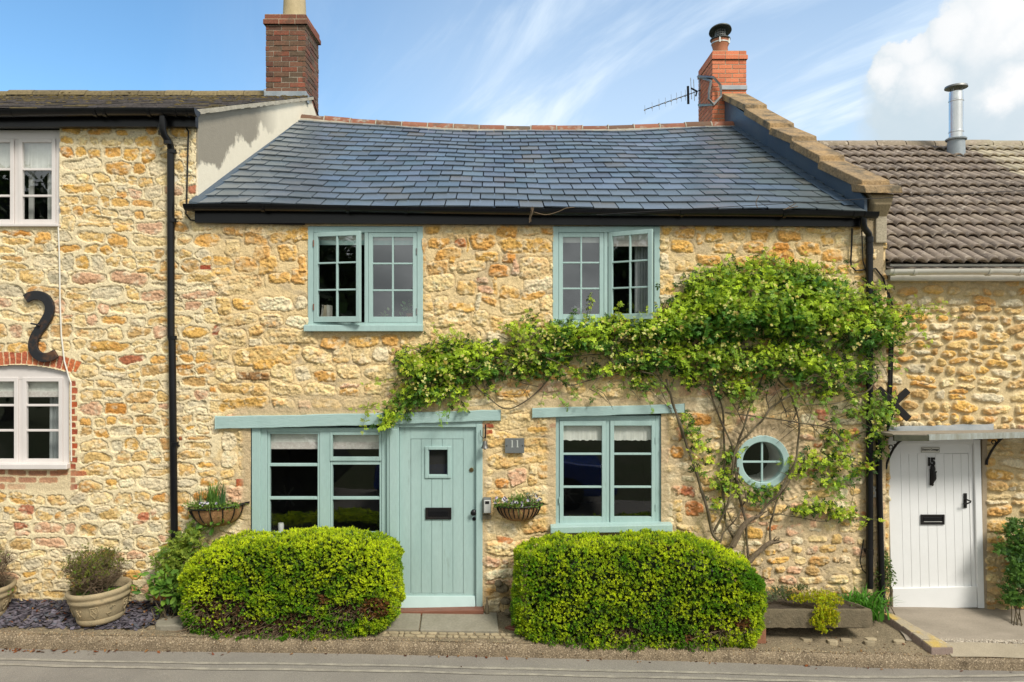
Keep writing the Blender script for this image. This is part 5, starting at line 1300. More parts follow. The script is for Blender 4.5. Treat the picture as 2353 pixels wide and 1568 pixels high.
# ---- right house: pantile roof, gutter, flue
ry0, ry1 = -.06, 3.6
rz0, rz1 = PZ(610, ry0), PZ(337, ry1)
XA, XB = 4.03, 9.0
mb = MB(); NRr = 13; per = .132; dxs = per / 10
nxp = int((XB - XA) / dxs)
xx_ = XA + dxs * np.arange(nxp + 1)
ph = (xx_ - XA) % per / per
alt = np.floor((xx_ - XA) / per) % 2
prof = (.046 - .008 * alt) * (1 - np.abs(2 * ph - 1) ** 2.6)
ramp_n = fbm(xx_ / .15, xx_ * 0, 300, 2)
for r_ in range(NRr):
    t0, t1 = r_ / NRr, min(1, (r_ + 1.1) / NRr)
    ya, yb = ry0 + (ry1 - ry0) * t0 - .03, ry0 + (ry1 - ry0) * t1
    za, zb2 = rz0 + (rz1 - rz0) * (t0 - .03 / 3.66), rz0 + (rz1 - rz0) * t1
    tile = np.floor((xx_ - XA) / (per * 2) + (.5 if r_ % 2 else 0)).astype(int)
    jz = np.random.default_rng(r_).uniform(-.004, .006, tile.max() + 2)[tile]
    cr = np.random.default_rng(r_ + 50).uniform(.75, 1.25, tile.max() + 2)[tile][:, None]
    new = (xx_ > 7.1)[:, None]
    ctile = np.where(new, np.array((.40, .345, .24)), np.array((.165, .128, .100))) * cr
    lo = np.stack([xx_, np.full_like(xx_, ya), za + .060 + prof + jz], 1); md = np.stack([xx_, np.full_like(xx_, yb), zb2 + .002 + prof], 1)
    un = np.stack([xx_, np.full_like(xx_, ya + .004), za + .060 + prof + jz - .016], 1); bk = np.stack([xx_, np.full_like(xx_, ya + .10), za + (rz1 - rz0) * .10 / 3.66 + prof * .3 - .004], 1)
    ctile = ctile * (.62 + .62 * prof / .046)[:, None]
    n = len(xx_); idx = np.arange(n - 1)
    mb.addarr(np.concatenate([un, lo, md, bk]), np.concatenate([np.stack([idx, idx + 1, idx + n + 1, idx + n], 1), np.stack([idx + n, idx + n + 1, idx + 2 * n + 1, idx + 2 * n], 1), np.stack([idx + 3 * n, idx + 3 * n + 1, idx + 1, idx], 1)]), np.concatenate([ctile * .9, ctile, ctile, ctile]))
mb.add([(XA, ry1, rz1 - .02), (XB, ry1, rz1 - .02), (XB, 7.2, rz0), (XA, 7.2, rz0), (XA, ry0 + .02, rz0 - .03), (XB, ry0 + .02, rz0 - .03)], [(0, 1, 2, 3), (4, 5, 1, 0)], (.05, .04, .035))
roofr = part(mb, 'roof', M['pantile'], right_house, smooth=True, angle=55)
mb = MB(); x = XA - .1
while x < XB:
    V = []; col = np.array((.33, .285, .20)) * random.uniform(.85, 1.15) if x > 6.95 else np.array((.25, .20, .14)) * random.uniform(.85, 1.15)
    h = random.uniform(-.008, .008)
    for xx in (x, x + .44):
        for j in range(9):
            th = math.pi * j / 8; V.append((xx, ry1 - .14 * math.cos(th), rz1 - .02 + h + .115 * math.sin(th)))
    mb.add(V, [(j, 9 + j, 10 + j, j + 1) for j in range(8)] + [tuple(range(9))[::-1], tuple(range(9, 18))], col); x += .455
part(mb, 'ridge_tiles', M['pantile'], roofr, smooth=True, angle=50)
ygr = -.115
mb = MB(); gutter(mb, PX(2040, ygr), PZ(620, ygr), XB, PZ(620, ygr) - .0, ygr, .060, brackets=[PX(u, ygr) for u in (2052, 2098, 2270, 2340)]); part(mb, 'gutter', M['upvc'], right_house, smooth=True, angle=50)
mb = MB(); mb.box(PX(2046, .0), XB, .0, .05, PZ(645, .0), PZ(607, .0)); mb.box(PX(2046, .0), XB, .05, YR + .02, PZ(645, .0), PZ(641, .0)); part(mb, 'fascia_board', M['upvc'], right_house, bevel=.003)
fy2 = 3.15; kf = K(fy2); fxx = (2197 - CX) * kf; rr_ = .098
zr_ = rz0 + (rz1 - rz0) * (fy2 - ry0) / (ry1 - ry0)
mb = MB(); prof_ = [(rr_, PZ(325, fy2)), (rr_, PZ(306, fy2)), (rr_ + .006, PZ(305, fy2)), (rr_ + .006, PZ(302, fy2)), (rr_, PZ(301, fy2)), (rr_, PZ(235, fy2)), (rr_ + .006, PZ(234, fy2)), (rr_ + .006, PZ(231, fy2)), (rr_, PZ(230, fy2)), (rr_ - .004, PZ(212, fy2)), (rr_ - .01, PZ(212, fy2))]
mb.lathe(prof_, (fxx, fy2, 0), 28); flue = part(mb, 'flue_pipe', M['steel'], right_house, smooth=True, angle=40)
mb = MB(); mb.lathe([(.004, PZ(192, fy2)), (rr_ + .055, PZ(199, fy2)), (rr_ + .06, PZ(203, fy2)), (rr_ + .05, PZ(203, fy2)), (.004, PZ(199, fy2))], (fxx, fy2, 0), 28)
for a in (.5, 2.1, 3.7, 5.3): mb.tube([(fxx + .085 * math.cos(a), fy2 + .085 * math.sin(a), PZ(216, fy2)), (fxx + .085 * math.cos(a), fy2 + .085 * math.sin(a), PZ(200, fy2))], .005, 6)
part(mb, 'rain_cap', M['dullsteel'], flue, smooth=True, angle=40)
mb = MB(); mb.lathe([(rr_ + .045, PZ(323, fy2)), (rr_ + .05, PZ(320, fy2)), (rr_ + .01, PZ(316, fy2))], (fxx, fy2, 0), 28); mb.lathe([(rr_ + .02, PZ(322, fy2)), (rr_ + .03, zr_ - .1)], (fxx, fy2, 0), 28); part(mb, 'storm_collar', M['lead'], flue, smooth=True, angle=40)
mb = MB(); mb.box(fxx - .17, fxx + .2, fy2 - .35, fy2 + .1, zr_ - .16, zr_ - .15); part(mb, 'lead_slate', M['lead'], flue)

# ---- right house: white door, canopy
yw = YR + .03
def PR(u, v, y=YR): return P(u, v, y)
lean = 6.0    # the frame leans: feet stand a little further right than the head
def wx_(u, v): return PX(u + lean * (v - 1015) / 385.0 * 1.6, YR)
mb = MB()
def quad_bar(mb, a, b, c, d, y0, y1):     # four px corners, counter-clockwise from lower left
    mb.prism([(wx_(u, v), PZ(v, YR)) for u, v in (a, b, c, d)], y0, y1)
quad_bar(mb, (2236, 1397), (2251, 1397), (2251, 1010), (2236, 1010), YR - .015, YR + .09)
quad_bar(mb, (2040, 1022), (2236, 1020), (2236, 1004), (2040, 1004), YR - .012, YR + .09)
fr2 = part(mb, 'door_frame', M['white'], right_house, bevel=.005)
mb = MB(); y = YR + .012
gs = [2070, 2089, 2109, 2129, 2150, 2170, 2190, 2209, 2226]
L0, L1 = 2041, 2235.5
quad_bar(mb, (L0, 1401), (gs[0] - .6, 1401), (gs[0] - .6, 1023), (L0, 1023), y, y + .04); quad_bar(mb, (gs[-1] + .4, 1397), (L1, 1397), (L1, 1021), (gs[-1] + .4, 1021), y, y + .04)
quad_bar(mb, (gs[0] - .6, 1044), (gs[-1] + .4, 1042), (gs[-1] + .4, 1021), (gs[0] - .6, 1022), y, y + .04)
for a, b in zip(gs[:-1], gs[1:]): quad_bar(mb, (a + .25, 1352), (b - .25, 1352), (b - .25, 1043), (a + .25, 1044), y + .003, y + .036)
quad_bar(mb, (gs[0], 1352), (gs[-1], 1350), (gs[-1], 1043), (gs[0], 1044), y + .011, y + .03)
quad_bar(mb, (gs[0] - .6, 1401), (gs[-1] + .4, 1398), (gs[-1] + .4, 1350), (gs[0] - .6, 1352), y, y + .04)
door2 = part(mb, 'door', M['white'], right_house, bevel=.0025)
mb = MB(); quad_bar(mb, (L0 + .5, 1400), (L1 - .5, 1396), (L1 - .5, 1347), (L0 + .5, 1352), y - .022, y); part(mb, 'weather_board', M['white'], door2, bevel=.006)
mb = MB(); mb.box(wx_(2038, 1300), wx_(2240, 1300), y + .06, y + .07, PZ(1405, YR), PZ(1010, YR)); mb.box(wx_(2036, 1404), wx_(2256, 1404), YR - .03, YR + .08, PZ(1406, YR) - .05, PZ(1402, YR)); part(mb, 'door_sill', M['dark'], door2)
yl = y - .001
def lp2():
    a, b, c, d = PX(2116.5, YR), PX(2171, YR), PZ(1206, YR), PZ(1183, YR)
    mb = MB(); mb.frame(a, b, c, d, .022, .022, .022, .022, yl - .012, yl); mb.box(a + .02, b - .02, yl - .004, yl, c + .02, d - .02); part(mb, 'letter_plate', M['iron'], door2, bevel=.003)
    mb = MB(); mb.box(a + .03, b - .03, yl - .010, yl - .0045, c + .034, d - .03); part(mb, 'letter_flap', M['black'], door2, bevel=.003)
    mb = MB(); mb.box(a + .03, b - .03, yl - .012, yl - .009, c + .03, c + .035); part(mb, 'flap_edge', M['silver'], door2)
lp2()
mb = MB(); hx, hz = PX(2219, YR), PZ(1152, YR)
mb.box(hx - .018, hx + .018, yl - .008, yl, PZ(1168, YR), PZ(1134, YR)); part(mb, 'handle_plate', M['iron'], door2, bevel=.003)
mb = MB(); mb.tube([(hx, yl, hz + .02), (hx + .004, yl - .045, hz + .018), (hx + .030, yl - .05, hz + .01), (hx + .02, yl - .055, hz - .004), (hx - .02, yl - .05, hz - .022), (hx - .05, yl - .04, hz - .022)], [.010, .010, .010, .009, .008, .006], 8); part(mb, 'door_handle', M['iron'], door2, smooth=True)
# door knocker: a small cast-iron standing figure, plain body with a raised arm
kx_, kz = PX(2141, YR), PZ(1097, YR)
mb = MB()
mb.tube([(kx_ - .006, yl - .02, PZ(1113, YR)), (kx_ - .002, yl - .026, PZ(1106, YR)), (kx_ + .012, yl - .03, PZ(1099, YR)), (kx_ + .008, yl - .03, PZ(1090, YR)), (kx_ + .002, yl - .028, PZ(1083, YR)), (kx_ + .002, yl - .028, PZ(1077, YR)), (kx_ + .002, yl - .024, PZ(1072, YR))], [.016, .020, .026, .028, .022, .026, .022], 10)
mb.tube([(kx_ + .006, yl - .03, PZ(1086, YR)), (kx_ + .028, yl - .036, PZ(1086, YR)), (kx_ + .036, yl - .036, PZ(1082, YR))], [.010, .010, .007], 8)
mb.tube([(kx_ - .018, yl - .026, PZ(1073, YR)), (kx_ + .018, yl - .026, PZ(1071, YR))], .012, 8)
mb.tube([(kx_ - .010, yl - .012, PZ(1112, YR)), (kx_ + .012, yl - .018, PZ(1115, YR))], .012, 8)
mb.obox((kx_, yl - .006, kz), (.018, 0, 0), (0, .005, 0), (0, 0, .09))
part(mb, 'door_knocker', M['iron'], door2, smooth=True)
def text(body, parent, x, y, z, size, mat, name, offset=0.0, ext=.003, spacing=1.0, sx=1.0, align='CENTER'):
    cu = bpy.data.curves.new(name, 'FONT'); cu.body = body; cu.size = size; cu.align_x = align; cu.align_y = 'CENTER'; cu.extrude = ext; cu.offset = offset; cu.space_character = spacing
    o = bpy.data.objects.new(name, cu); COL.objects.link(o); o.location = (x, y, z); o.rotation_euler = (math.radians(90), 0, 0); o.scale = (sx, 1, 1)
    bpy.context.view_layer.update()
    me = bpy.data.meshes.new_from_object(o.evaluated_get(bpy.context.evaluated_depsgraph_get())); mw = o.matrix_world.copy(); bpy.data.objects.remove(o)
    me.transform(mw); me.materials.clear(); me.materials.append(mat); o = bpy.data.objects.new(name, me); COL.objects.link(o); o.parent = parent
    if parent.type == 'EMPTY': o.matrix_parent_inverse = Matrix.Translation(-Vector(parent.location))
    return o
text('15', door2, PX(2140, YR), yl - .006, PZ(1062.5, YR), .115, M['iron'], 'house_number', offset=.007, ext=.005, spacing=.9, sx=.82)
mb = MB(); a, b, c, d = PX(2117, YR), PX(2160, YR), PZ(1041, YR), PZ(1027.5, YR)
mb.box(a, b, yl - .006, yl, c, d); pl = part(mb, 'name_plate', M['wood_sign'], door2, bevel=.002)
mb = MB(); mb.frame(a + .004, b - .004, c + .004, d - .004, .0025, .0025, .0025, .0025, yl - .0075, yl - .006); part(mb, 'plate_border', M['iron'], door2)
text('Dorset Cottage', door2, (a + b) / 2, yl - .008, (c + d) / 2 + .002, .0295, M['iron'], 'plate_lettering', offset=.0008, ext=.001, sx=.98)
# canopy over the white door
mb = MB()
x0c, x1c = PX(2035, YR - .3), 6.6
zf0, zf1 = PZ(1009, -.30), PZ(1003, -.30)
mb.hexa([(x0c, -.32, PZ(1003.5, -.32)), (x1c, -.32, PZ(991, -.32)), (x1c, YR, PZ(989, YR)), (x0c, YR, PZ(997, YR)), (x0c, -.32, PZ(997.5, -.32)), (x1c, -.32, PZ(985, -.32)), (x1c, YR, PZ(983, YR)), (x0c, YR, PZ(989, YR))])
can = part(mb, 'door_canopy', M['ramp'], right_house, bevel=.004)
mb = MB()
mb.hexa([(x0c + .36, -.345, PZ(1012, -.34)), (x1c, -.345, PZ(999, -.34)), (x1c, -.322, PZ(999, -.34)), (x0c + .36, -.322, PZ(1012, -.34)), (x0c + .36, -.345, PZ(999, -.34)), (x1c, -.345, PZ(986, -.34)), (x1c, -.322, PZ(986, -.34)), (x0c + .36, -.322, PZ(999, -.34))])
part(mb, 'canopy_fascia', surf('weathered_lead_fascia', (.38, .41, .39), (.25, .25, .20), scale=7, rough=.6, fine=.15, stretch=(3, 1, .4), bump=.3), can)
mb = MB(); mb.hexa([(x0c, -.35, PZ(1013.5, -.34)), (x0c + .36, -.35, PZ(1014, -.34)), (x0c + .36, -.322, PZ(1014, -.34)), (x0c, -.322, PZ(1013.5, -.34)), (x0c, -.35, PZ(1000, -.34)), (x0c + .36, -.35, PZ(1001, -.34)), (x0c + .36, -.322, PZ(1001, -.34)), (x0c, -.322, PZ(1000, -.34))])
part(mb, 'fascia_end', surf('dark_mossy_board', (.035, .038, .022), (.06, .06, .035), scale=12, rough=.9, bump=.6), can)
mb = MB(); n = 14; V = []
for k in range(n + 1):
    t = k / n; u = 2036 + (2283 - 2036) * t; vt = 981 - 7 * t + random.uniform(-1.2, 1.2); vb = 994.5 - 6 * t
    V += [(PX(u, YR - .03), YR - .03 - .006 * random.random(), PZ(vt, YR - .03)), (PX(u, YR - .14), YR - .14, PZ(vb, YR - .14))]
mb.add(V, [(2 * k, 2 * k + 1, 2 * k + 3, 2 * k + 2) for k in range(n)]); mb.add([(x_, y_ + .012, z_ - .012) for x_, y_, z_ in V], [(2 * k + 2, 2 * k + 3, 2 * k + 1, 2 * k) for k in range(n)])
part(mb, 'canopy_flashing', M['lead'], can, smooth=True)
def scroll_bracket(ub, vb, ut, vt):
    mb = MB(); y0 = YR - .02; pts = []
    A = np.array((PX(ub, y0), PZ(vb, y0))); B = np.array((PX(ut, -.28), PZ(vt, -.28)))
    for k in range(11):
        t = k / 10; th = t * math.pi / 2
        pts.append((A[0] + (B[0] - A[0]) * (1 - math.cos(th)), y0 - .28 * t, A[1] + (B[1] - A[1]) * math.sin(th)))
    mb.tube(pts, [.012] * 11, 8)
    for k, s_ in ((4, 1), (7, 1)):
        c_ = pts[k]; mb.tube([(c_[0] + (-.005 - .022 + .022 * math.cos(a)) , c_[1], c_[2] + .02 + .022 * math.sin(a)) for a in np.linspace(-1.2, 4.6, 14)], .006, 6)
    mb.tube([(pts[5][0] - .012, pts[5][1], pts[5][2] + .016), (pts[5][0] + .006, pts[5][1], pts[5][2] - .012)], .009, 6)
    mb.tube([(A[0], y0, A[1]), (A[0] - .006, y0, A[1] - .05)], .014, 8)
    part(mb, 'canopy_bracket', M['iron'], right_house, smooth=True)
scroll_bracket(2037, 1068, 2098, 1012); scroll_bracket(2268, 1058, 2352, 999)
mb = MB(); mb.box(wx_(2252, 1200), wx_(2252, 1200) + .05, YR - .005, YR + .12, PZ(1402, YR), PZ(1004, YR)); part(mb, 'door_reveal', surf('tan_render_reveal', (.40, .32, .22), (.33, .26, .18), scale=6, rough=.95, fine=.12, bump=.5, bump_scale=30), right_house)
# drain pipe in the corner beside the white door
mb = MB(); yq = -.045
mb.tube([(PX(2019, yq), yq, PZ(1010, yq)), (PX(2021, yq), yq, PZ(1150, yq)), (PX(2026, yq), yq, PZ(1340, yq)), (PX(2027, yq), yq, PZ(1380, yq))], .032, 12); part(mb, 'drain_pipe', M['black'], right_house, smooth=True)
# ------------------------------------------------------------------ ground, road, kerb, pavement
YK = -.62
def z_wall(x): return float(np.interp(x, [-7, -4, -1.2, 0, 3.2, 4.6, 7], [.085, .05, -.03, -.045, -.06, -.07, -.10]))
def z_edge(x): return float(np.interp(x, [-7, -5.1, 0, 4.0, 4.4, 7], [.0, -.025, -.122, -.245, -.27, -.32]))
def zp(x, y):
    t = min(1, max(0, y / YK)); return z_wall(x) * (1 - t) + z_edge(x) * t
def z_road(x, y=YK): return float(np.interp(x, [-30, -7, -5.1, 0, 4.0, 7, 30], [.25, -.11, -.158, -.238, -.355, -.43, -.9])) + (y - YK) * -.018 * (1 if y > -3.2 else 0) + (0 if y > -3.2 else .0464 + (y + 3.2) * .01)

mb = MB(); xg = np.concatenate([[-300, -60, -30, -12], np.linspace(-8, 9, 69), [14, 30, 60, 300]]); yg_ = np.concatenate([np.linspace(-6.3, -1.4, 16), np.linspace(-1.3, YK + .06, 8)])
def grid(mb, xs_, ys_, fz, c=None):
    V = [(x, y, fz(x, y)) for y in ys_ for x in xs_]; n = len(xs_)
    mb.addarr(V, [(j * n + i, j * n + i + 1, (j + 1) * n + i + 1, (j + 1) * n + i) for j in range(len(ys_) - 1) for i in range(n - 1)], c)
grid(mb, xg, yg_, lambda x, y: z_road(x, y) + .004 * math.sin(x * 1.7 + y * 2))
tag(mb.build('road', M['asphalt'], smooth=True, angle=0), kind='structure')
mb = MB(); mb.addarr([(-400, -400, -1.1), (400, -400, -1.1), (400, 400, -1.1), (-400, 400, -1.1)], [(0, 1, 2, 3)])
tag(mb.build('ground', M['verge']), kind='structure')
# bank across the street
mb = MB()
grid(mb, np.concatenate([[-300, -30], np.linspace(-20, 20, 41), [30, 300]]), [-60, -14, -10, -8.6, -7.2, -6.4, -6.25], lambda x, y: z_road(x, -6.3) * (0 if y < -20 else 1) + max(0, min(1.0, (-6.3 - y) * .45)) + .04 * math.sin(x * 2.1 + y))
tag(mb.build('verge', M['verge'], smooth=True, angle=0), kind='structure')
# worn double lines
def line(mb, pts, w_, off):
    n = 90; V = []
    us, ys_ = zip(*pts)
    for k in range(n + 1):
        x = us[0] + (us[-1] - us[0]) * k / n; yc = np.interp(x, us, ys_) + .004 * math.sin(x * 5)
        for dy_ in (-w_ / 2 + random.uniform(-.006, .006), w_ / 2 + random.uniform(-.006, .006)): V.append((x, yc + dy_, z_road(x, yc) + off + .004 * math.sin(x * 1.7 + yc * 2)))
    mb.add(V, [(2 * k, 2 * k + 2, 2 * k + 3, 2 * k + 1) for k in range(n)])
mb = MB(); line(mb, [(-9, -.895), (-6, -.905), (0, -.925), (3.2, -.90), (4.6, -.80), (6.2, -.56 - .10)], .042, .006); line(mb, [(-9, -1.0), (-6, -1.02), (0, -1.045), (3.2, -1.02), (4.6, -.93), (6.2, -.80)], .042, .0065)
lines = mb.build('road_markings', M['paintline']); tag(lines, kind='structure')
# pavement with rolled kerb: one lumpy sheet, then the kerb face
xs2 = np.linspace(-9, 9.5, 465); ys2 = np.linspace(YK, .10, 44)
Xp, Yp = np.meshgrid(xs2, ys2)
lump = .018 * (fbm(Xp / .10, Yp / .06, 400, 3) - .5) + .012 * (fbm(Xp / .4, Yp / .2, 410, 2) - .5)
Zp = np.vectorize(zp)(Xp, Yp) + lump * (1 - .6 * (Xp > 4.05))
mb = MB(); n = len(xs2)
mb.addarr(np.stack([Xp, Yp, Zp], -1).reshape(-1, 3), [(j * n + i, j * n + i + 1, (j + 1) * n + i + 1, (j + 1) * n + i) for j in range(len(ys2) - 1) for i in range(n - 1)])
tag(mb.build('pavement', M['pave'], smooth=True, angle=0), kind='structure')
mb = MB(); prof = [(.15, .004), (.06, .009), (.012, .004), (-.022, -.018), (-.040, -.050), (-.045, -.085), (-.05, -.15)]
xs3 = np.linspace(-9, 9.5, 930); V = []
for yo, zo in prof:
    nn = fbm(xs3 / .06, xs3 * 0 + yo * 30 + zo * 80, 420, 3) - .5; n2 = fbm(xs3 / .5, xs3 * 0 + 3, 421, 2) - .5
    for x, a, b in zip(xs3, nn, n2):
        fac = 1 - .75 * smooth01(x, 4.15, 4.4)
        zz = z_edge(x) + zo * (fac if zo < 0 else 1) + a * .018
        if zo < -.12: zz = z_road(x, YK) - .03
        elif zo < 0: zz = max(zz, z_road(x, YK) - .01)
        V.append((x, YK + yo + a * .026 + b * .02, zz))
n = len(xs3)
mb.addarr(V, [(j * n + i, (j + 1) * n + i, (j + 1) * n + i + 1, j * n + i + 1) for j in range(len(prof) - 1) for i in range(n - 1)])
tag(mb.build('kerb', M['kerb'], smooth=True, angle=0), kind='structure')
# gravel embedded along the kerb's worn edge and in the channel
peb = np.array([(1, 0, 0), (-1, 0, 0), (0, 1, 0), (0, -1, 0), (0, 0, .7), (0, 0, -.7), (.6, .6, .35), (-.6, -.6, .35)]) ; pebf = [(0, 6, 4), (6, 2, 4), (2, 1, 4), (1, 7, 4), (7, 3, 4), (3, 0, 4), (0, 2, 5), (2, 1, 5), (1, 3, 5), (3, 0, 5), (0, 2, 6), (1, 3, 7)]
N = 2600; px_ = rng.uniform(-6, 6.2, N); py_ = YK + np.where(rng.random(N) < .6, rng.normal(.0, .022, N), np.abs(rng.normal(.02, .13, N)))
pz_ = np.array([(zp(x, y) if y > YK else z_edge(x) - (YK - y) * 1.3) for x, y in zip(px_, py_)]) + .002
pc = np.array([lin(*random.choice(((214, 190, 150), (190, 160, 118), (224, 204, 170), (150, 122, 90), (200, 170, 130), (120, 98, 74)))) for _ in range(N)]) * .55
mb = MB(); mb.scatter(peb, pebf, np.stack([px_, py_, pz_], 1), basis(rng.normal(size=(N, 3)) * .4 + np.array([[0, -.2, 1]]), rng), rng.uniform(.003, .010, N) * (1 + .5 * (rng.random(N) < .05)), pc)
N = 900; px_ = rng.uniform(4.25, 6.2, N); py_ = np.interp(px_, [4.2, 5.2, 6.2], [-.40, -.40, -.50]) + rng.normal(0, .022, N)
pz_ = np.array([zp(x, y) for x, y in zip(px_, py_)]) + .008
mb.scatter(peb, pebf, np.stack([px_, py_, pz_], 1), basis(rng.normal(size=(N, 3)) * .4 + np.array([[0, -.2, 1]]), rng), rng.uniform(.006, .014, N), np.tile(np.array([[.46, .40, .32]]), (N, 1)) * rng.uniform(.7, 1.25, (N, 1)))
tag(mb.build('gravel', M['pebble']), 'small pale pebbles worn loose along the kerb', 'gravel', kind='stuff')
# rough stone sets between slabs and kerb
mb = MB(); x = -1.5
def flat_stone(mb, cx, cy, a, b, zt, h=.02, n=9, c=None):
    pts = []
    for k in range(n):
        t = 2 * math.pi * k / n; r_ = random.uniform(.82, 1.05); pts.append((cx + a * r_ * math.copysign(abs(math.cos(t)) ** .6, math.cos(t)), cy + b * r_ * math.copysign(abs(math.sin(t)) ** .6, math.sin(t))))
    mb.slab(pts, zt - .06, [zt + h * random.uniform(.6, 1.1) - .0 for _ in range(n)], c)
for row, yy in enumerate((-.475, -.53)):
    x = -1.35 + .04 * row
    while x < .55:
        w_ = random.uniform(.05, .12); flat_stone(mb, x + w_ / 2, yy, w_ / 2 * .9, .024, zp(x, yy), .012, 9, np.array((.36, .29, .18)) * random.uniform(.8, 1.2)); x += w_
for u, v in ((1905, 1480), (1940, 1472), (2000, 1460), (2060, 1452), (1850, 1472), (1990, 1440), (2150, 1441)):
    yy = -.40; flat_stone(mb, PX(u, yy), yy + random.uniform(-.08, .03), .06, .03, zp(PX(u, yy), yy), .010, 9, np.array((.38, .31, .20)) * random.uniform(.8, 1.2))
tag(mb.build('cobble_strip', M['pebble'], bevel=.004), 'flat stones set in the gritty path', 'paving', kind='structure')
# flagstones at the front door
def flagstone(poly, label, name='flagstone'):
    mb = MB(); zt = [zp(x, y) + .024 for x, y in poly]; mb.slab(poly, [z - .10 for z in zt], zt)
    tag(mb.build(name, M['flag'], bevel=.008), label, 'paving slab', 'flagstones at the front door')
q = lambda u, y: PX(u, y)
flagstone([(q(868, -.44), -.44), (q(962, -.44), -.44), (q(968, -.06), -.06), (q(905, -.06), -.06)], 'narrow grey flagstone between hedge and wider slab before the front door')
flagstone([(q(965, -.45), -.45), (q(1146, -.44), -.44), (q(1142, -.07), -.07), (q(971, -.06), -.06)], 'wide grey flagstone before the duck-egg blue front door')
mb = MB(); flat_stone(mb, PX(400, -.38), -.38, .19, .16, zp(-3.5, -.3), .02, 14); tag(mb.build('flat_rock', M['flag'], bevel=.012), 'flat sandy rock in the ground left of the front hedge', 'rock')
mb = MB(); yy = -.37; zz = zp(PX(1192, yy), yy); mb.slab([(PX(1160, -.36), -.36), (PX(1195, -.42), -.42), (PX(1225, -.36), -.36), (PX(1178, -.28), -.28)], zz - .03, zz + .025); tag(mb.build('loose_tile', M['threshold'], bevel=.004), 'broken dark red quarry tile at the right hedge foot', 'tile')
# concrete ramp up to the white door
mb = MB(); xs4 = np.linspace(4.02, 9.5, 46); ys4 = np.linspace(-.42, .14, 12)
grid(mb, xs4, ys4, lambda x, y: zp(x, y) + .022 + .006 * math.sin(x * 3 + y * 9) - (0.02 if y < -.40 else 0))
tag(mb.build('concrete_ramp', M['ramp'], smooth=True, angle=0), kind='structure')
mb = MB(); grid(mb, np.linspace(4.36, 9.5, 36), np.linspace(-.62, -.43, 6), lambda x, y: zp(x, y) + .014 + .004 * math.sin(x * 7))
tag(mb.build('concrete_apron', surf('smooth_concrete_apron', (.36, .305, .22), (.29, .245, .175), scale=3, rough=.92, fine=.18, bump=.5, bump_scale=60), smooth=True, angle=0), kind='structure')
# low edging stone beside the ramp
A0, A1, B1, B0 = (3.94, -.12), (4.04, -.12), (4.40, -.58), (4.17, -.60)
def lerp2(a, b, t): return (a[0] + (b[0] - a[0]) * t, a[1] + (b[1] - a[1]) * t)
mb = MB(); tp = MB()
for k in range(5):
    t0, t1 = k / 5 + .004, (k + 1) / 5 - .004
    poly = [lerp2(A0, B0, t1), lerp2(A1, B1, t1), lerp2(A1, B1, t0), lerp2(A0, B0, t0)]
    zt = [zp(x, y) + .075 + random.uniform(-.004, .004) for x, y in poly]
    mb.slab(poly, [z - .20 for z in zt], zt)
    cxp = (poly[0][0] + poly[2][0]) / 2; cyp = (poly[0][1] + poly[2][1]) / 2
    ins = [(cxp + (x - cxp) * .96, cyp + (y - cyp) * .96) for x, y in poly]
    tp.slab(ins, [z - .002 for z in zt], [z + .008 for z in zt])
es = mb.build('edging_stone', M['pinkstone'], bevel=.008); tag(es, 'low edging wall with yellow-lichened top beside the concrete ramp', 'edging'); o = tp.build('cap_stone', M['yellowstone'], parent=es, bevel=.006)
# slate chippings bed
chip = np.array([(-1, -.5, 0), (-.2, -.62, .02), (.9, -.3, 0), (1, .25, .0), (.3, .6, .02), (-.8, .45, 0), (-.9, -.45, -.12), (-.2, -.55, -.12), (.8, -.25, -.12), (.9, .2, -.12), (.25, .5, -.12), (-.7, .4, -.12)])
chipf4 = [(k, 6 + k, 6 + (k + 1) % 6, (k + 1) % 6) for k in range(6)] + [(0, 1, 2, 3), (0, 3, 4, 5)]
N = 4000; px_ = rng.uniform(-8, -3.25, N); py_ = rng.uniform(-.52, .0, N)
edge_x = -3.75 + .55 * (py_ / -.55 * -1 + 1) * .6 + rng.normal(0, .05, N)
k_ = px_ < edge_x; px_, py_ = px_[k_], py_[k_]; N = len(px_)
pz_ = np.array([zp(x, y) for x, y in zip(px_, py_)]) + rng.uniform(.002, .028, N)
mb = MB(); mb.scatter(chip, chipf4, np.stack([px_, py_, pz_], 1), basis(rng.normal(size=(N, 3)) * .32 + np.array([[0, 0, 1]]), rng), rng.uniform(.018, .046, N), np.array([[.105, .092, .112]]) * rng.uniform(.6, 1.5, (N, 1)) * np.where(rng.random((N, 1)) < .12, np.array([[.7, .85, .85]]), 1))
tag(mb.build('slate_chippings', M['chips']), 'purple-grey slate chippings under the potted shrubs', 'gravel', kind='stuff')
# fallen leaves
lf = np.array([(-1, 0, 0), (-.3, -.5, .12), (.6, -.35, .05), (1.1, 0, .2), (.5, .4, .1), (-.4, .5, .05)]); lff = [(0, 1, 2, 3), (0, 3, 4, 5)]
pts_ = []
for _ in range(130): pts_.append((random.uniform(-6, -3.5), random.uniform(-.5, -.05), .035, 0))
for _ in range(170): x = -5.9 + 1.9 * abs(random.gauss(0, .55)); pts_.append((x, YK - .075 + random.gauss(0, .022) - .03 * random.random(), .008, 1))
for _ in range(60): pts_.append((random.uniform(-5, 5.5), YK - .07 + random.gauss(0, .02), .006, 1))
for u, y_ in ((1165, -.72), (1494, -.72), (608, -.55), (1060, -.92), (250, -.70)): pts_.append((PX(u, y_), y_, .008, 1))
for _ in range(24): pts_.append((random.uniform(2.2, 5.8), random.uniform(-.6, -.3), .012, 0))
pos = np.array([(x, y, (z_road(x, y) if rd else zp(x, y)) + h) for x, y, h, rd in pts_]); N = len(pos)
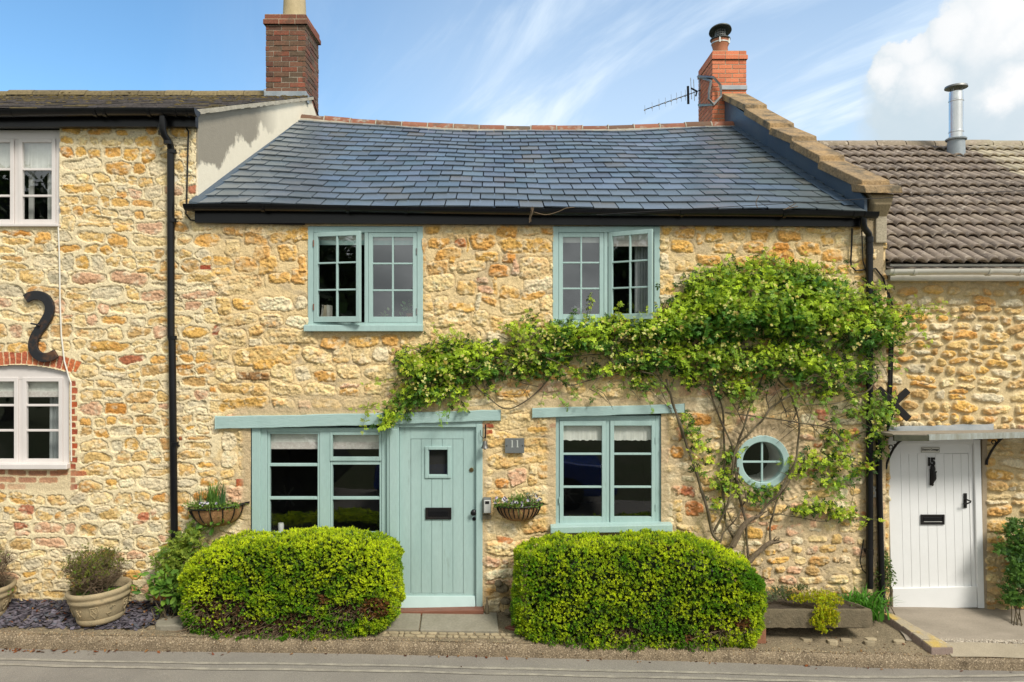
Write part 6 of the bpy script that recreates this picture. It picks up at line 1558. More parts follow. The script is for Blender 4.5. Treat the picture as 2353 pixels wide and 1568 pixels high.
lc = np.array([lin(*random.choice(((150, 78, 38), (176, 104, 56), (196, 142, 88), (120, 62, 36), (206, 160, 108), (96, 60, 40)))) for _ in range(N)]) * .7
mb = MB(); mb.scatter(lf, lff, pos, basis(rng.normal(size=(N, 3)) * .35 + np.array([[0, 0, 1]]), rng), rng.uniform(.008, .024, N), lc)
tag(mb.build('fallen_leaves', M['leaf']), 'brown fallen leaves along the kerb and slate bed', 'leaves', kind='stuff')
# ------------------------------------------------------------------ plants
LEAF = np.array([(0, 0, 0), (.30, -.24, .05), (.72, -.20, .04), (1, 0, -.03), (.72, .20, .04), (.30, .24, .05)]); LEAFF = [(0, 1, 2, 3), (0, 3, 4, 5)]
LF4 = np.array([(0, 0, 0), (.5, -.30, .07), (1, 0, 0), (.5, .30, .07)]); LF4F = [(0, 1, 2, 3)]
def compound():
    V, Fc = [], []
    def leaflet(o, a, s):
        c, q = math.cos(a), math.sin(a); b = len(V)
        for x, y, z in LEAF: V.append((o[0] + (x * c - y * q) * s, o[1] + (x * q + y * c) * s, o[2] + z * s - .12 * x * s))
        Fc.extend([tuple(b + i for i in f) for f in LEAFF])
    leaflet((.55, 0, 0), 0, .5)
    for x, s in ((.22, .36), (.46, .40)):
        leaflet((x, 0, 0), 1.0, s); leaflet((x, 0, 0), -1.0, s)
    return np.array(V), Fc
CV, CF = compound()
SPRIG_V, SPRIG_F = [], []
for k in range(6):
    a = k * 2.4; b = len(SPRIG_V); c, q = math.cos(a), math.sin(a); tilt = .55 + .1 * k; z0_ = .16 * k
    for x, y, z in LF4:
        xx_, zz_ = x * math.cos(tilt) - z * math.sin(tilt), x * math.sin(tilt) + z * math.cos(tilt)
        SPRIG_V.append(((xx_ * c - y * q) * (1 - .07 * k), (xx_ * q + y * c) * (1 - .07 * k), z0_ + zz_))
    SPRIG_F.append(tuple(b + i for i in range(4)))
SPRIG_V = np.array(SPRIG_V)

def jitter_cols(base, N, lo=.75, hi=1.25, hue=.08):
    return np.asarray(base)[None] * rng.uniform(lo, hi, (N, 1)) * (1 + rng.normal(0, hue, (N, 3)))

# ---- the two clipped box hedges
def box_hedge(label, x0, x1, y0, y1, z0, z1, shape, brown, young):
    cx_, cz_ = (x0 + x1) / 2, (z0 + z1) / 2
    root = empty('box_hedge', (cx_, (y0 + y1) / 2, z0), label, 'hedge', 'clipped box hedges under the cottage windows')
    # sample the rounded body: superellipsoid with a hand-clipped outline
    def surface(N, shrink=1.0):
        out = []; nrm = []
        while sum(len(o) for o in out) < N:
            d = rng.normal(size=(N * 2, 3)); d /= np.linalg.norm(d, axis=1, keepdims=True)
            e = shape['e']; q = (np.abs(d) ** e).sum(1) ** (-1 / e); p = d * q[:, None]
            # area weighting by rejection
            w_ = q ** 2; kp = rng.random(len(w_)) < w_ / w_.max()
            p, d = p[kp], d[kp]
            g = np.sign(p) * np.abs(p) ** (e - 1)
            ax = np.array([(x1 - x0) / 2, (y1 - y0) / 2, (z1 - z0) / 2])
            g = g / ax; g /= np.linalg.norm(g, axis=1, keepdims=True)
            X = p * ax * shrink
            x, y, z = X[:, 0], X[:, 1], X[:, 2]
            X = shape['f'](X, ax)
            lump_ = (fbm(X[:, 0] / .26 + 30, X[:, 2] / .24 + X[:, 1] / .3, 500, 2) - .5) * .07 + (fbm(X[:, 0] / .055, X[:, 2] / .055 + X[:, 1] / .08, 510, 2) - .5) * .085
            X = X + g * lump_[:, None] * shrink
            out.append(X); nrm.append(g)
        X, g = np.concatenate(out)[:N], np.concatenate(nrm)[:N]
        return X + np.array([cx_, (y0 + y1) / 2, cz_]), g
    N = 34000
    X, g = surface(N)
    keepm = (g[:, 1] < .55)
    X, g = X[keepm], g[keepm]; N = len(X)
    depth = np.abs(rng.normal(0, .020, N)); X = X - g * depth[:, None] + g * .012
    hgt = (X[:, 2] - z0) / (z1 - z0)
    clump = fbm(X[:, 0] / .10, X[:, 2] / .10 + X[:, 1] / .12, 520, 3)
    big = fbm(X[:, 0] / .45 + 7, X[:, 2] / .35 + X[:, 1] / .4, 530, 3)
    # thin places low down where the hedge has gone bare
    bare = np.zeros(N, dtype=bool); dead = np.zeros(N, dtype=bool)
    for (bu, bv, ru, rv, kind_) in brown:
        yb = y0 + .06; bx, bz = PX(bu, yb), PZ(bv, yb); q = ((X[:, 0] - bx) / (ru * K(yb))) ** 2 + ((X[:, 2] - bz) / (rv * K(yb))) ** 2 + (clump - .5) * 1.2
        front = X[:, 1] < (y0 + y1) / 2
        if kind_ == 'bare': bare |= (q < 1) & front & (rng.random(N) < .8)
        else: dead |= (q < 1) & front & (rng.random(N) < .8)
    X, g, depth, hgt, clump, big, dead = (t[~bare] for t in (X, g, depth, hgt, clump, big, dead)); N = len(X)
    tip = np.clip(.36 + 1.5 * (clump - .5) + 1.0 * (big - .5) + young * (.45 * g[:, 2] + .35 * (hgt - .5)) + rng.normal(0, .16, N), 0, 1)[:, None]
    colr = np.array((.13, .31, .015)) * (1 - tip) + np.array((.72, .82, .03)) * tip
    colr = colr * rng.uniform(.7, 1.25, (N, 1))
    dull = rng.random(N) < .11; colr[dull] = jitter_cols((.11, .17, .04), int(dull.sum()), .6, 1.3)
    colr[dead] = jitter_cols((.24, .115, .04), int(dead.sum()), .6, 1.4)
    nn = g + rng.normal(0, .36, (N, 3)) + np.array([0, -.10, .35])
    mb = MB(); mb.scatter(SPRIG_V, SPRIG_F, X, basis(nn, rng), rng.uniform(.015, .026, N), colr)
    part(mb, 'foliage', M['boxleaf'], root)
    # inner leaves and core, coloured dark so the gaps between sprigs look shaded
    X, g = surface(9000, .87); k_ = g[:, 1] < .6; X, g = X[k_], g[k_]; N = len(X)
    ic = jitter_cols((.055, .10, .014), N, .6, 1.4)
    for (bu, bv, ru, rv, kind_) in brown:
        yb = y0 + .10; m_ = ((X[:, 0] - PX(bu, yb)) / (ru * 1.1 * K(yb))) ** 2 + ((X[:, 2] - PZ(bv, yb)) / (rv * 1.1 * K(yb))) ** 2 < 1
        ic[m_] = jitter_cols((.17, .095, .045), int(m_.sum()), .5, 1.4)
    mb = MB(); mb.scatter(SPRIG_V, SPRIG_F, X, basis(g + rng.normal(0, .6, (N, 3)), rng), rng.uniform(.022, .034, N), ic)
    n1, n2 = 30, 16; V = []
    ax = np.array([(x1 - x0) / 2, (y1 - y0) / 2, (z1 - z0) / 2]); e = shape['e']
    for i in range(n2 + 1):
        for j in range(n1):
            th, ph_ = math.pi * i / n2, 2 * math.pi * j / n1
            d = np.array([[math.sin(th) * math.cos(ph_), math.sin(th) * math.sin(ph_), math.cos(th)]]); q = (np.abs(d) ** e).sum(1) ** (-1 / e)
            V.append((shape['f'](d * q[:, None] * ax * .80, ax) + np.array([cx_, (y0 + y1) / 2, cz_]))[0])
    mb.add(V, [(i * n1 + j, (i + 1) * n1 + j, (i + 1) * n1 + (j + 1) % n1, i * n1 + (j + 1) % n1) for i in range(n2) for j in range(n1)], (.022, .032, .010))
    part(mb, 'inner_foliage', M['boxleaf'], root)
    mb = MB()
    for (bu, bv, ru, rv, kind_) in brown:
        yb = y0 + .10
        for _ in range(110 if kind_ == 'bare' else 26):
            a = np.array((PX(bu + random.uniform(-ru, ru), yb), y0 + .16, PZ(bv + random.uniform(-rv, rv) * .7, yb))); b = a + np.array((random.gauss(-.03, .10), -random.uniform(.10, .20), random.gauss(-.03, .05))); m_ = (a + b) / 2 + np.array((random.gauss(0, .02), 0, random.gauss(0, .02)))
            mb.tube([a, m_, b], [.005, .0035, .0018], 4, caps=False)
    for k in range(9):
        xb = x0 + (x1 - x0) * (.12 + .76 * k / 8); mb.tube([(xb, (y0 + y1) / 2, z0 - .06), (xb + random.gauss(0, .04), (y0 + y1) / 2 - .05, z0 + .3)], [.02, .012], 6)
    part(mb, 'twigs', M['twig'], root, kind='stuff')
    return root
def fL(X, ax):
    X = X.copy(); t = X[:, 0] / ax[0]
    X[:, 2] -= np.clip(-t - .25, 0, 1) ** 1.4 * .30 * (X[:, 2] > -ax[2] * .6) * (X[:, 2] / ax[2] * .5 + .5)
    X[:, 2] += .012 * np.sin(t * 7) * (X[:, 2] > 0) ; X[:, 0] += .05 * np.clip(-X[:, 2] / ax[2], 0, 1) * (t < 0)
    X[:, 0] -= .10 * np.clip(-X[:, 2] / ax[2], 0, 1) ** 2 * (t > .3)
    return X
def fR(X, ax):
    X = X.copy(); t = X[:, 0] / ax[0]
    X[:, 2] -= np.clip(t - .42, 0, 1) ** 1.6 * .68 * (X[:, 2] > 0) * (X[:, 2] / ax[2])
    X[:, 2] += .02 * np.sin(t * 6 + 1) * (X[:, 2] > 0)
    return X
hL = box_hedge('clipped bright green box hedge left of the front door, brown patches low down', PX(434, -.33), PX(916, -.30), -.64, -.05, -.13, .86, dict(e=5.0, f=fL),
               ((505, 1392, 66, 26, 'bare'), (530, 1432, 95, 24, 'bare'), (690, 1425, 50, 20, 'bare'), (800, 1400, 34, 20, 'bare'), (620, 1445, 60, 14, 'bare'), (862, 1395, 34, 24, 'dead'), (745, 1375, 14, 10, 'dead'), (760, 1445, 30, 10, 'bare')), .75)
hR = box_hedge('larger clipped box hedge with rounded right shoulder under the two-light window', PX(1186, -.30), PX(1738, -.33), -.66, -.05, -.23, .82, dict(e=4.9, f=fR),
               ((1440, 1448, 34, 12, 'bare'), (1705, 1432, 20, 16, 'dead'), (1650, 1448, 26, 12, 'bare'), (1582, 1462, 12, 8, 'dead')), .55)

# ---- yellow climbing rose
rose = empty('climbing_rose', (PX(1720), -.06, -.05), 'climbing rose with small pale yellow flowers trained across the cottage front', 'climber')
def Z7(x, y): return (1544.1 + x * .31655, 827.2 + y * .31655)
def Z4(x, y): return (781.25 + x * .34, 514.7 + y * .34)
canes = [
 ([Z7(*p) for p in ((-40, 140), (0, 290), (50, 440), (110, 620), (170, 800), (220, 960), (265, 1130), (300, 1270), (350, 1320))], .013, .018, -.10),
 ([Z7(*p) for p in ((250, 60), (280, 200), (300, 310), (370, 470), (440, 650), (470, 860), (500, 1030), (540, 1170))], .008, .014, -.07),
 ([Z7(*p) for p in ((300, 60), (320, 190), (365, 370), (380, 560), (375, 800), (370, 960), (385, 1100), (400, 1210), (450, 1300))], .010, .013, -.05),
 ([Z7(*p) for p in ((620, 1140), (720, 1030), (800, 930), (870, 790), (915, 640), (920, 480), (900, 350), (840, 220), (780, 150), (740, 60))], .013, .009, -.08),
 ([Z7(*p) for p in ((1180, 60), (1110, 120), (1050, 180), (860, 250), (760, 320), (690, 380), (640, 460), (560, 530), (480, 620), (440, 750), (430, 900), (400, 1050), (310, 1250))], .009, .013, -.12),
 ([Z7(*p) for p in ((700, 20), (650, 150), (600, 270), (550, 400), (500, 540), (470, 660), (455, 760))], .008, .013, -.09),
 ([Z7(*p) for p in ((710, 1310), (720, 1180), (740, 1090), (800, 960), (870, 860), (960, 760))], .012, .006, -.06),
 ([Z7(*p) for p in ((550, 1450), (545, 1280), (520, 1130), (470, 900), (480, 780))], .013, .010, -.05),
 ([Z7(*p) for p in ((380, 380), (520, 400), (680, 420), (880, 450), (1010, 470), (1120, 490), (1190, 530), (1250, 590), (1410, 510))], .008, .007, -.09),
 ([Z7(*p) for p in ((640, 1150), (760, 1120), (900, 1140), (1070, 1170), (1180, 1150), (1240, 1135))], .006, .004, -.07),
 ([Z7(*p) for p in ((930, 330), (1130, 320), (1280, 290), (1420, 220), (1485, 150), (1470, 80), (1420, 60))], .006, .008, -.12),
 ([Z7(*p) for p in ((1080, 480), (1200, 420), (1300, 395), (1420, 385))], .005, .004, -.08),
 ([Z7(*p) for p in ((1010, 470), (1080, 550), (1110, 620))], .005, .004, -.06),
 ([Z7(*p) for p in ((360, 220), (440, 310), (480, 390), (530, 480), (550, 530))], .006, .005, -.06),
 ([Z7(*p) for p in ((555, 255), (500, 310), (475, 370))], .005, .005, -.06),
 ([Z7(*p) for p in ((690, 220), (690, 290), (700, 350))], .007, .006, -.06),
 ([Z7(*p) for p in ((790, 270), (810, 340), (830, 415))], .006, .005, -.06),
 ([Z7(*p) for p in ((860, 260), (900, 330), (890, 420))], .006, .005, -.07),
 ([Z7(*p) for p in ((1040, 280), (1010, 380), (980, 460))], .004, .003, -.06),
 ([Z7(*p) for p in ((400, 1100), (440, 1180), (480, 1210))], .006, .005, -.06),
 ([Z7(*p) for p in ((1300, 840), (1310, 950), (1305, 1060))], .003, .003, -.05),
 ([Z7(*p) for p in ((480, 860), (530, 940), (530, 1020), (500, 1090), (440, 1180), (370, 1270), (350, 1310))], .007, .008, -.09),
 ([Z4(*p) for p in ((850, 1000), (910, 1090), (1000, 1170), (1080, 1235), (1160, 1248), (1250, 1200), (1340, 1130), (1400, 1060), (1450, 1000))], .006, .008, -.06),
 ([Z4(*p) for p in ((980, 1115), (1010, 1050), (1030, 980), (1060, 900))], .006, .005, -.06),
 ([Z4(*p) for p in ((1000, 1000), (1140, 1040), (1250, 1080), (1340, 1100))], .004, .004, -.05),
 ([Z4(*p) for p in ((1480, 1050), (1560, 1090), (1680, 1060), (1850, 1020), (1960, 1030))], .006, .006, -.08),
 ([Z4(*p) for p in ((2100, 960), (2160, 1040), (2220, 1130), (2250, 1200), (2285, 1330), (2325, 1450))], .010, .014, -.10),
 ([Z4(*p) for p in ((2260, 1030), (2240, 1090), (2220, 1130))], .006, .008, -.10),
 ([Z4(*p) for p in ((2090, 1120), (2150, 1180), (2240, 1250))], .003, .003, -.06),
 ([Z4(*p) for p in ((2300, 1000), (2000, 900), (1800, 880), (1500, 900), (1200, 930), (1000, 900), (700, 950))], .008, .006, -.10),
]
mb = MB(); tw = MB()
for pts, r0, r1, yy in canes:
    sp = smooth_path(pts, 5); n = len(sp)
    path = [(PX(u, yy), yy + .02 * math.sin(i * .7 + u * .01), PZ(v, yy)) for i, (u, v) in enumerate(sp)]
    mb.tube(path, [(r0 + (r1 - r0) * i / (n - 1)) * (1 + .12 * math.sin(i * 1.3)) for i in range(n)], 7)
    for _ in range(n // 4):
        i = random.randrange(1, n - 1); a = np.array(path[i]); b = a + np.array((random.gauss(0, .06), random.uniform(-.05, .03), random.uniform(-.02, .12)))
        tw.tube([a, (a + b) / 2 + np.array((random.gauss(0, .012), 0, 0)), b], [.004, .003, .0015], 4, caps=False)
part(mb, 'canes', M['cane'], rose, smooth=True)
# fine tangle behind the leaves
for _ in range(260):
    u, v = random.gauss(1790, 140), random.gauss(790, 55)
    if random.random() < .35: u, v = random.uniform(960, 1560), random.uniform(770, 900)
    if random.random() < .2: u, v = random.uniform(1780, 2000), random.uniform(860, 1000)
    a = np.array(P(u, v, -random.uniform(.03, .25))); d = np.array((random.gauss(0, .16), random.gauss(0, .03), random.gauss(-.02, .11))); k1 = np.array((random.gauss(0, .03), 0, random.gauss(0, .03)))
    tw.tube([a, a + d * .35 + k1, a + d * .7 + k1 * .6, a + d], [.005, .004, .003, .0015], 4, caps=False)
part(tw, 'twigs', M['cane'], rose, kind='stuff')
for pts, rs, nm in (([Z7(*p) for p in ((435, 1360), (470, 1290), (505, 1225), (560, 1165), (620, 1140), (650, 1120))], (.038, .035, .032, .030, .022, .014), 'trunk'),
                    ([Z7(*p) for p in ((555, 1470), (600, 1420), (650, 1375), (700, 1335), (735, 1325), (785, 1322))], (.035, .032, .030, .032, .018, .008), 'trunk')):
    mb = MB(); sp = smooth_path(pts, 5); n = len(sp); yy = -.12
    for s_ in range(4):
        ph_ = s_ * 1.57
        mb.tube([(PX(u, yy) + .016 * math.cos(ph_ + i * .22), yy + .016 * math.sin(ph_ + i * .22), PZ(v, yy) + .012 * math.cos(ph_ + 1 + i * .2)) for i, (u, v) in enumerate(sp)], [np.interp(i / (n - 1) * 5, range(6), rs) * .72 for i in range(n)], 8)
    for _ in range(9):
        i = random.randrange(n * 2 // 3, n); a = np.array((PX(sp[i][0], yy), yy, PZ(sp[i][1], yy))); b = a + np.array((random.gauss(.03, .03), random.gauss(0, .03), random.uniform(.01, .07))); mb.tube([a, b], [.010, .002], 5)
    part(mb, nm, M['bark'], rose, smooth=True)
blobs = [  # centre u, v, radii, reach from the wall, leaves
 (1760, 700, 200, 80, .50, 1150), (1640, 730, 115, 72, .42, 480), (1880, 722, 130, 85, .45, 560), (1985, 752, 78, 62, .34, 280), (1770, 628, 135, 34, .36, 260), (1640, 655, 70, 40, .32, 130),
 (1900, 650, 70, 36, .34, 130), (2062, 728, 42, 30, .25, 70), (2030, 690, 40, 34, .26, 60), (2050, 770, 36, 30, .22, 50), (1510, 752, 130, 42, .32, 420), (1355, 772, 125, 42, .28, 360), (1255, 800, 85, 42, .22, 200), (1195, 768, 34, 26, .16, 45), (1215, 735, 18, 22, .12, 14),
 (1050, 832, 98, 52, .24, 420), (985, 858, 66, 56, .22, 230), (1010, 902, 70, 26, .16, 110), (935, 915, 36, 34, .14, 60), (930, 835, 26, 20, .10, 26), (1040, 780, 26, 16, .12, 26), (905, 962, 26, 18, .14, 46), (885, 978, 12, 10, .16, 16), (1290, 850, 85, 24, .15, 100), (1400, 848, 75, 18, .15, 70),
 (1180, 840, 60, 30, .14, 60), (1120, 835, 60, 34, .16, 90), (1140, 800, 36, 18, .10, 30), (1500, 822, 110, 36, .24, 210), (1640, 822, 120, 48, .34, 330), (1790, 828, 125, 48, .34, 330), (1920, 852, 96, 50, .26, 220), (1590, 872, 55, 22, .18, 60), (1700, 892, 62, 22, .2, 80), (1475, 878, 40, 16, .12, 36), (1060, 935, 20, 8, .08, 8),
 (1960, 930, 44, 44, .18, 60), (2030, 930, 34, 44, .16, 46), (1815, 905, 30, 14, .14, 20), (1900, 905, 30, 16, .14, 24), (1345, 905, 30, 10, .08, 10), (1130, 900, 26, 10, .08, 10),
 (1622, 1062, 26, 34, .12, 40), (1660, 1105, 34, 26, .12, 46), (1738, 1142, 40, 16, .12, 40), (1700, 1125, 26, 26, .12, 26), (1588, 985, 18, 26, .08, 14), (1682, 1048, 26, 16, .12, 20), (1600, 1020, 20, 24, .08, 14), (1575, 960, 16, 12, .08, 8), (1652, 1160, 16, 20, .1, 10), (1770, 1125, 24, 14, .1, 14),
 (1868, 1060, 56, 26, .12, 66), (1950, 1062, 40, 46, .14, 70), (1915, 1105, 30, 26, .12, 36), (1880, 1168, 50, 14, .12, 46), (1940, 1185, 34, 12, .12, 40), (2012, 1000, 22, 56, .14, 46), (1990, 1070, 18, 20, .12, 22), (1925, 1010, 40, 26, .1, 26), (1835, 1090, 30, 16, .08, 14), (1845, 1175, 22, 10, .1, 14), (2040, 960, 26, 30, .14, 20),
]
pos, dens = [], []
for (cu_, cv_, ru, rv, reach, nl) in blobs:
    nl = int(nl * 1.9)
    a = rng.random(nl) * 2 * math.pi; r_ = rng.random(nl) ** .55 * (1 + .22 * rng.normal(size=nl) * (rng.random(nl) < .3))
    u = cu_ + ru * r_ * np.cos(a); v = cv_ + rv * r_ * np.sin(a)
    lump_ = fbm(u / 38, v / 26, 600, 3)
    k_ = lump_ > .36 - .22 * (1 - r_) * (nl > 200)
    u, v, r_, lump_ = u[k_], v[k_], r_[k_], lump_[k_]
    dep = reach * np.sqrt(np.clip(1 - r_ ** 2, .02, 1)) * (.40 + .9 * lump_)
    yy = -.035 - dep * rng.random(len(u)) ** .45
    pos.append(np.stack([(u - CX) * (D + yy) / F, yy, CAMZ + (CY - v) * (D + yy) / F, np.full(len(u), reach), (cv_ - v) / rv], 1))
pos = np.concatenate(pos); N = len(pos)
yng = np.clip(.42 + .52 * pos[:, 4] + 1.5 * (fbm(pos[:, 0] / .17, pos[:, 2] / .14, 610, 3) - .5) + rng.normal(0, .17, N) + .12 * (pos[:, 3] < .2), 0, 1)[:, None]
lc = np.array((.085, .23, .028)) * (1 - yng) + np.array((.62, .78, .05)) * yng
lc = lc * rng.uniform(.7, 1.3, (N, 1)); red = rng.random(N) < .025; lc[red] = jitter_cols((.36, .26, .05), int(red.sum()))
nn = rng.normal(0, .5, (N, 3)) + np.array([[0, -.55, .65]])
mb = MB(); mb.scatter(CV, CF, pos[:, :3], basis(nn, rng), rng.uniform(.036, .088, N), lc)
# older leaves close to the wall, their green darkened to read as shaded gaps
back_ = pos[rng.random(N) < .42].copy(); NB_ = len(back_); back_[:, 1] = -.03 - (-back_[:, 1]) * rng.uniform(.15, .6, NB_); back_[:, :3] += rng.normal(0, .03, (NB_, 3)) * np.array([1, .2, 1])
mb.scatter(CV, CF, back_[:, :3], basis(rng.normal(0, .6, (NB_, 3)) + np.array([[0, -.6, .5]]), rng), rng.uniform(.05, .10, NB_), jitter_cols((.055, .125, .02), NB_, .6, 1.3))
# long young shoots reaching out past the main mass
sh = MB()
for (u, v, du, dv, nsh) in ((1640, 660, -.2, -1, 7), (1760, 625, 0, -1, 9), (1860, 640, .3, -1, 8), (1960, 690, .7, -.7, 9), (2050, 715, 1, -.3, 9), (2060, 765, 1, .1, 7), (1540, 725, -.3, -1, 5), (1400, 745, -.2, -1, 5), (1230, 770, -.6, -.8, 6), (1060, 795, -.2, -1, 7), (950, 850, -.8, -.6, 6), (915, 930, -.9, .2, 5), (1010, 920, -.2, 1, 5), (1300, 870, .1, 1, 5), (1470, 880, .1, 1, 5), (1690, 890, 0, 1, 6), (1850, 890, .1, 1, 6), (1990, 930, .4, .9, 7), (2010, 840, 1, .4, 5), (1640, 1090, -.5, -.2, 4), (1900, 1120, .5, .6, 4), (1950, 1190, 1, .1, 3)):
    for _ in range(nsh):
        a0 = np.array(P(u + random.gauss(0, 34), v + random.gauss(0, 12), -random.uniform(.08, .30))); ln = random.uniform(.12, .36)
        dd = np.array((du + random.gauss(0, .45), random.gauss(-.15, .25), -dv + random.gauss(0, .35))); dd /= np.linalg.norm(dd)
        pth = [a0 + dd * ln * t + np.array((0, 0, -.10 * ln * t * t * (1 if dv < 0 else -.5))) for t in np.linspace(0, 1, 6)]
        tw_r = [.003, .0026, .0022, .0018, .0014, .001]; sh.tube(pth, tw_r, 4, (.16, .20, .05), caps=False)
        m_ = int(ln / .026); ps = np.array([pth[min(5, int(q * 5))] + (pth[min(5, int(q * 5) + 1)] - pth[min(5, int(q * 5))]) * ((q * 5) % 1) for q in np.linspace(.1, 1, m_)])
        side = rng.normal(0, .5, (m_, 3)) + np.array([[0, -.55, .6]])
        mb.scatter(CV, CF, ps, basis(side, rng), rng.uniform(.035, .075, m_), jitter_cols((.40, .50, .04) if dv <= .2 else (.22, .36, .04), m_, .6, 1.3))
part(mb, 'foliage', M['leaf'], rose)
part(sh, 'young_shoots', M['leaf'], rose, kind='stuff')
# flowers: small double rosettes in loose clusters
fl = []
for k in range(10):
    a = k * 2.399; r_ = .25 + .75 * (k / 9); b = (math.cos(a), math.sin(a)); t_ = 1.1 - .9 * (k / 9)
    c0 = np.array((b[0] * .15, b[1] * .15, .15)); c1 = np.array((b[0] * r_ - b[1] * .38, b[1] * r_ + b[0] * .38, .55 * t_)); c2 = np.array((b[0] * (r_ + .25), b[1] * (r_ + .25), .45 * t_)); c3 = np.array((b[0] * r_ + b[1] * .38, b[1] * r_ - b[0] * .38, .55 * t_)); fl.append((c0, c1, c2, c3))
FV = np.concatenate([np.stack(f) for f in fl]); FFc = [(4 * k, 4 * k + 1, 4 * k + 2, 4 * k + 3) for k in range(10)]
NF = 330; cen = []
w_ = np.array([b[5] * (1.0 if b[1] > 690 else .5) for b in blobs], dtype=float); w_[:3] *= .75; w_[10:25] *= 1.5; w_ /= w_.sum()
for bi in rng.choice(len(blobs), NF, p=w_):
    cu_, cv_, ru, rv, reach, nl = blobs[bi]; a = rng.random() * 6.283; r_ = rng.random() ** .55
    u, v = cu_ + ru * r_ * math.cos(a), cv_ + rv * r_ * math.sin(a); yy = -.05 - reach * math.sqrt(max(.03, 1 - r_ * r_)) * rng.uniform(.7, 1.05)
    for _ in range(rng.integers(1, 6)): cen.append((PX(u + rng.normal(0, 5), yy) , yy - rng.uniform(0, .04), PZ(v + rng.normal(0, 4), yy)))
cen = np.array(cen); N = len(cen)
fc = np.array((.85, .70, .18)) * (1 - rng.random((N, 1)) * .5) + np.array((.84, .76, .38)) * rng.random((N, 1)) * .6
mb = MB(); mb.scatter(FV, FFc, cen, basis(rng.normal(0, .5, (N, 3)) + np.array([[0, -1, .25]]), rng), rng.uniform(.008, .016, N), np.clip(fc, 0, .85))
part(mb, 'flowers', M['flower'], rose, kind='stuff')

# ---- potted shrubs
def stone_pot(x, y, label, r=.30, h=.335, tilt=0.0):
    zb = zp(x, y) + .01
    root = empty('stone_pot', (x, y, zb), label, 'plant pot', 'cast stone pots on the slate bed')
    prof = [(.0, 0), (r * .70, 0), (r * .74, .02), (r * .76, .05), (r * .74, .06), (r * .80, .09), (r * .88, .17), (r * .90, .215), (r * .96, .225), (r * .985, .245), (r * .96, .262), (r * .95, .27), (r * .99, .285), (r * 1.03, .305), (r * 1.02, .325), (r * .96, .338), (r * .90, .33), (r * .86, .29), (r * .84, .24)]
    mb = MB(); mb.lathe(prof, (0, 0, 0), 56); # raised frieze: shields and garlands
    for k in range(8):
        a0 = -math.pi / 2 + (k - 3.5) * .62
        def on(a, z, d=.004): rr = r * np.interp(z, [.06, .09, .17, .215], [.76, .80, .88, .90]) + d; return (rr * math.cos(a), rr * math.sin(a), z)
        if k % 2 == 0:
            for p in ([(-.13, .195), (-.13, .13), (0, .085), (.13, .13), (.13, .195), (-.13, .195)], [(-.06, .18), (.06, .13)], [(.06, .18), (-.06, .14)]): mb.tube([on(a0 + da, z) for da, z in p], .0055, 5)
        else:
            for q_ in range(5):
                s_ = random.uniform(-.14, .14); zz = random.uniform(.10, .19); mb.tube([on(a0 + s_, zz), on(a0 + s_ + random.uniform(-.08, .08), zz + random.uniform(-.03, .03)), on(a0 + s_ + random.uniform(-.1, .1), zz + random.uniform(-.03, .03))], .006, 5)
    pot = mb.build('pot_body', M['potstone'], root, smooth=True, angle=60); pot.rotation_euler = (0, math.radians(tilt), 0)
    mb = MB(); mb.lathe([(0.001, .262), (r * .5, .258), (r * .86, .25)], (0, 0, 0), 24); o = mb.build('soil', M['soil'], root, smooth=True); o.rotation_euler = pot.rotation_euler
    return root, zb
def twiggy_shrub(x, y, z, rx_, rz_, hz, label, green, seed):
    r2 = random.Random(seed); g2 = np.random.default_rng(seed)
    root = empty('potted_shrub', (x, y, z), label, 'shrub', 'twiggy shrubs in the stone pots')
    mb = MB(); tips = []
    def branch(p, d, L_, r_, lv):
        n = 3; pts = [p]; q = p
        for i in range(n):
            d = d + np.array((r2.gauss(0, .22), r2.gauss(0, .22), r2.gauss(.05, .15))); d = d / np.linalg.norm(d); q = q + d * L_ / n; pts.append(q)
        mb.tube(pts, [r_ * (1 - .16 * i) for i in range(n + 1)], 4 if lv > 1 else 6, caps=False)
        if lv >= 4 or L_ < .035: tips.append((q, d)); return
        for k in range(3 if lv < 3 else 2):
            dd = d + np.array((r2.gauss(0, .75), r2.gauss(0, .75), r2.gauss(0, .5))); dd /= np.linalg.norm(dd)
            rel = q - np.array((0, 0, hz)); 
            if (rel[0] / rx_) ** 2 + (rel[1] / rx_) ** 2 + (rel[2] / rz_) ** 2 < 1.1: branch(q, dd, L_ * .72, r_ * .62, lv + 1)
            if r2.random() < .75: branch(pts[2], dd * np.array((-1, 1, 1)), L_ * .6, r_ * .5, lv + 1)
        tips.append((q, d))
    for k in range(8):
        a = k * .785 + r2.random() * .4; branch(np.array((.05 * math.cos(a), .05 * math.sin(a), .0)), np.array((.62 * math.cos(a), .62 * math.sin(a), .85)), .19, .010, 0)
    mb.build('branches', M['twig'], root)
    pos = np.array([t[0] for t in tips]); dr = np.array([t[1] for t in tips]); N = len(pos)
    idx = g2.choice(N, min(N, 1300) if N > 10 else N, replace=False); pos, dr = pos[idx], dr[idx]; N = len(pos)
    w_ = (green * (.55 + 1.0 * (pos[:, 2] - hz) / rz_ - .5 * pos[:, 0] / rx_) > g2.random(N))
    pos, dr = pos[w_], dr[w_]; N = len(pos)
    mb = MB()
    for rep in range(2):
        mb.scatter(SPRIG_V, SPRIG_F, pos + g2.normal(0, .012, pos.shape), basis(dr + g2.normal(0, .5, dr.shape), rng), g2.uniform(.010, .020, N), jitter_cols((.20, .23, .04), N, .55, 1.5, .12))
    mb.build('leaves', M['leaf'], root)
    return root, len(tips)
p1, zb1 = stone_pot(PX(233, -.34), -.34, 'carved buff stone pot on slate chippings, in full view left of the downpipe', .295, tilt=-3.5)
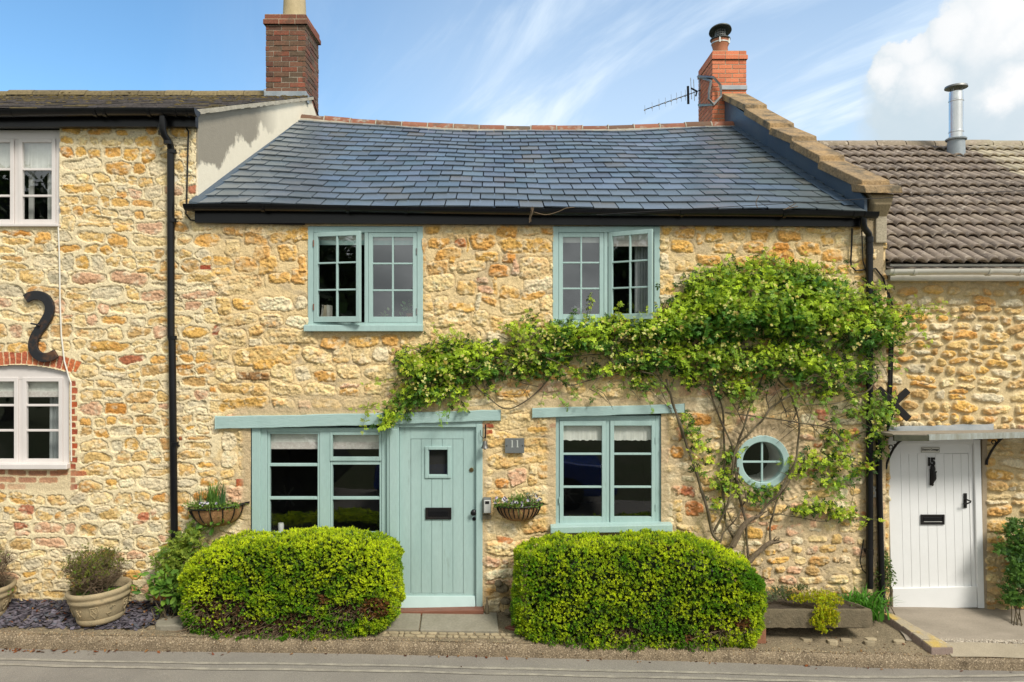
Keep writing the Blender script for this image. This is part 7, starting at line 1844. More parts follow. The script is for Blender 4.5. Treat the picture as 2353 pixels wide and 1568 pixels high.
s1, nt1 = twiggy_shrub(PX(228, -.34), -.34, zb1 + .25, .30, .30, .27, 'round half-bare shrub with small green leaves in the carved stone pot', 1.5, 5)
p0, zb0 = stone_pot(PX(-46, -.34), -.34, 'buff stone pot cut off by the left edge of the picture', .295, tilt=2)
s0, nt0 = twiggy_shrub(PX(-42, -.34), -.34, zb0 + .25, .32, .30, .29, 'bare brown twiggy shrub in the pot at the left picture edge', .22, 8)
print('tips', nt1, nt0)
for (x, y, z) in ((PX(195, -.4), -.42, zb1 + .27), (PX(255, -.4), -.34, zb1 + .29), (PX(-10, -.4), -.36, zb0 + .27)):
    N = 70; pos = np.array([[x, y, z]]) + rng.normal(0, 1, (N, 3)) * np.array([.045, .035, .014]); mb = MB(); mb.scatter(LEAF, LEAFF, pos, basis(rng.normal(0, .5, (N, 3)) + np.array([[0, -.4, .7]]), rng), rng.uniform(.02, .038, N), jitter_cols((.13, .24, .03), N))
    parent = p1 if x > -5 else p0
    o = mb.build('weeds', M['leaf'], loc=tuple(parent.location)); o.parent = parent; o.location = (0, 0, 0); o['kind'] = 'stuff'

# ---- bushy self-sown plants by the left downpipe
def bush(name, label, cat, base, ells, nl, proto, scl, c_dark, c_light, up=(0, -.4, .7), stems=12, mat='leaf', group=None, lo=.35):
    root = empty(name, base, label, cat, group)
    mb = MB(); P_ = []
    for (u, v, ru, rv, yy, ry_) in ells:
        n = int(nl * ru * rv / 1000); a = rng.normal(size=(n, 3)); a /= np.linalg.norm(a, axis=1, keepdims=True); a *= rng.random((n, 1)) ** .45
        yv = yy + a[:, 1] * ry_; kk = (D + yv) / F
        P_.append(np.stack([(u + ru * a[:, 0] - CX) * kk, yv, CAMZ + (CY - v - rv * a[:, 2] * -1 * -1) * kk], 1))
    pos = np.concatenate(P_); N = len(pos)
    nz_ = fbm(pos[:, 0] / .09, pos[:, 2] / .09, 700, 3); kp = nz_ > lo; pos, nz_ = pos[kp], nz_[kp]; N = len(pos)
    t = np.clip(rng.normal(.45, .25, N) + 1.2 * (nz_ - .5), 0, 1)[:, None]
    mb.scatter(proto[0], proto[1], pos, basis(rng.normal(0, .55, (N, 3)) + np.array([up]), rng), rng.uniform(scl[0], scl[1], N), np.asarray(c_dark) * (1 - t) + np.asarray(c_light) * t)
    part(mb, 'leaves', M[mat], root)
    mb = MB(); b = np.array(base)
    for k in range(stems):
        e = pos[rng.integers(0, N)]; m_ = (b + e) / 2 + np.array((random.gauss(0, .05), 0, .05)); mb.tube([b + np.array((random.gauss(0, .05), random.gauss(0, .03), 0)), m_, e], [.006, .004, .002], 5, caps=False)
    part(mb, 'stems', M['cane'], root)
    return root
bush('shrub', 'loose pale green shrub with fine leaves climbing beside the downpipe foot', 'shrub', (PX(425, -.15), -.15, zp(-3.4, -.15)), [(425, 1255, 48, 44, -.14, .10), (400, 1300, 48, 50, -.16, .12), (440, 1215, 26, 26, -.10, .07), (375, 1290, 24, 26, -.18, .08), (420, 1350, 44, 40, -.2, .10)], 260, (CV, CF), (.04, .07), (.08, .18, .02), (.40, .48, .06), lo=.44)
bush('weed_clump', 'leafy weed with broad shiny leaves at the left end of the hedge', 'weed', (PX(380, -.3), -.3, zp(-3.5, -.3)), [(345, 1340, 40, 34, -.30, .10), (390, 1350, 40, 44, -.28, .10), (480, 1205, 34, 16, -.12, .05), (500, 1185, 14, 20, -.14, .03), (410, 1385, 30, 26, -.3, .08)], 62, (LEAF, LEAFF), (.06, .105), (.08, .20, .03), (.26, .44, .06))
bush('seedling', 'tiny bright green seedling alone in the slate chippings', 'weed', (PX(368, -.35), -.35, zp(-3.6, -.35)), [(368, 1403, 14, 12, -.36, .03), (372, 1418, 9, 8, -.37, .03)], 160, (LEAF, LEAFF), (.03, .05), (.06, .14, .02), (.22, .36, .04), stems=5)
bush('creeper', 'small-leaved creeper growing round the drain pipe left of the white door', 'climber', (PX(2030, -.02), -.02, zp(3.95, -.02)), [(2030, 1290, 16, 26, -.0, .05), (2034, 1325, 24, 34, -.02, .06), (2026, 1275, 12, 14, .0, .04)], 560, (LF4, LF4F), (.022, .04), (.05, .10, .02), (.18, .26, .06))
bush('fern_shrub', 'dark green feathery shrub at the right picture edge beside the white door', 'shrub', (PX(2340, -.2), -.2, zp(5.3, -.2)), [(2340, 1250, 32, 60, -.10, .10), (2350, 1330, 40, 60, -.16, .12), (2305, 1262, 22, 12, -.12, .06), (2310, 1225, 20, 10, -.10, .05), (2330, 1205, 20, 16, -.08, .06), (2370, 1290, 40, 90, -.1, .15), (2332, 1368, 34, 30, -.16, .1), (2345, 1320, 30, 50, -.18, .1)], 300, (CV, CF), (.04, .075), (.03, .10, .02), (.14, .27, .04), stems=6)

# ---- planted stone trough
ty = -.50
outer = [(PX(1738, ty), ty), (PX(2008, ty), ty), (PX(2008, ty) - .05, ty + .14), (3.36, -.05), (PX(1745, -.05), -.05)]
tz0, tz1 = -.02, .155
root = empty('stone_trough', (3.1, -.28, tz0), 'low old stone trough planted with sedum, raised on bricks right of the hedge', 'trough')
mb = MB(); cxm, cym = np.mean([p[0] for p in outer]), np.mean([p[1] for p in outer])
n = 60; ring_o = []
L_ = [0]; closed = outer + outer[:1]
for a, b in zip(closed[:-1], closed[1:]): L_.append(L_[-1] + math.hypot(b[0] - a[0], b[1] - a[1]))
for k in range(n):
    s_ = L_[-1] * k / n; i = max(j for j in range(len(L_)) if L_[j] <= s_ + 1e-9); i = min(i, len(outer) - 1); t = (s_ - L_[i]) / (L_[i + 1] - L_[i]); a, b = closed[i], closed[i + 1]; ring_o.append((a[0] + (b[0] - a[0]) * t, a[1] + (b[1] - a[1]) * t))
V = []; lay = [(1.0, tz0), (1.008, tz0 + .06), (1.0, tz1 - .02), (.985, tz1), (.90, tz1 + .004), (.87, tz1 - .02), (.86, tz1 - .07)]
for s_, z in lay:
    for k, (x, y) in enumerate(ring_o): V.append((cxm + (x - cxm) * (s_ if s_ > .95 else 1 - (1 - s_) * .8), cym + (y - cym) * (s_ if s_ > .95 else 1 - (1 - s_) * 1.6), z + random.uniform(-.005, .005)))
mb.add(V, [(i * n + k, i * n + (k + 1) % n, (i + 1) * n + (k + 1) % n, (i + 1) * n + k) for i in range(len(lay) - 1) for k in range(n)] + [tuple(range(n - 1, -1, -1))])
part(mb, 'trough_body', M['trough'], root, smooth=True, angle=50)
mb = MB(); mb.add([(cxm + (x - cxm) * .9, cym + (y - cym) * .82, tz1 - .03) for x, y in outer], [tuple(range(5))]); part(mb, 'soil', M['soil'], root)
for u, lab in ((1744, 'single red brick under the left end of the stone trough'), (1975, 'brick half hidden in the shade under the right end of the stone trough')):
    mb = MB(); yb = ty + (.02 if u < 1800 else .30); z = zp(PX(u, yb), yb); mb.box(PX(u - 10, yb), PX(u + 14, yb), yb - .03, yb + .1, z - .01, tz0 - .001, np.array(lin(176, 120, 90)) * .6); tag(mb.build('brick', M['brick'], bevel=.005), lab, 'brick')
sed = np.array([(0, 0, 0), (.12, -.10, .35), (0, 0, 1), (-.12, .10, .35), (.1, .1, .4), (-.1, -.1, .4)]); sedf = [(0, 1, 2, 3), (0, 4, 2, 5)]
def cushion(name, label, pts, n, c, scl, proto=(SPRIG_V, SPRIG_F), hue=.08, upv=(0, -.3, .9)):
    P_ = []
    for (u, v, ru, rv, yy, ry_) in pts:
        m_ = int(n * ru * rv / 400); a = rng.normal(size=(m_, 3)); a /= np.linalg.norm(a, axis=1, keepdims=True); a *= rng.random((m_, 1)) ** .4; yv = yy + a[:, 1] * ry_; kk = (D + yv) / F
        P_.append(np.stack([(u + ru * a[:, 0] - CX) * kk, yv, CAMZ + (CY - v + rv * a[:, 2]) * kk], 1))
    pos = np.concatenate(P_); N = len(pos)
    mb = MB(); mb.scatter(proto[0], proto[1], pos, basis(rng.normal(0, .5, (N, 3)) + np.array([upv]), rng), rng.uniform(*scl, N), jitter_cols(c, N, .6, 1.4, hue))
    b = pos.mean(0)
    return tag(mb.build(name, M['leaf'], loc=tuple(b)), label, 'plant')
cushion('sedum', 'bright yellow-green sedum spilling over the front of the stone trough', [(1880, 1372, 48, 16, -.36, .10), (1905, 1385, 36, 18, -.47, .06), (1890, 1410, 26, 18, -.53, .03), (1880, 1432, 20, 18, -.53, .025), (1912, 1420, 18, 26, -.53, .025), (1895, 1448, 12, 8, -.53, .02), (1835, 1378, 26, 10, -.36, .06)], 150, (.50, .52, .02), (.013, .023))
0 and cushion('sedum', 'reddish thin stems of sedum hanging below the trough rim', [(1876, 1408, 22, 22, -.515, .015), (1888, 1442, 14, 12, -.52, .015)], 60, (.24, .08, .04), (.010, .017))
cushion('alpine_plant', 'grey-green low alpine cushion at the left end of the stone trough', [(1765, 1372, 22, 16, -.30, .08), (1790, 1358, 26, 12, -.2, .08)], 170, (.20, .24, .13), (.011, .019))
cushion('alpine_plant', 'dark green low plant at the back of the stone trough against the wall', [(1830, 1352, 34, 8, -.12, .05), (1810, 1370, 24, 12, -.28, .06)], 150, (.12, .17, .05), (.011, .02))
# ---- strap-leaved clump and grassy tufts
def blades(mb, cen, n, L_, w_, spread, c, droop=.5, seed_=0):
    for _ in range(n):
        a = random.random() * 6.283; b = np.array(cen) + np.array((random.gauss(0, spread * .25), random.gauss(0, spread * .2), 0)); l_ = L_ * random.uniform(.55, 1.1); o = spread * random.uniform(.3, 1.3)
        dr = np.array((math.cos(a), math.sin(a) * .7, 0)); sd = np.array((-math.sin(a), math.cos(a), 0)) * w_ * random.uniform(.7, 1.2); cc = np.array(c) * random.uniform(.6, 1.4); V = []
        for k in range(6):
            t = k / 5; p = b + dr * o * t ** 1.6 + np.array((0, 0, l_ * (t - droop * t ** 2.6 * random.uniform(.7, 1.2)))); wk = (1 - t ** 2) * .5 + .02; V += [p - sd * wk, p + sd * wk]
        mb.add(V, [(2 * k, 2 * k + 1, 2 * k + 3, 2 * k + 2) for k in range(5)], cc)
mb = MB(); base = (PX(1978, -.14), -.14, zp(3.6, -.2) + .06); blades(mb, base, 110, .52, .020, .30, (.11, .30, .03), .5); blades(mb, (PX(2005, -.16), -.16, base[2]), 60, .42, .018, .26, (.09, .26, .03), .55)
t = mb.build('strap_leaf_plant', M['leaf'], loc=base); tag(t, 'green clump of long strap leaves at the foot of the right downpipe', 'plant')
# ---- hanging wall baskets
def wall_basket(name_label, u, vrim, w_px, drop, depth, tilt, nb, label_plant, plant):
    x, z = PX(u, -.12), PZ(vrim, -.12); r = w_px * K(-.12) / 2
    root = empty('wall_basket', (x, -.02, z), name_label, 'basket', 'half-round wall baskets of flowers')
    def pt(a, t, k=1.0):      # a: 0..pi along the rim, t: 0 rim .. 1 bottom
        rr = math.cos(t * math.pi / 2) ** .75 if t < 1 else 0
        return (r * math.cos(a) * (rr * .93 + .07) * k, -depth * math.sin(a) * (rr * .9 + .1) * k, -drop * math.sin(t * math.pi / 2) ** 1.1)
    mb = MB(); n1, n2 = 24, 10; V = []
    for i in range(n2 + 1):
        for j in range(n1 + 1):
            px_, py_, pz_ = pt(math.pi * j / n1, i / n2, .96); V.append((px_, py_, pz_ - .01 + (random.uniform(-.006, .006))))
    m_ = n1 + 1
    mb.add(V, [(i * m_ + j, (i + 1) * m_ + j, (i + 1) * m_ + j + 1, i * m_ + j + 1) for i in range(n2) for j in range(n1)])
    mb.build('liner', M['coir'], root, smooth=True, angle=0)
    mb = MB(); mb.tube([pt(math.pi * j / 24, 0, 1.02) for j in range(25)] , .011, 6); mb.tube([(-r * 1.02, 0, 0), (r * 1.02, 0, 0)], .007, 6); mb.tube([(r * 1.0, 0, 0), (r * 1.16, .0, .004)], .011, 6)
    for k in range(nb):
        a = math.pi * (k + .5) / nb; mb.tube([pt(a, t / 9, 1.0) for t in range(10)], .0065, 6)
    mb.tube([(0, -depth * .12, -drop), (0, 0, -drop)], .02, 6); mb.build('wire_frame', M['iron'], root, smooth=True)
    mb = MB(); mb.add([(0, .0, -.02)] + [pt(math.pi * j / 12, 0, .93)[:2] + (-.02,) for j in range(13)], [(0, j + 1, j + 2) for j in range(12)]); mb.build('soil', M['soil'], root)
    root.rotation_euler = (0, math.radians(tilt), 0)
    pl_ = empty('basket_plants', (x, -.10, z), label_plant, 'plants')
    plant(pl_, x, z, r, depth)
    return root
def pl_build(mb, name, mat, root): 
    o = mb.build(name, M[mat], loc=tuple(root.location)); o.parent = root; o.location = (0, 0, 0); return o
PANSY_V = np.concatenate([np.array([(0, 0, 0), (math.cos(a) * .7 - math.sin(a) * .45, math.sin(a) * .7 + math.cos(a) * .45, .08), (math.cos(a) * 1.05, math.sin(a) * 1.05, .05), (math.cos(a) * .7 + math.sin(a) * .45, math.sin(a) * .7 - math.cos(a) * .45, .08)]) for a in (1.57, 2.9, .25, 4.0, 5.4)])
PANSY_F = [(4 * k, 4 * k + 1, 4 * k + 2, 4 * k + 3) for k in range(5)]
def pansies(root, spots, s_=.019):
    for x, y, z in spots:
        mb = MB()
        Rm = basis(np.array([[random.gauss(0, .25), -1, random.gauss(.15, .2)]]), rng)
        cols = [(.045, .02, .10)] * 2 + [(.72, .70, .72)] * 3 if random.random() < .7 else [(.16, .11, .28)] * 2 + [(.60, .56, .66)] * 3
        V = np.einsum('ij,kj->ki', Rm[0], PANSY_V) * s_ + np.array((x, y, z)); mb.addarr(V, PANSY_F, np.repeat(np.array(cols), 4, axis=0)); pl_build(mb, 'pansy', 'flower', root)
def plants_L(root, x, z, r, d):
    mb = MB(); blades(mb, (x - .02, -.10, z), 52, .35, .013, .12, (.14, .27, .05), .28); blades(mb, (x + .08, -.09, z), 34, .30, .012, .05, (.10, .20, .07), .15); blades(mb, (x - .12, -.11, z), 26, .17, .013, .22, (.24, .33, .06), 1.3); blades(mb, (x + .2, -.08, z), 16, .12, .012, .16, (.22, .30, .06), 1.6); blades(mb, (x - .16, -.10, z), 16, .26, .010, .08, (.24, .32, .14), .2)
    pl_build(mb, 'strap_leaves', 'leaf', root)
    N = 460; pos = np.stack([x + rng.uniform(-r * .98, r * .98, N), -.06 - rng.random(N) * d * .98, z + rng.random(N) * .06], 1); mb = MB(); mb.scatter(LEAF, LEAFF, pos, basis(rng.normal(0, .5, (N, 3)) + np.array([[0, -.5, .7]]), rng), rng.uniform(.014, .028, N), jitter_cols((.14, .24, .03), N)); pl_build(mb, 'leaves', 'leaf', root)
    pansies(root, [(x - .105 + random.gauss(0, .02), -.2, z + .055 + random.gauss(0, .008)) for _ in range(4)] + [(x - .03 + random.gauss(0, .015), -.21, z + .065) for _ in range(3)] + [(x + .06, -.2, z + .06)], .017)
def plants_R(root, x, z, r, d):
    mb = MB(); blades(mb, (x + .0, -.10, z), 46, .23, .012, .12, (.17, .30, .05), .5); blades(mb, (x + .11, -.09, z), 14, .22, .013, .04, (.10, .19, .06), .15); blades(mb, (x - .02, -.16, z), 14, .10, .011, .13, (.32, .40, .08), 2.2)
    pl_build(mb, 'strap_leaves', 'leaf', root)
    N = 420; pos = np.stack([x + rng.uniform(-r * 1.12, r * 1.02, N), -.05 - rng.random(N) * d * 1.05, z + .0 + rng.random(N) * .085], 1); mb = MB(); mb.scatter(LEAF, LEAFF, pos, basis(rng.normal(0, .5, (N, 3)) + np.array([[0, -.5, .7]]), rng), rng.uniform(.016, .03, N), jitter_cols((.12, .22, .03), N))
    N = 160; pos = np.stack([x + rng.normal(.15, .04, N), -.10 + rng.normal(0, .02, N), z + .04 + rng.random(N) * .10], 1); mb.scatter(LF4, LF4F, pos, basis(rng.normal(0, .5, (N, 3)) + np.array([[0, -.5, .7]]), rng), rng.uniform(.012, .022, N), jitter_cols((.36, .38, .30), N)); pl_build(mb, 'leaves', 'leaf', root)
    pansies(root, [(x + dx_, -.19 + random.uniform(-.03, .02), z + dz_) for dx_, dz_ in ((-.235, .10), (-.245, .055), (-.165, .088), (-.15, .10), (-.13, .09), (-.155, .075), (-.13, .065), (-.06, .06), (-.075, .045), (-.02, .055), (-.03, .06), (.035, .055), (.035, .02), (.095, .08), (.2, .085), (.185, .12), (.225, .095), (-.07, .06))], .017)
wall_basket('wide coir-lined wall basket with bulb leaves beside the left downpipe', 491, 1166, 128, .205, .20, -4.5, 7, 'tall green bulb leaves and white pansies in the basket left of the front window', plants_L)
wall_basket('smaller round wall basket hung right of the key safe', 1192, 1163, 104, .165, .18, -1.0, 13, 'purple and white pansies with green blades in the basket right of the front door', plants_R)
# ------------------------------------------------------------------ small things on the fronts
# slate house-number sign
a, b, c, d = rect(1160.5, 1006, 1204.5, 1040)
root = empty('house_sign', ((a + b) / 2, -.045, c), 'grey slate plaque reading 11 beside the blue front door', 'sign')
mb = MB(); mb.box(a, b, -.052, -.034, c, d); part(mb, 'sign_plate', M['signslate'], root, bevel=.003)
mb = MB()
for u in (1177, 1189):
    x = PX(u); mb.box(x - .006, x + .006, -.0545, -.052, PZ(1026), PZ(1010.5)); mb.box(x - .012, x + .012, -.0548, -.0522, PZ(1026.6), PZ(1025.4)); mb.hexa([(x - .014, -.0547, PZ(1012.2)), (x - .005, -.0547, PZ(1010.4)), (x - .005, -.0521, PZ(1010.4)), (x - .014, -.0521, PZ(1012.2)), (x - .014, -.0547, PZ(1011.6)), (x - .005, -.0547, PZ(1009.6)), (x - .005, -.0521, PZ(1009.6)), (x - .014, -.0521, PZ(1011.6))])
part(mb, 'house_number', M['engrave'], root)
mb = MB()
for u in (1164.5, 1200.5): mb.tube([(PX(u), -.0525, PZ(1023)), (PX(u), -.056, PZ(1023))], .006, 10)
part(mb, 'screw', M['iron'], root)
# door bell on a bracket
x, z, y = PX(1115), PZ(1022), -.10
root = empty('door_bell', (x, -.05, z), 'small dull metal bell on a wall bracket right of the door', 'bell')
mb = MB(); mb.lathe([(.003, .055), (.018, .052), (.024, .04), (.027, .015), (.033, -.005), (.043, -.020), (.044, -.024), (.038, -.022), (.02, .03)], (x, y, z), 24); part(mb, 'bell_body', M['bell'], root, smooth=True, angle=50)
mb = MB(); mb.lathe([(.001, -.022), (.010, -.026), (.011, -.034), (.001, -.042)], (x, y, z), 10); part(mb, 'clapper', M['iron'], root, smooth=True)
mb = MB(); mb.tube([(x, y, z + .055), (x, y, z + .10), (x, y + .02, z + .115), (x, -.03, z + .12)], .004, 6); mb.tube([(x + .004, -.04, PZ(975)), (x + .004, -.045, PZ(1006))], .008, 8); mb.tube([(x - .05, -.035, z + .16), (x - .045, -.05, z + .10), (x - .02, -.06, z + .075), (x, -.06, z + .09)], .004, 6); part(mb, 'bracket', M['iron'], root, smooth=True)
# key safes
def key_safe(u, v, w_, h_, y, label, base):
    x, z = PX(u, y), PZ(v, y); root = empty('key_safe', (x, y, z - h_ / 2), label, 'key safe')
    mb = MB(); mb.box(x - w_ / 2, x + w_ / 2, y - .035, y + .03, z - h_ / 2, z + h_ / 2); part(mb, 'case', M['signslate'] if base else M['silver'], root, bevel=.008)
    mb = MB(); mb.box(x - w_ / 2 + .010, x + w_ / 2 - .006, y - .046, y - .033, z - h_ / 2 + .006, z + h_ / 2 - .018); part(mb, 'cover', M['silver'], root, bevel=.008)
    mb = MB(); mb.box(x - w_ * .22, x + w_ * .26, y - .051, y - .045, z + h_ * .14, z + h_ * .32); part(mb, 'button_window', M['iron'], root, bevel=.006)
    return root
key_safe(1119.5, 1161, .088, .165, -.03, 'grey key safe with silver cover between front door and round basket', True)
key_safe(2008.5, 1130, .05, .12, .02, 'small silver key safe half hidden behind the right downpipe', False)
mb = MB(); mb.box(PX(1109), PX(1129), -.045, .0, PZ(1192), PZ(1181)); tag(mb.build('stone_ledge', M['trough'], bevel=.008), 'small rough grey stone sticking out under the key safe', 'stone')
# boot-scraper bottle shape by the step
x, y = PX(1119, -.10), -.10; z0_ = zp(x, y)
mb = MB(); mb.lathe([(.001, 0), (.022, .004), (.022, .10), (.014, .125), (.008, .15), (.008, .18), (.004, .20)], (x, y, z0_), 16); tag(mb.build('boot_scraper', M['trough'], smooth=True), 'small dark bottle-shaped post at the right end of the door step', 'post')
mb = MB()
for k, (u, v, r_) in enumerate(((1128, 1352, .075), (1136, 1380, .06), (1120, 1338, .05), (1142, 1402, .05))):
    th = [(u + 18 * math.cos(t), v - r_ * 210 * math.sin(t) * .5) for t in np.linspace(0, 6.28, 10)[:-1]]
    mb.lathe([(.001, r_ * .7), (r_ * .6, r_ * .55), (r_, r_ * .1), (r_ * .9, -r_ * .4), (.001, -r_ * .6)], (PX(u + 26, -.06), -.06 - .02 * k, PZ(v, -.06)), 9)
tag(mb.build('foot_stones', M['trough'], bevel=.015), 'grey weathered stones at the wall foot between door and right hedge', 'stones')
# television aerial with its bracket
def ZA(x, y, dep): return P(1452.2 + x * .1583, 36.8 + y * .1583, dep)
root = empty('tv_aerial', ZA(990, 1100, 4.9), 'television aerial on a galvanised bracket beside the orange brick chimney', 'aerial')
ya = 4.9
mb = MB(); mb.tube([ZA(180, 1365, ya), ZA(950, 1095, ya), ZA(1045, 1055, ya - .1)], .008, 6); part(mb, 'boom', M['iron'], root)
mb = MB()
for xx, a, b in ((185, 1300, 1430), (290, 1255, 1385), (390, 1205, 1360), (483, 1185, 1320), (567, 1140, 1300), (645, 1115, 1270), (712, 1095, 1245), (772, 1070, 1230)):
    mb.tube([ZA(xx, a, ya), ZA(xx + 6, b, ya)], .0028, 5); p_ = ZA(xx, 1365 - (xx - 180) * .3506, ya); mb.obox((p_[0], p_[1], p_[2] - .006), (.012, 0, 0), (0, .012, 0), (0, 0, .012))
part(mb, 'rod', M['dullsteel'], root, kind=None)
mb = MB(); mb.tube([ZA(812, 1022, ya), ZA(818, 1278, ya)], .022, 8); part(mb, 'dipole_box', M['black'], root, smooth=True)
mb = MB()
for p_, q_ in (((850, 900), (866, 1210)), ((893, 925), (908, 1235))): mb.tube([ZA(*p_, ya), ZA(*q_, ya)], .006, 6)
part(mb, 'reflector', M['silver'], root)
mb = MB(); mb.tube([ZA(855, 1050, ya), ZA(945, 1095, ya), ZA(925, 1165, ya)], .016, 6); part(mb, 'reflector_arm', M['black'], root)
mb = MB(); mb.tube([ZA(988, 850, ya), ZA(1002, 1370, ya)], .021, 10); part(mb, 'mast', M['dullsteel'], root, smooth=True)
yb = 4.06
mb = MB()
def fb(pts, w_): mb.tube(pts, w_, 4)
fb([ZA(960, 885, 4.88), ZA(1185, 895, yb), ZA(1285, 1005, yb), ZA(1295, 1170, yb), ZA(1190, 1285, yb), ZA(970, 1295, 4.88)], .026)
fb([ZA(1020, 905, 4.72), ZA(1150, 945, yb), ZA(1120, 1090, yb), ZA(1115, 1210, yb), ZA(1185, 1285, yb)], .020)
part(mb, 'chimney_bracket', M['dullsteel'], root)
mb = MB(); mb.tube([ZA(1000, 1320, 4.86), ZA(1060, 1305, 4.6), ZA(1120, 1330, 4.45), ZA(1140, 1400, 4.4), ZA(1135, 1500, 4.4)], .005, 6); part(mb, 'cable', M['iron'], root)
# thin overhead wire sagging across the slates
mb = MB(); pts = []
for k in range(31):
    t = k / 30; u, v = 1370 + t * 1100, 494 - t * 62 + 16 * math.sin(t * math.pi) * -.35 + 4 * math.sin(t * 3.1); yy = -.30 + .0 * t
    pts.append(P(u, v, yy))
mb.tube(pts, .0035, 5); tag(mb.build('overhead_wire', M['iron']), 'thin black wire running across the lower slates to the right', 'wire')
mb = MB(); yy = -.24
for pts in ([(1216, 512), (1222, 490), (1224, 478)], [(1218, 505), (1226, 480)], [(1228, 488), (1255, 494), (1285, 486), (1300, 479), (1320, 477)], [(1741, 478), (1737, 466), (1744, 450)], [(1800, 482), (1834, 474)], [(1806, 480), (1828, 468)]):
    mb.tube([P(u, v, yy) for u, v in smooth_path(pts, 4)], .004, 4)
for k in range(14):
    mb.tube([P(1218 + random.uniform(-3, 3), 508 + random.uniform(-4, 4), yy), P(1222 + random.uniform(-5, 5), 480 + random.uniform(-8, 8), yy)], .002, 3)
tag(mb.build('dry_grass', M['twig']), 'wisps of dry grass caught in the cottage gutter', 'grass', kind='stuff')
# things on the inside sill, upper left window
for u, w_, h_, ang, mt, lab in ((738.5, .016, .155, 8, 'bookwhite', 'thin white book leaning at the left of the upstairs sill'), (747, .050, .155, -2, 'paper', 'thick paperback with tan page edges upstairs behind the open casement'), (754.5, .030, .150, 0, 'bookwhite', 'pale book standing right of the thick paperback upstairs')):
    yy = .17; x, z = PX(u, yy), PZ(734, yy)
    root = empty('book', (x, yy, z), lab, 'book', 'books on the upstairs sill')
    mb = MB(); mb.box(-w_ / 2, w_ / 2, 0, .10, 0, h_); mb.build('pages', M[mt], root, bevel=.002)
    mb = MB(); mb.box(w_ / 2, w_ / 2 + .003, -.003, .105, -.0005, h_ + .004); mb.box(-w_ / 2 - .003, -w_ / 2, -.003, .105, -.0005, h_ + .004); mb.build('cover', M['bookwhite'], root); root.rotation_euler = (0, math.radians(ang), 0)
def sill_pot(u, v, r, h, lab, n, c, sprd):
    yy = .24; x, z = PX(u, yy), PZ(v, yy)
    root = empty('sill_plant', (x, yy, z), lab, 'plant')
    mb = MB(); mb.lathe([(.001, 0), (r * .8, 0), (r, h), (r * .9, h), (r * .8, h * .8)], (0, 0, 0), 20); mb.build('pot', M['terracotta'], root, smooth=True)
    mb = MB(); pos = rng.normal(0, 1, (n, 3)) * np.array([sprd, sprd * .5, sprd * .6]) + np.array([0, 0, h + sprd * .7]); mb.scatter(LEAF, LEAFF, pos, basis(rng.normal(0, .6, (n, 3)) + np.array([[0, -.5, .6]]), rng), rng.uniform(.03, .06, n), jitter_cols(c, n)); mb.build('leaves', M['leaf'], root)
sill_pot(947, 735, .07, .07, 'leafy pot plant on the inner sill of the upper left window', 90, (.20, .36, .16), .07)
sill_pot(881, 735, .04, .03, 'small terracotta pot on the inner sill beside the wooden handle', 20, (.12, .2, .06), .02)
sill_pot(1338, 728, .04, .04, 'pale flowering pot plant inside the upper right window', 40, (.42, .40, .38), .04)

# ------------------------------------------------------------------ across the street: parked cars, shrubs, trees (seen in the window panes)
def car(x0, x1, yc, mat, label, flip=1):
    zr = z_road((x0 + x1) / 2, yc) + .01; L_ = x1 - x0
    root = empty('parked_car', ((x0 + x1) / 2, yc, zr), label, 'car', 'cars parked across the street')
    prof = [(0, .35), (.01, .62), (.05, .80), (.22, .88), (.36, 1.30), (.42, 1.40), (.70, 1.42), (.86, 1.22), (.95, .95), (.99, .75), (1, .38), (.93, .22), (.07, .22)]
    if flip < 0: prof = [(1 - t, z) for t, z in prof][::-1]
    prof = prof[::-1]
    mb = MB(); mb.prism([(x0 + t * L_, zr + z) for t, z in prof][::1], yc - .82, yc + .82); part(mb, 'body', mat, root, bevel=.07)
    for a, b in ((.30, .52), (.54, .80)):
        if flip < 0: a, b = 1 - b, 1 - a
        mb = MB(); mb.prism([(x0 + a * L_, zr + .90), (x0 + b * L_, zr + .92), (x0 + (b - .03) * L_, zr + 1.30), (x0 + (a + .06) * L_, zr + 1.30)], yc + .80, yc + .835); part(mb, 'side_window', M['black'], root, bevel=.01)
    for t in (.18, .80):
        for s_ in (-1, 1):
            x = x0 + t * L_; mb = MB(); mb.tube([(x, yc + s_ * .66, zr + .31), (x, yc + s_ * .86, zr + .31)], .31, 24); w_ = part(mb, 'wheel', M['rubber'], root)
            mb = MB()
            for k in range(7): a = k * .8976; mb.obox((x + .11 * math.cos(a), yc + s_ * .865, zr + .31 + .11 * math.sin(a)), (.09 * math.cos(a), 0, .09 * math.sin(a)), (0, .008, 0), (-.014 * math.sin(a), 0, .014 * math.cos(a)))
            part(mb, 'rim', M['dullsteel'], w_)
car(-2.45, 1.85, -5.55, M['carblue'], 'blue hatchback parked on the far side of the street', -1)
car(-7.4, -3.1, -5.55, M['black'], 'dark estate car parked behind the blue hatchback', 1)
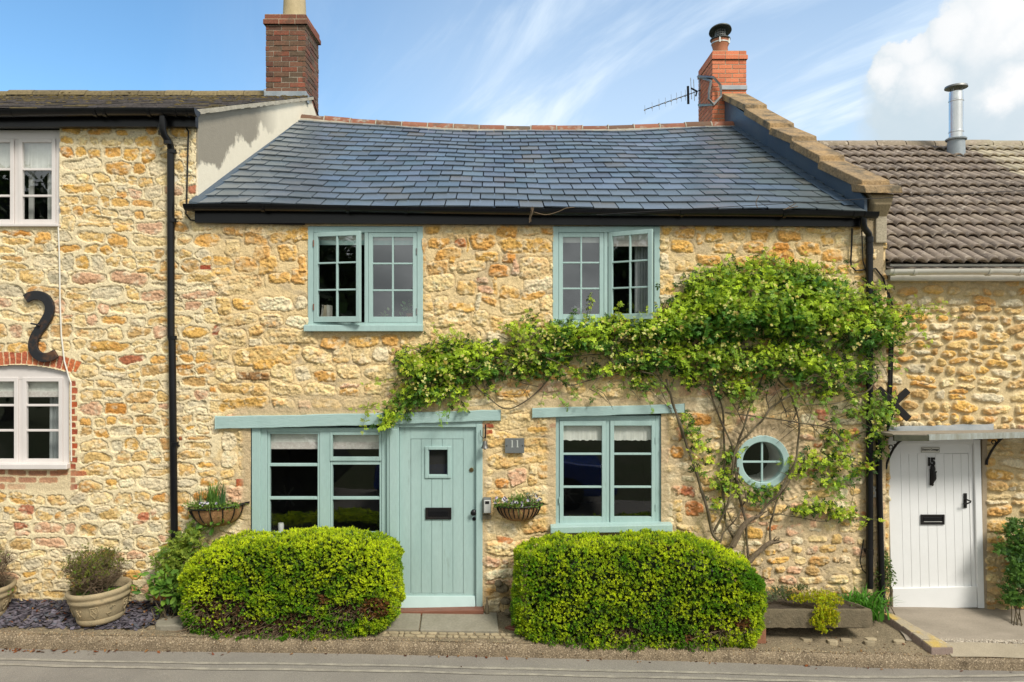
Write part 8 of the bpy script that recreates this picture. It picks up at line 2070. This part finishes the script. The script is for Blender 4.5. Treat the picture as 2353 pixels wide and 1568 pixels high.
def tree(x, y, h, r, trunk_r, n, label, name='tree', zc=.62, sq=1.0, group='trees across the street', leafs=.22):
    zb = .4
    root = empty(name, (x, y, zb), label, 'tree' if name == 'tree' else 'shrub', group)
    mb = MB(); pts = [(x + random.gauss(0, .08), y + random.gauss(0, .08), zb + h * .8 * k / 6) for k in range(7)]; mb.tube(pts, [trunk_r * (1 - .13 * k) for k in range(7)], 8)
    cl = []
    for k in range(26):
        d_ = rng.normal(size=3); d_ /= np.linalg.norm(d_); rr = rng.random() ** .4; e = np.array((x + d_[0] * r * rr, y + d_[1] * r * rr, zb + h * zc + d_[2] * h * (1 - zc) * sq * rr)); cl.append(e)
        s_ = np.array(pts[random.randrange(2, 6)]); mb.tube([s_, (s_ + e) / 2 + rng.normal(0, .15, 3), e], [trunk_r * .35, trunk_r * .2, .01], 5, caps=False)
    part(mb, 'trunk', M['bark'], root, smooth=True)
    cl = np.array(cl); idx = rng.integers(0, len(cl), n); pos = cl[idx] + rng.normal(0, r * .2, (n, 3))
    mb = MB(); mb.scatter(LF4, LF4F, pos, basis(rng.normal(0, .8, (n, 3)) + np.array([[0, 0, .6]]), rng), rng.uniform(leafs * .5, leafs, n), jitter_cols((.05, .085, .025), n, .6, 1.3))
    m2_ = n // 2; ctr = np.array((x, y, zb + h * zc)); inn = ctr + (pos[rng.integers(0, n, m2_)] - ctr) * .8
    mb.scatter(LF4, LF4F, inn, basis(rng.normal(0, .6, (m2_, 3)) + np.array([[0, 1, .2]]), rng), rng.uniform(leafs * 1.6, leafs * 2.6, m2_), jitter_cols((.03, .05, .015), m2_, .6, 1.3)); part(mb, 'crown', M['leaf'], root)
tree(-12.9, -10.5, 6.6, 2.3,   .22, 9000, 'tall leafy tree left across the street')
tree(-17.5, -7.5, 6.0, 2.0, .2, 7000, 'second leafy tree further left across the street')
tree(-2.75, -15.5, 5.1, .62, .07, 2600, 'slim tree standing above the far roadside shrubs', leafs=.12)
for k, (x, h, r) in enumerate(((-9, 3.2, 1.8), (-6, 2.8, 1.7), (-1, 2.9, 1.8), (2.2, 3.4, 1.8), (5.2, 3.1, 1.9), (8.6, 3.8, 2.1), (12, 4.4, 2.2))):
    tree(x, -15 - (k % 2) * .8, h * .86, r, .06, 2600, 'dense dark green roadside shrub across the street', 'shrub', .45, 1.0, 'roadside shrubs across the street', .2)
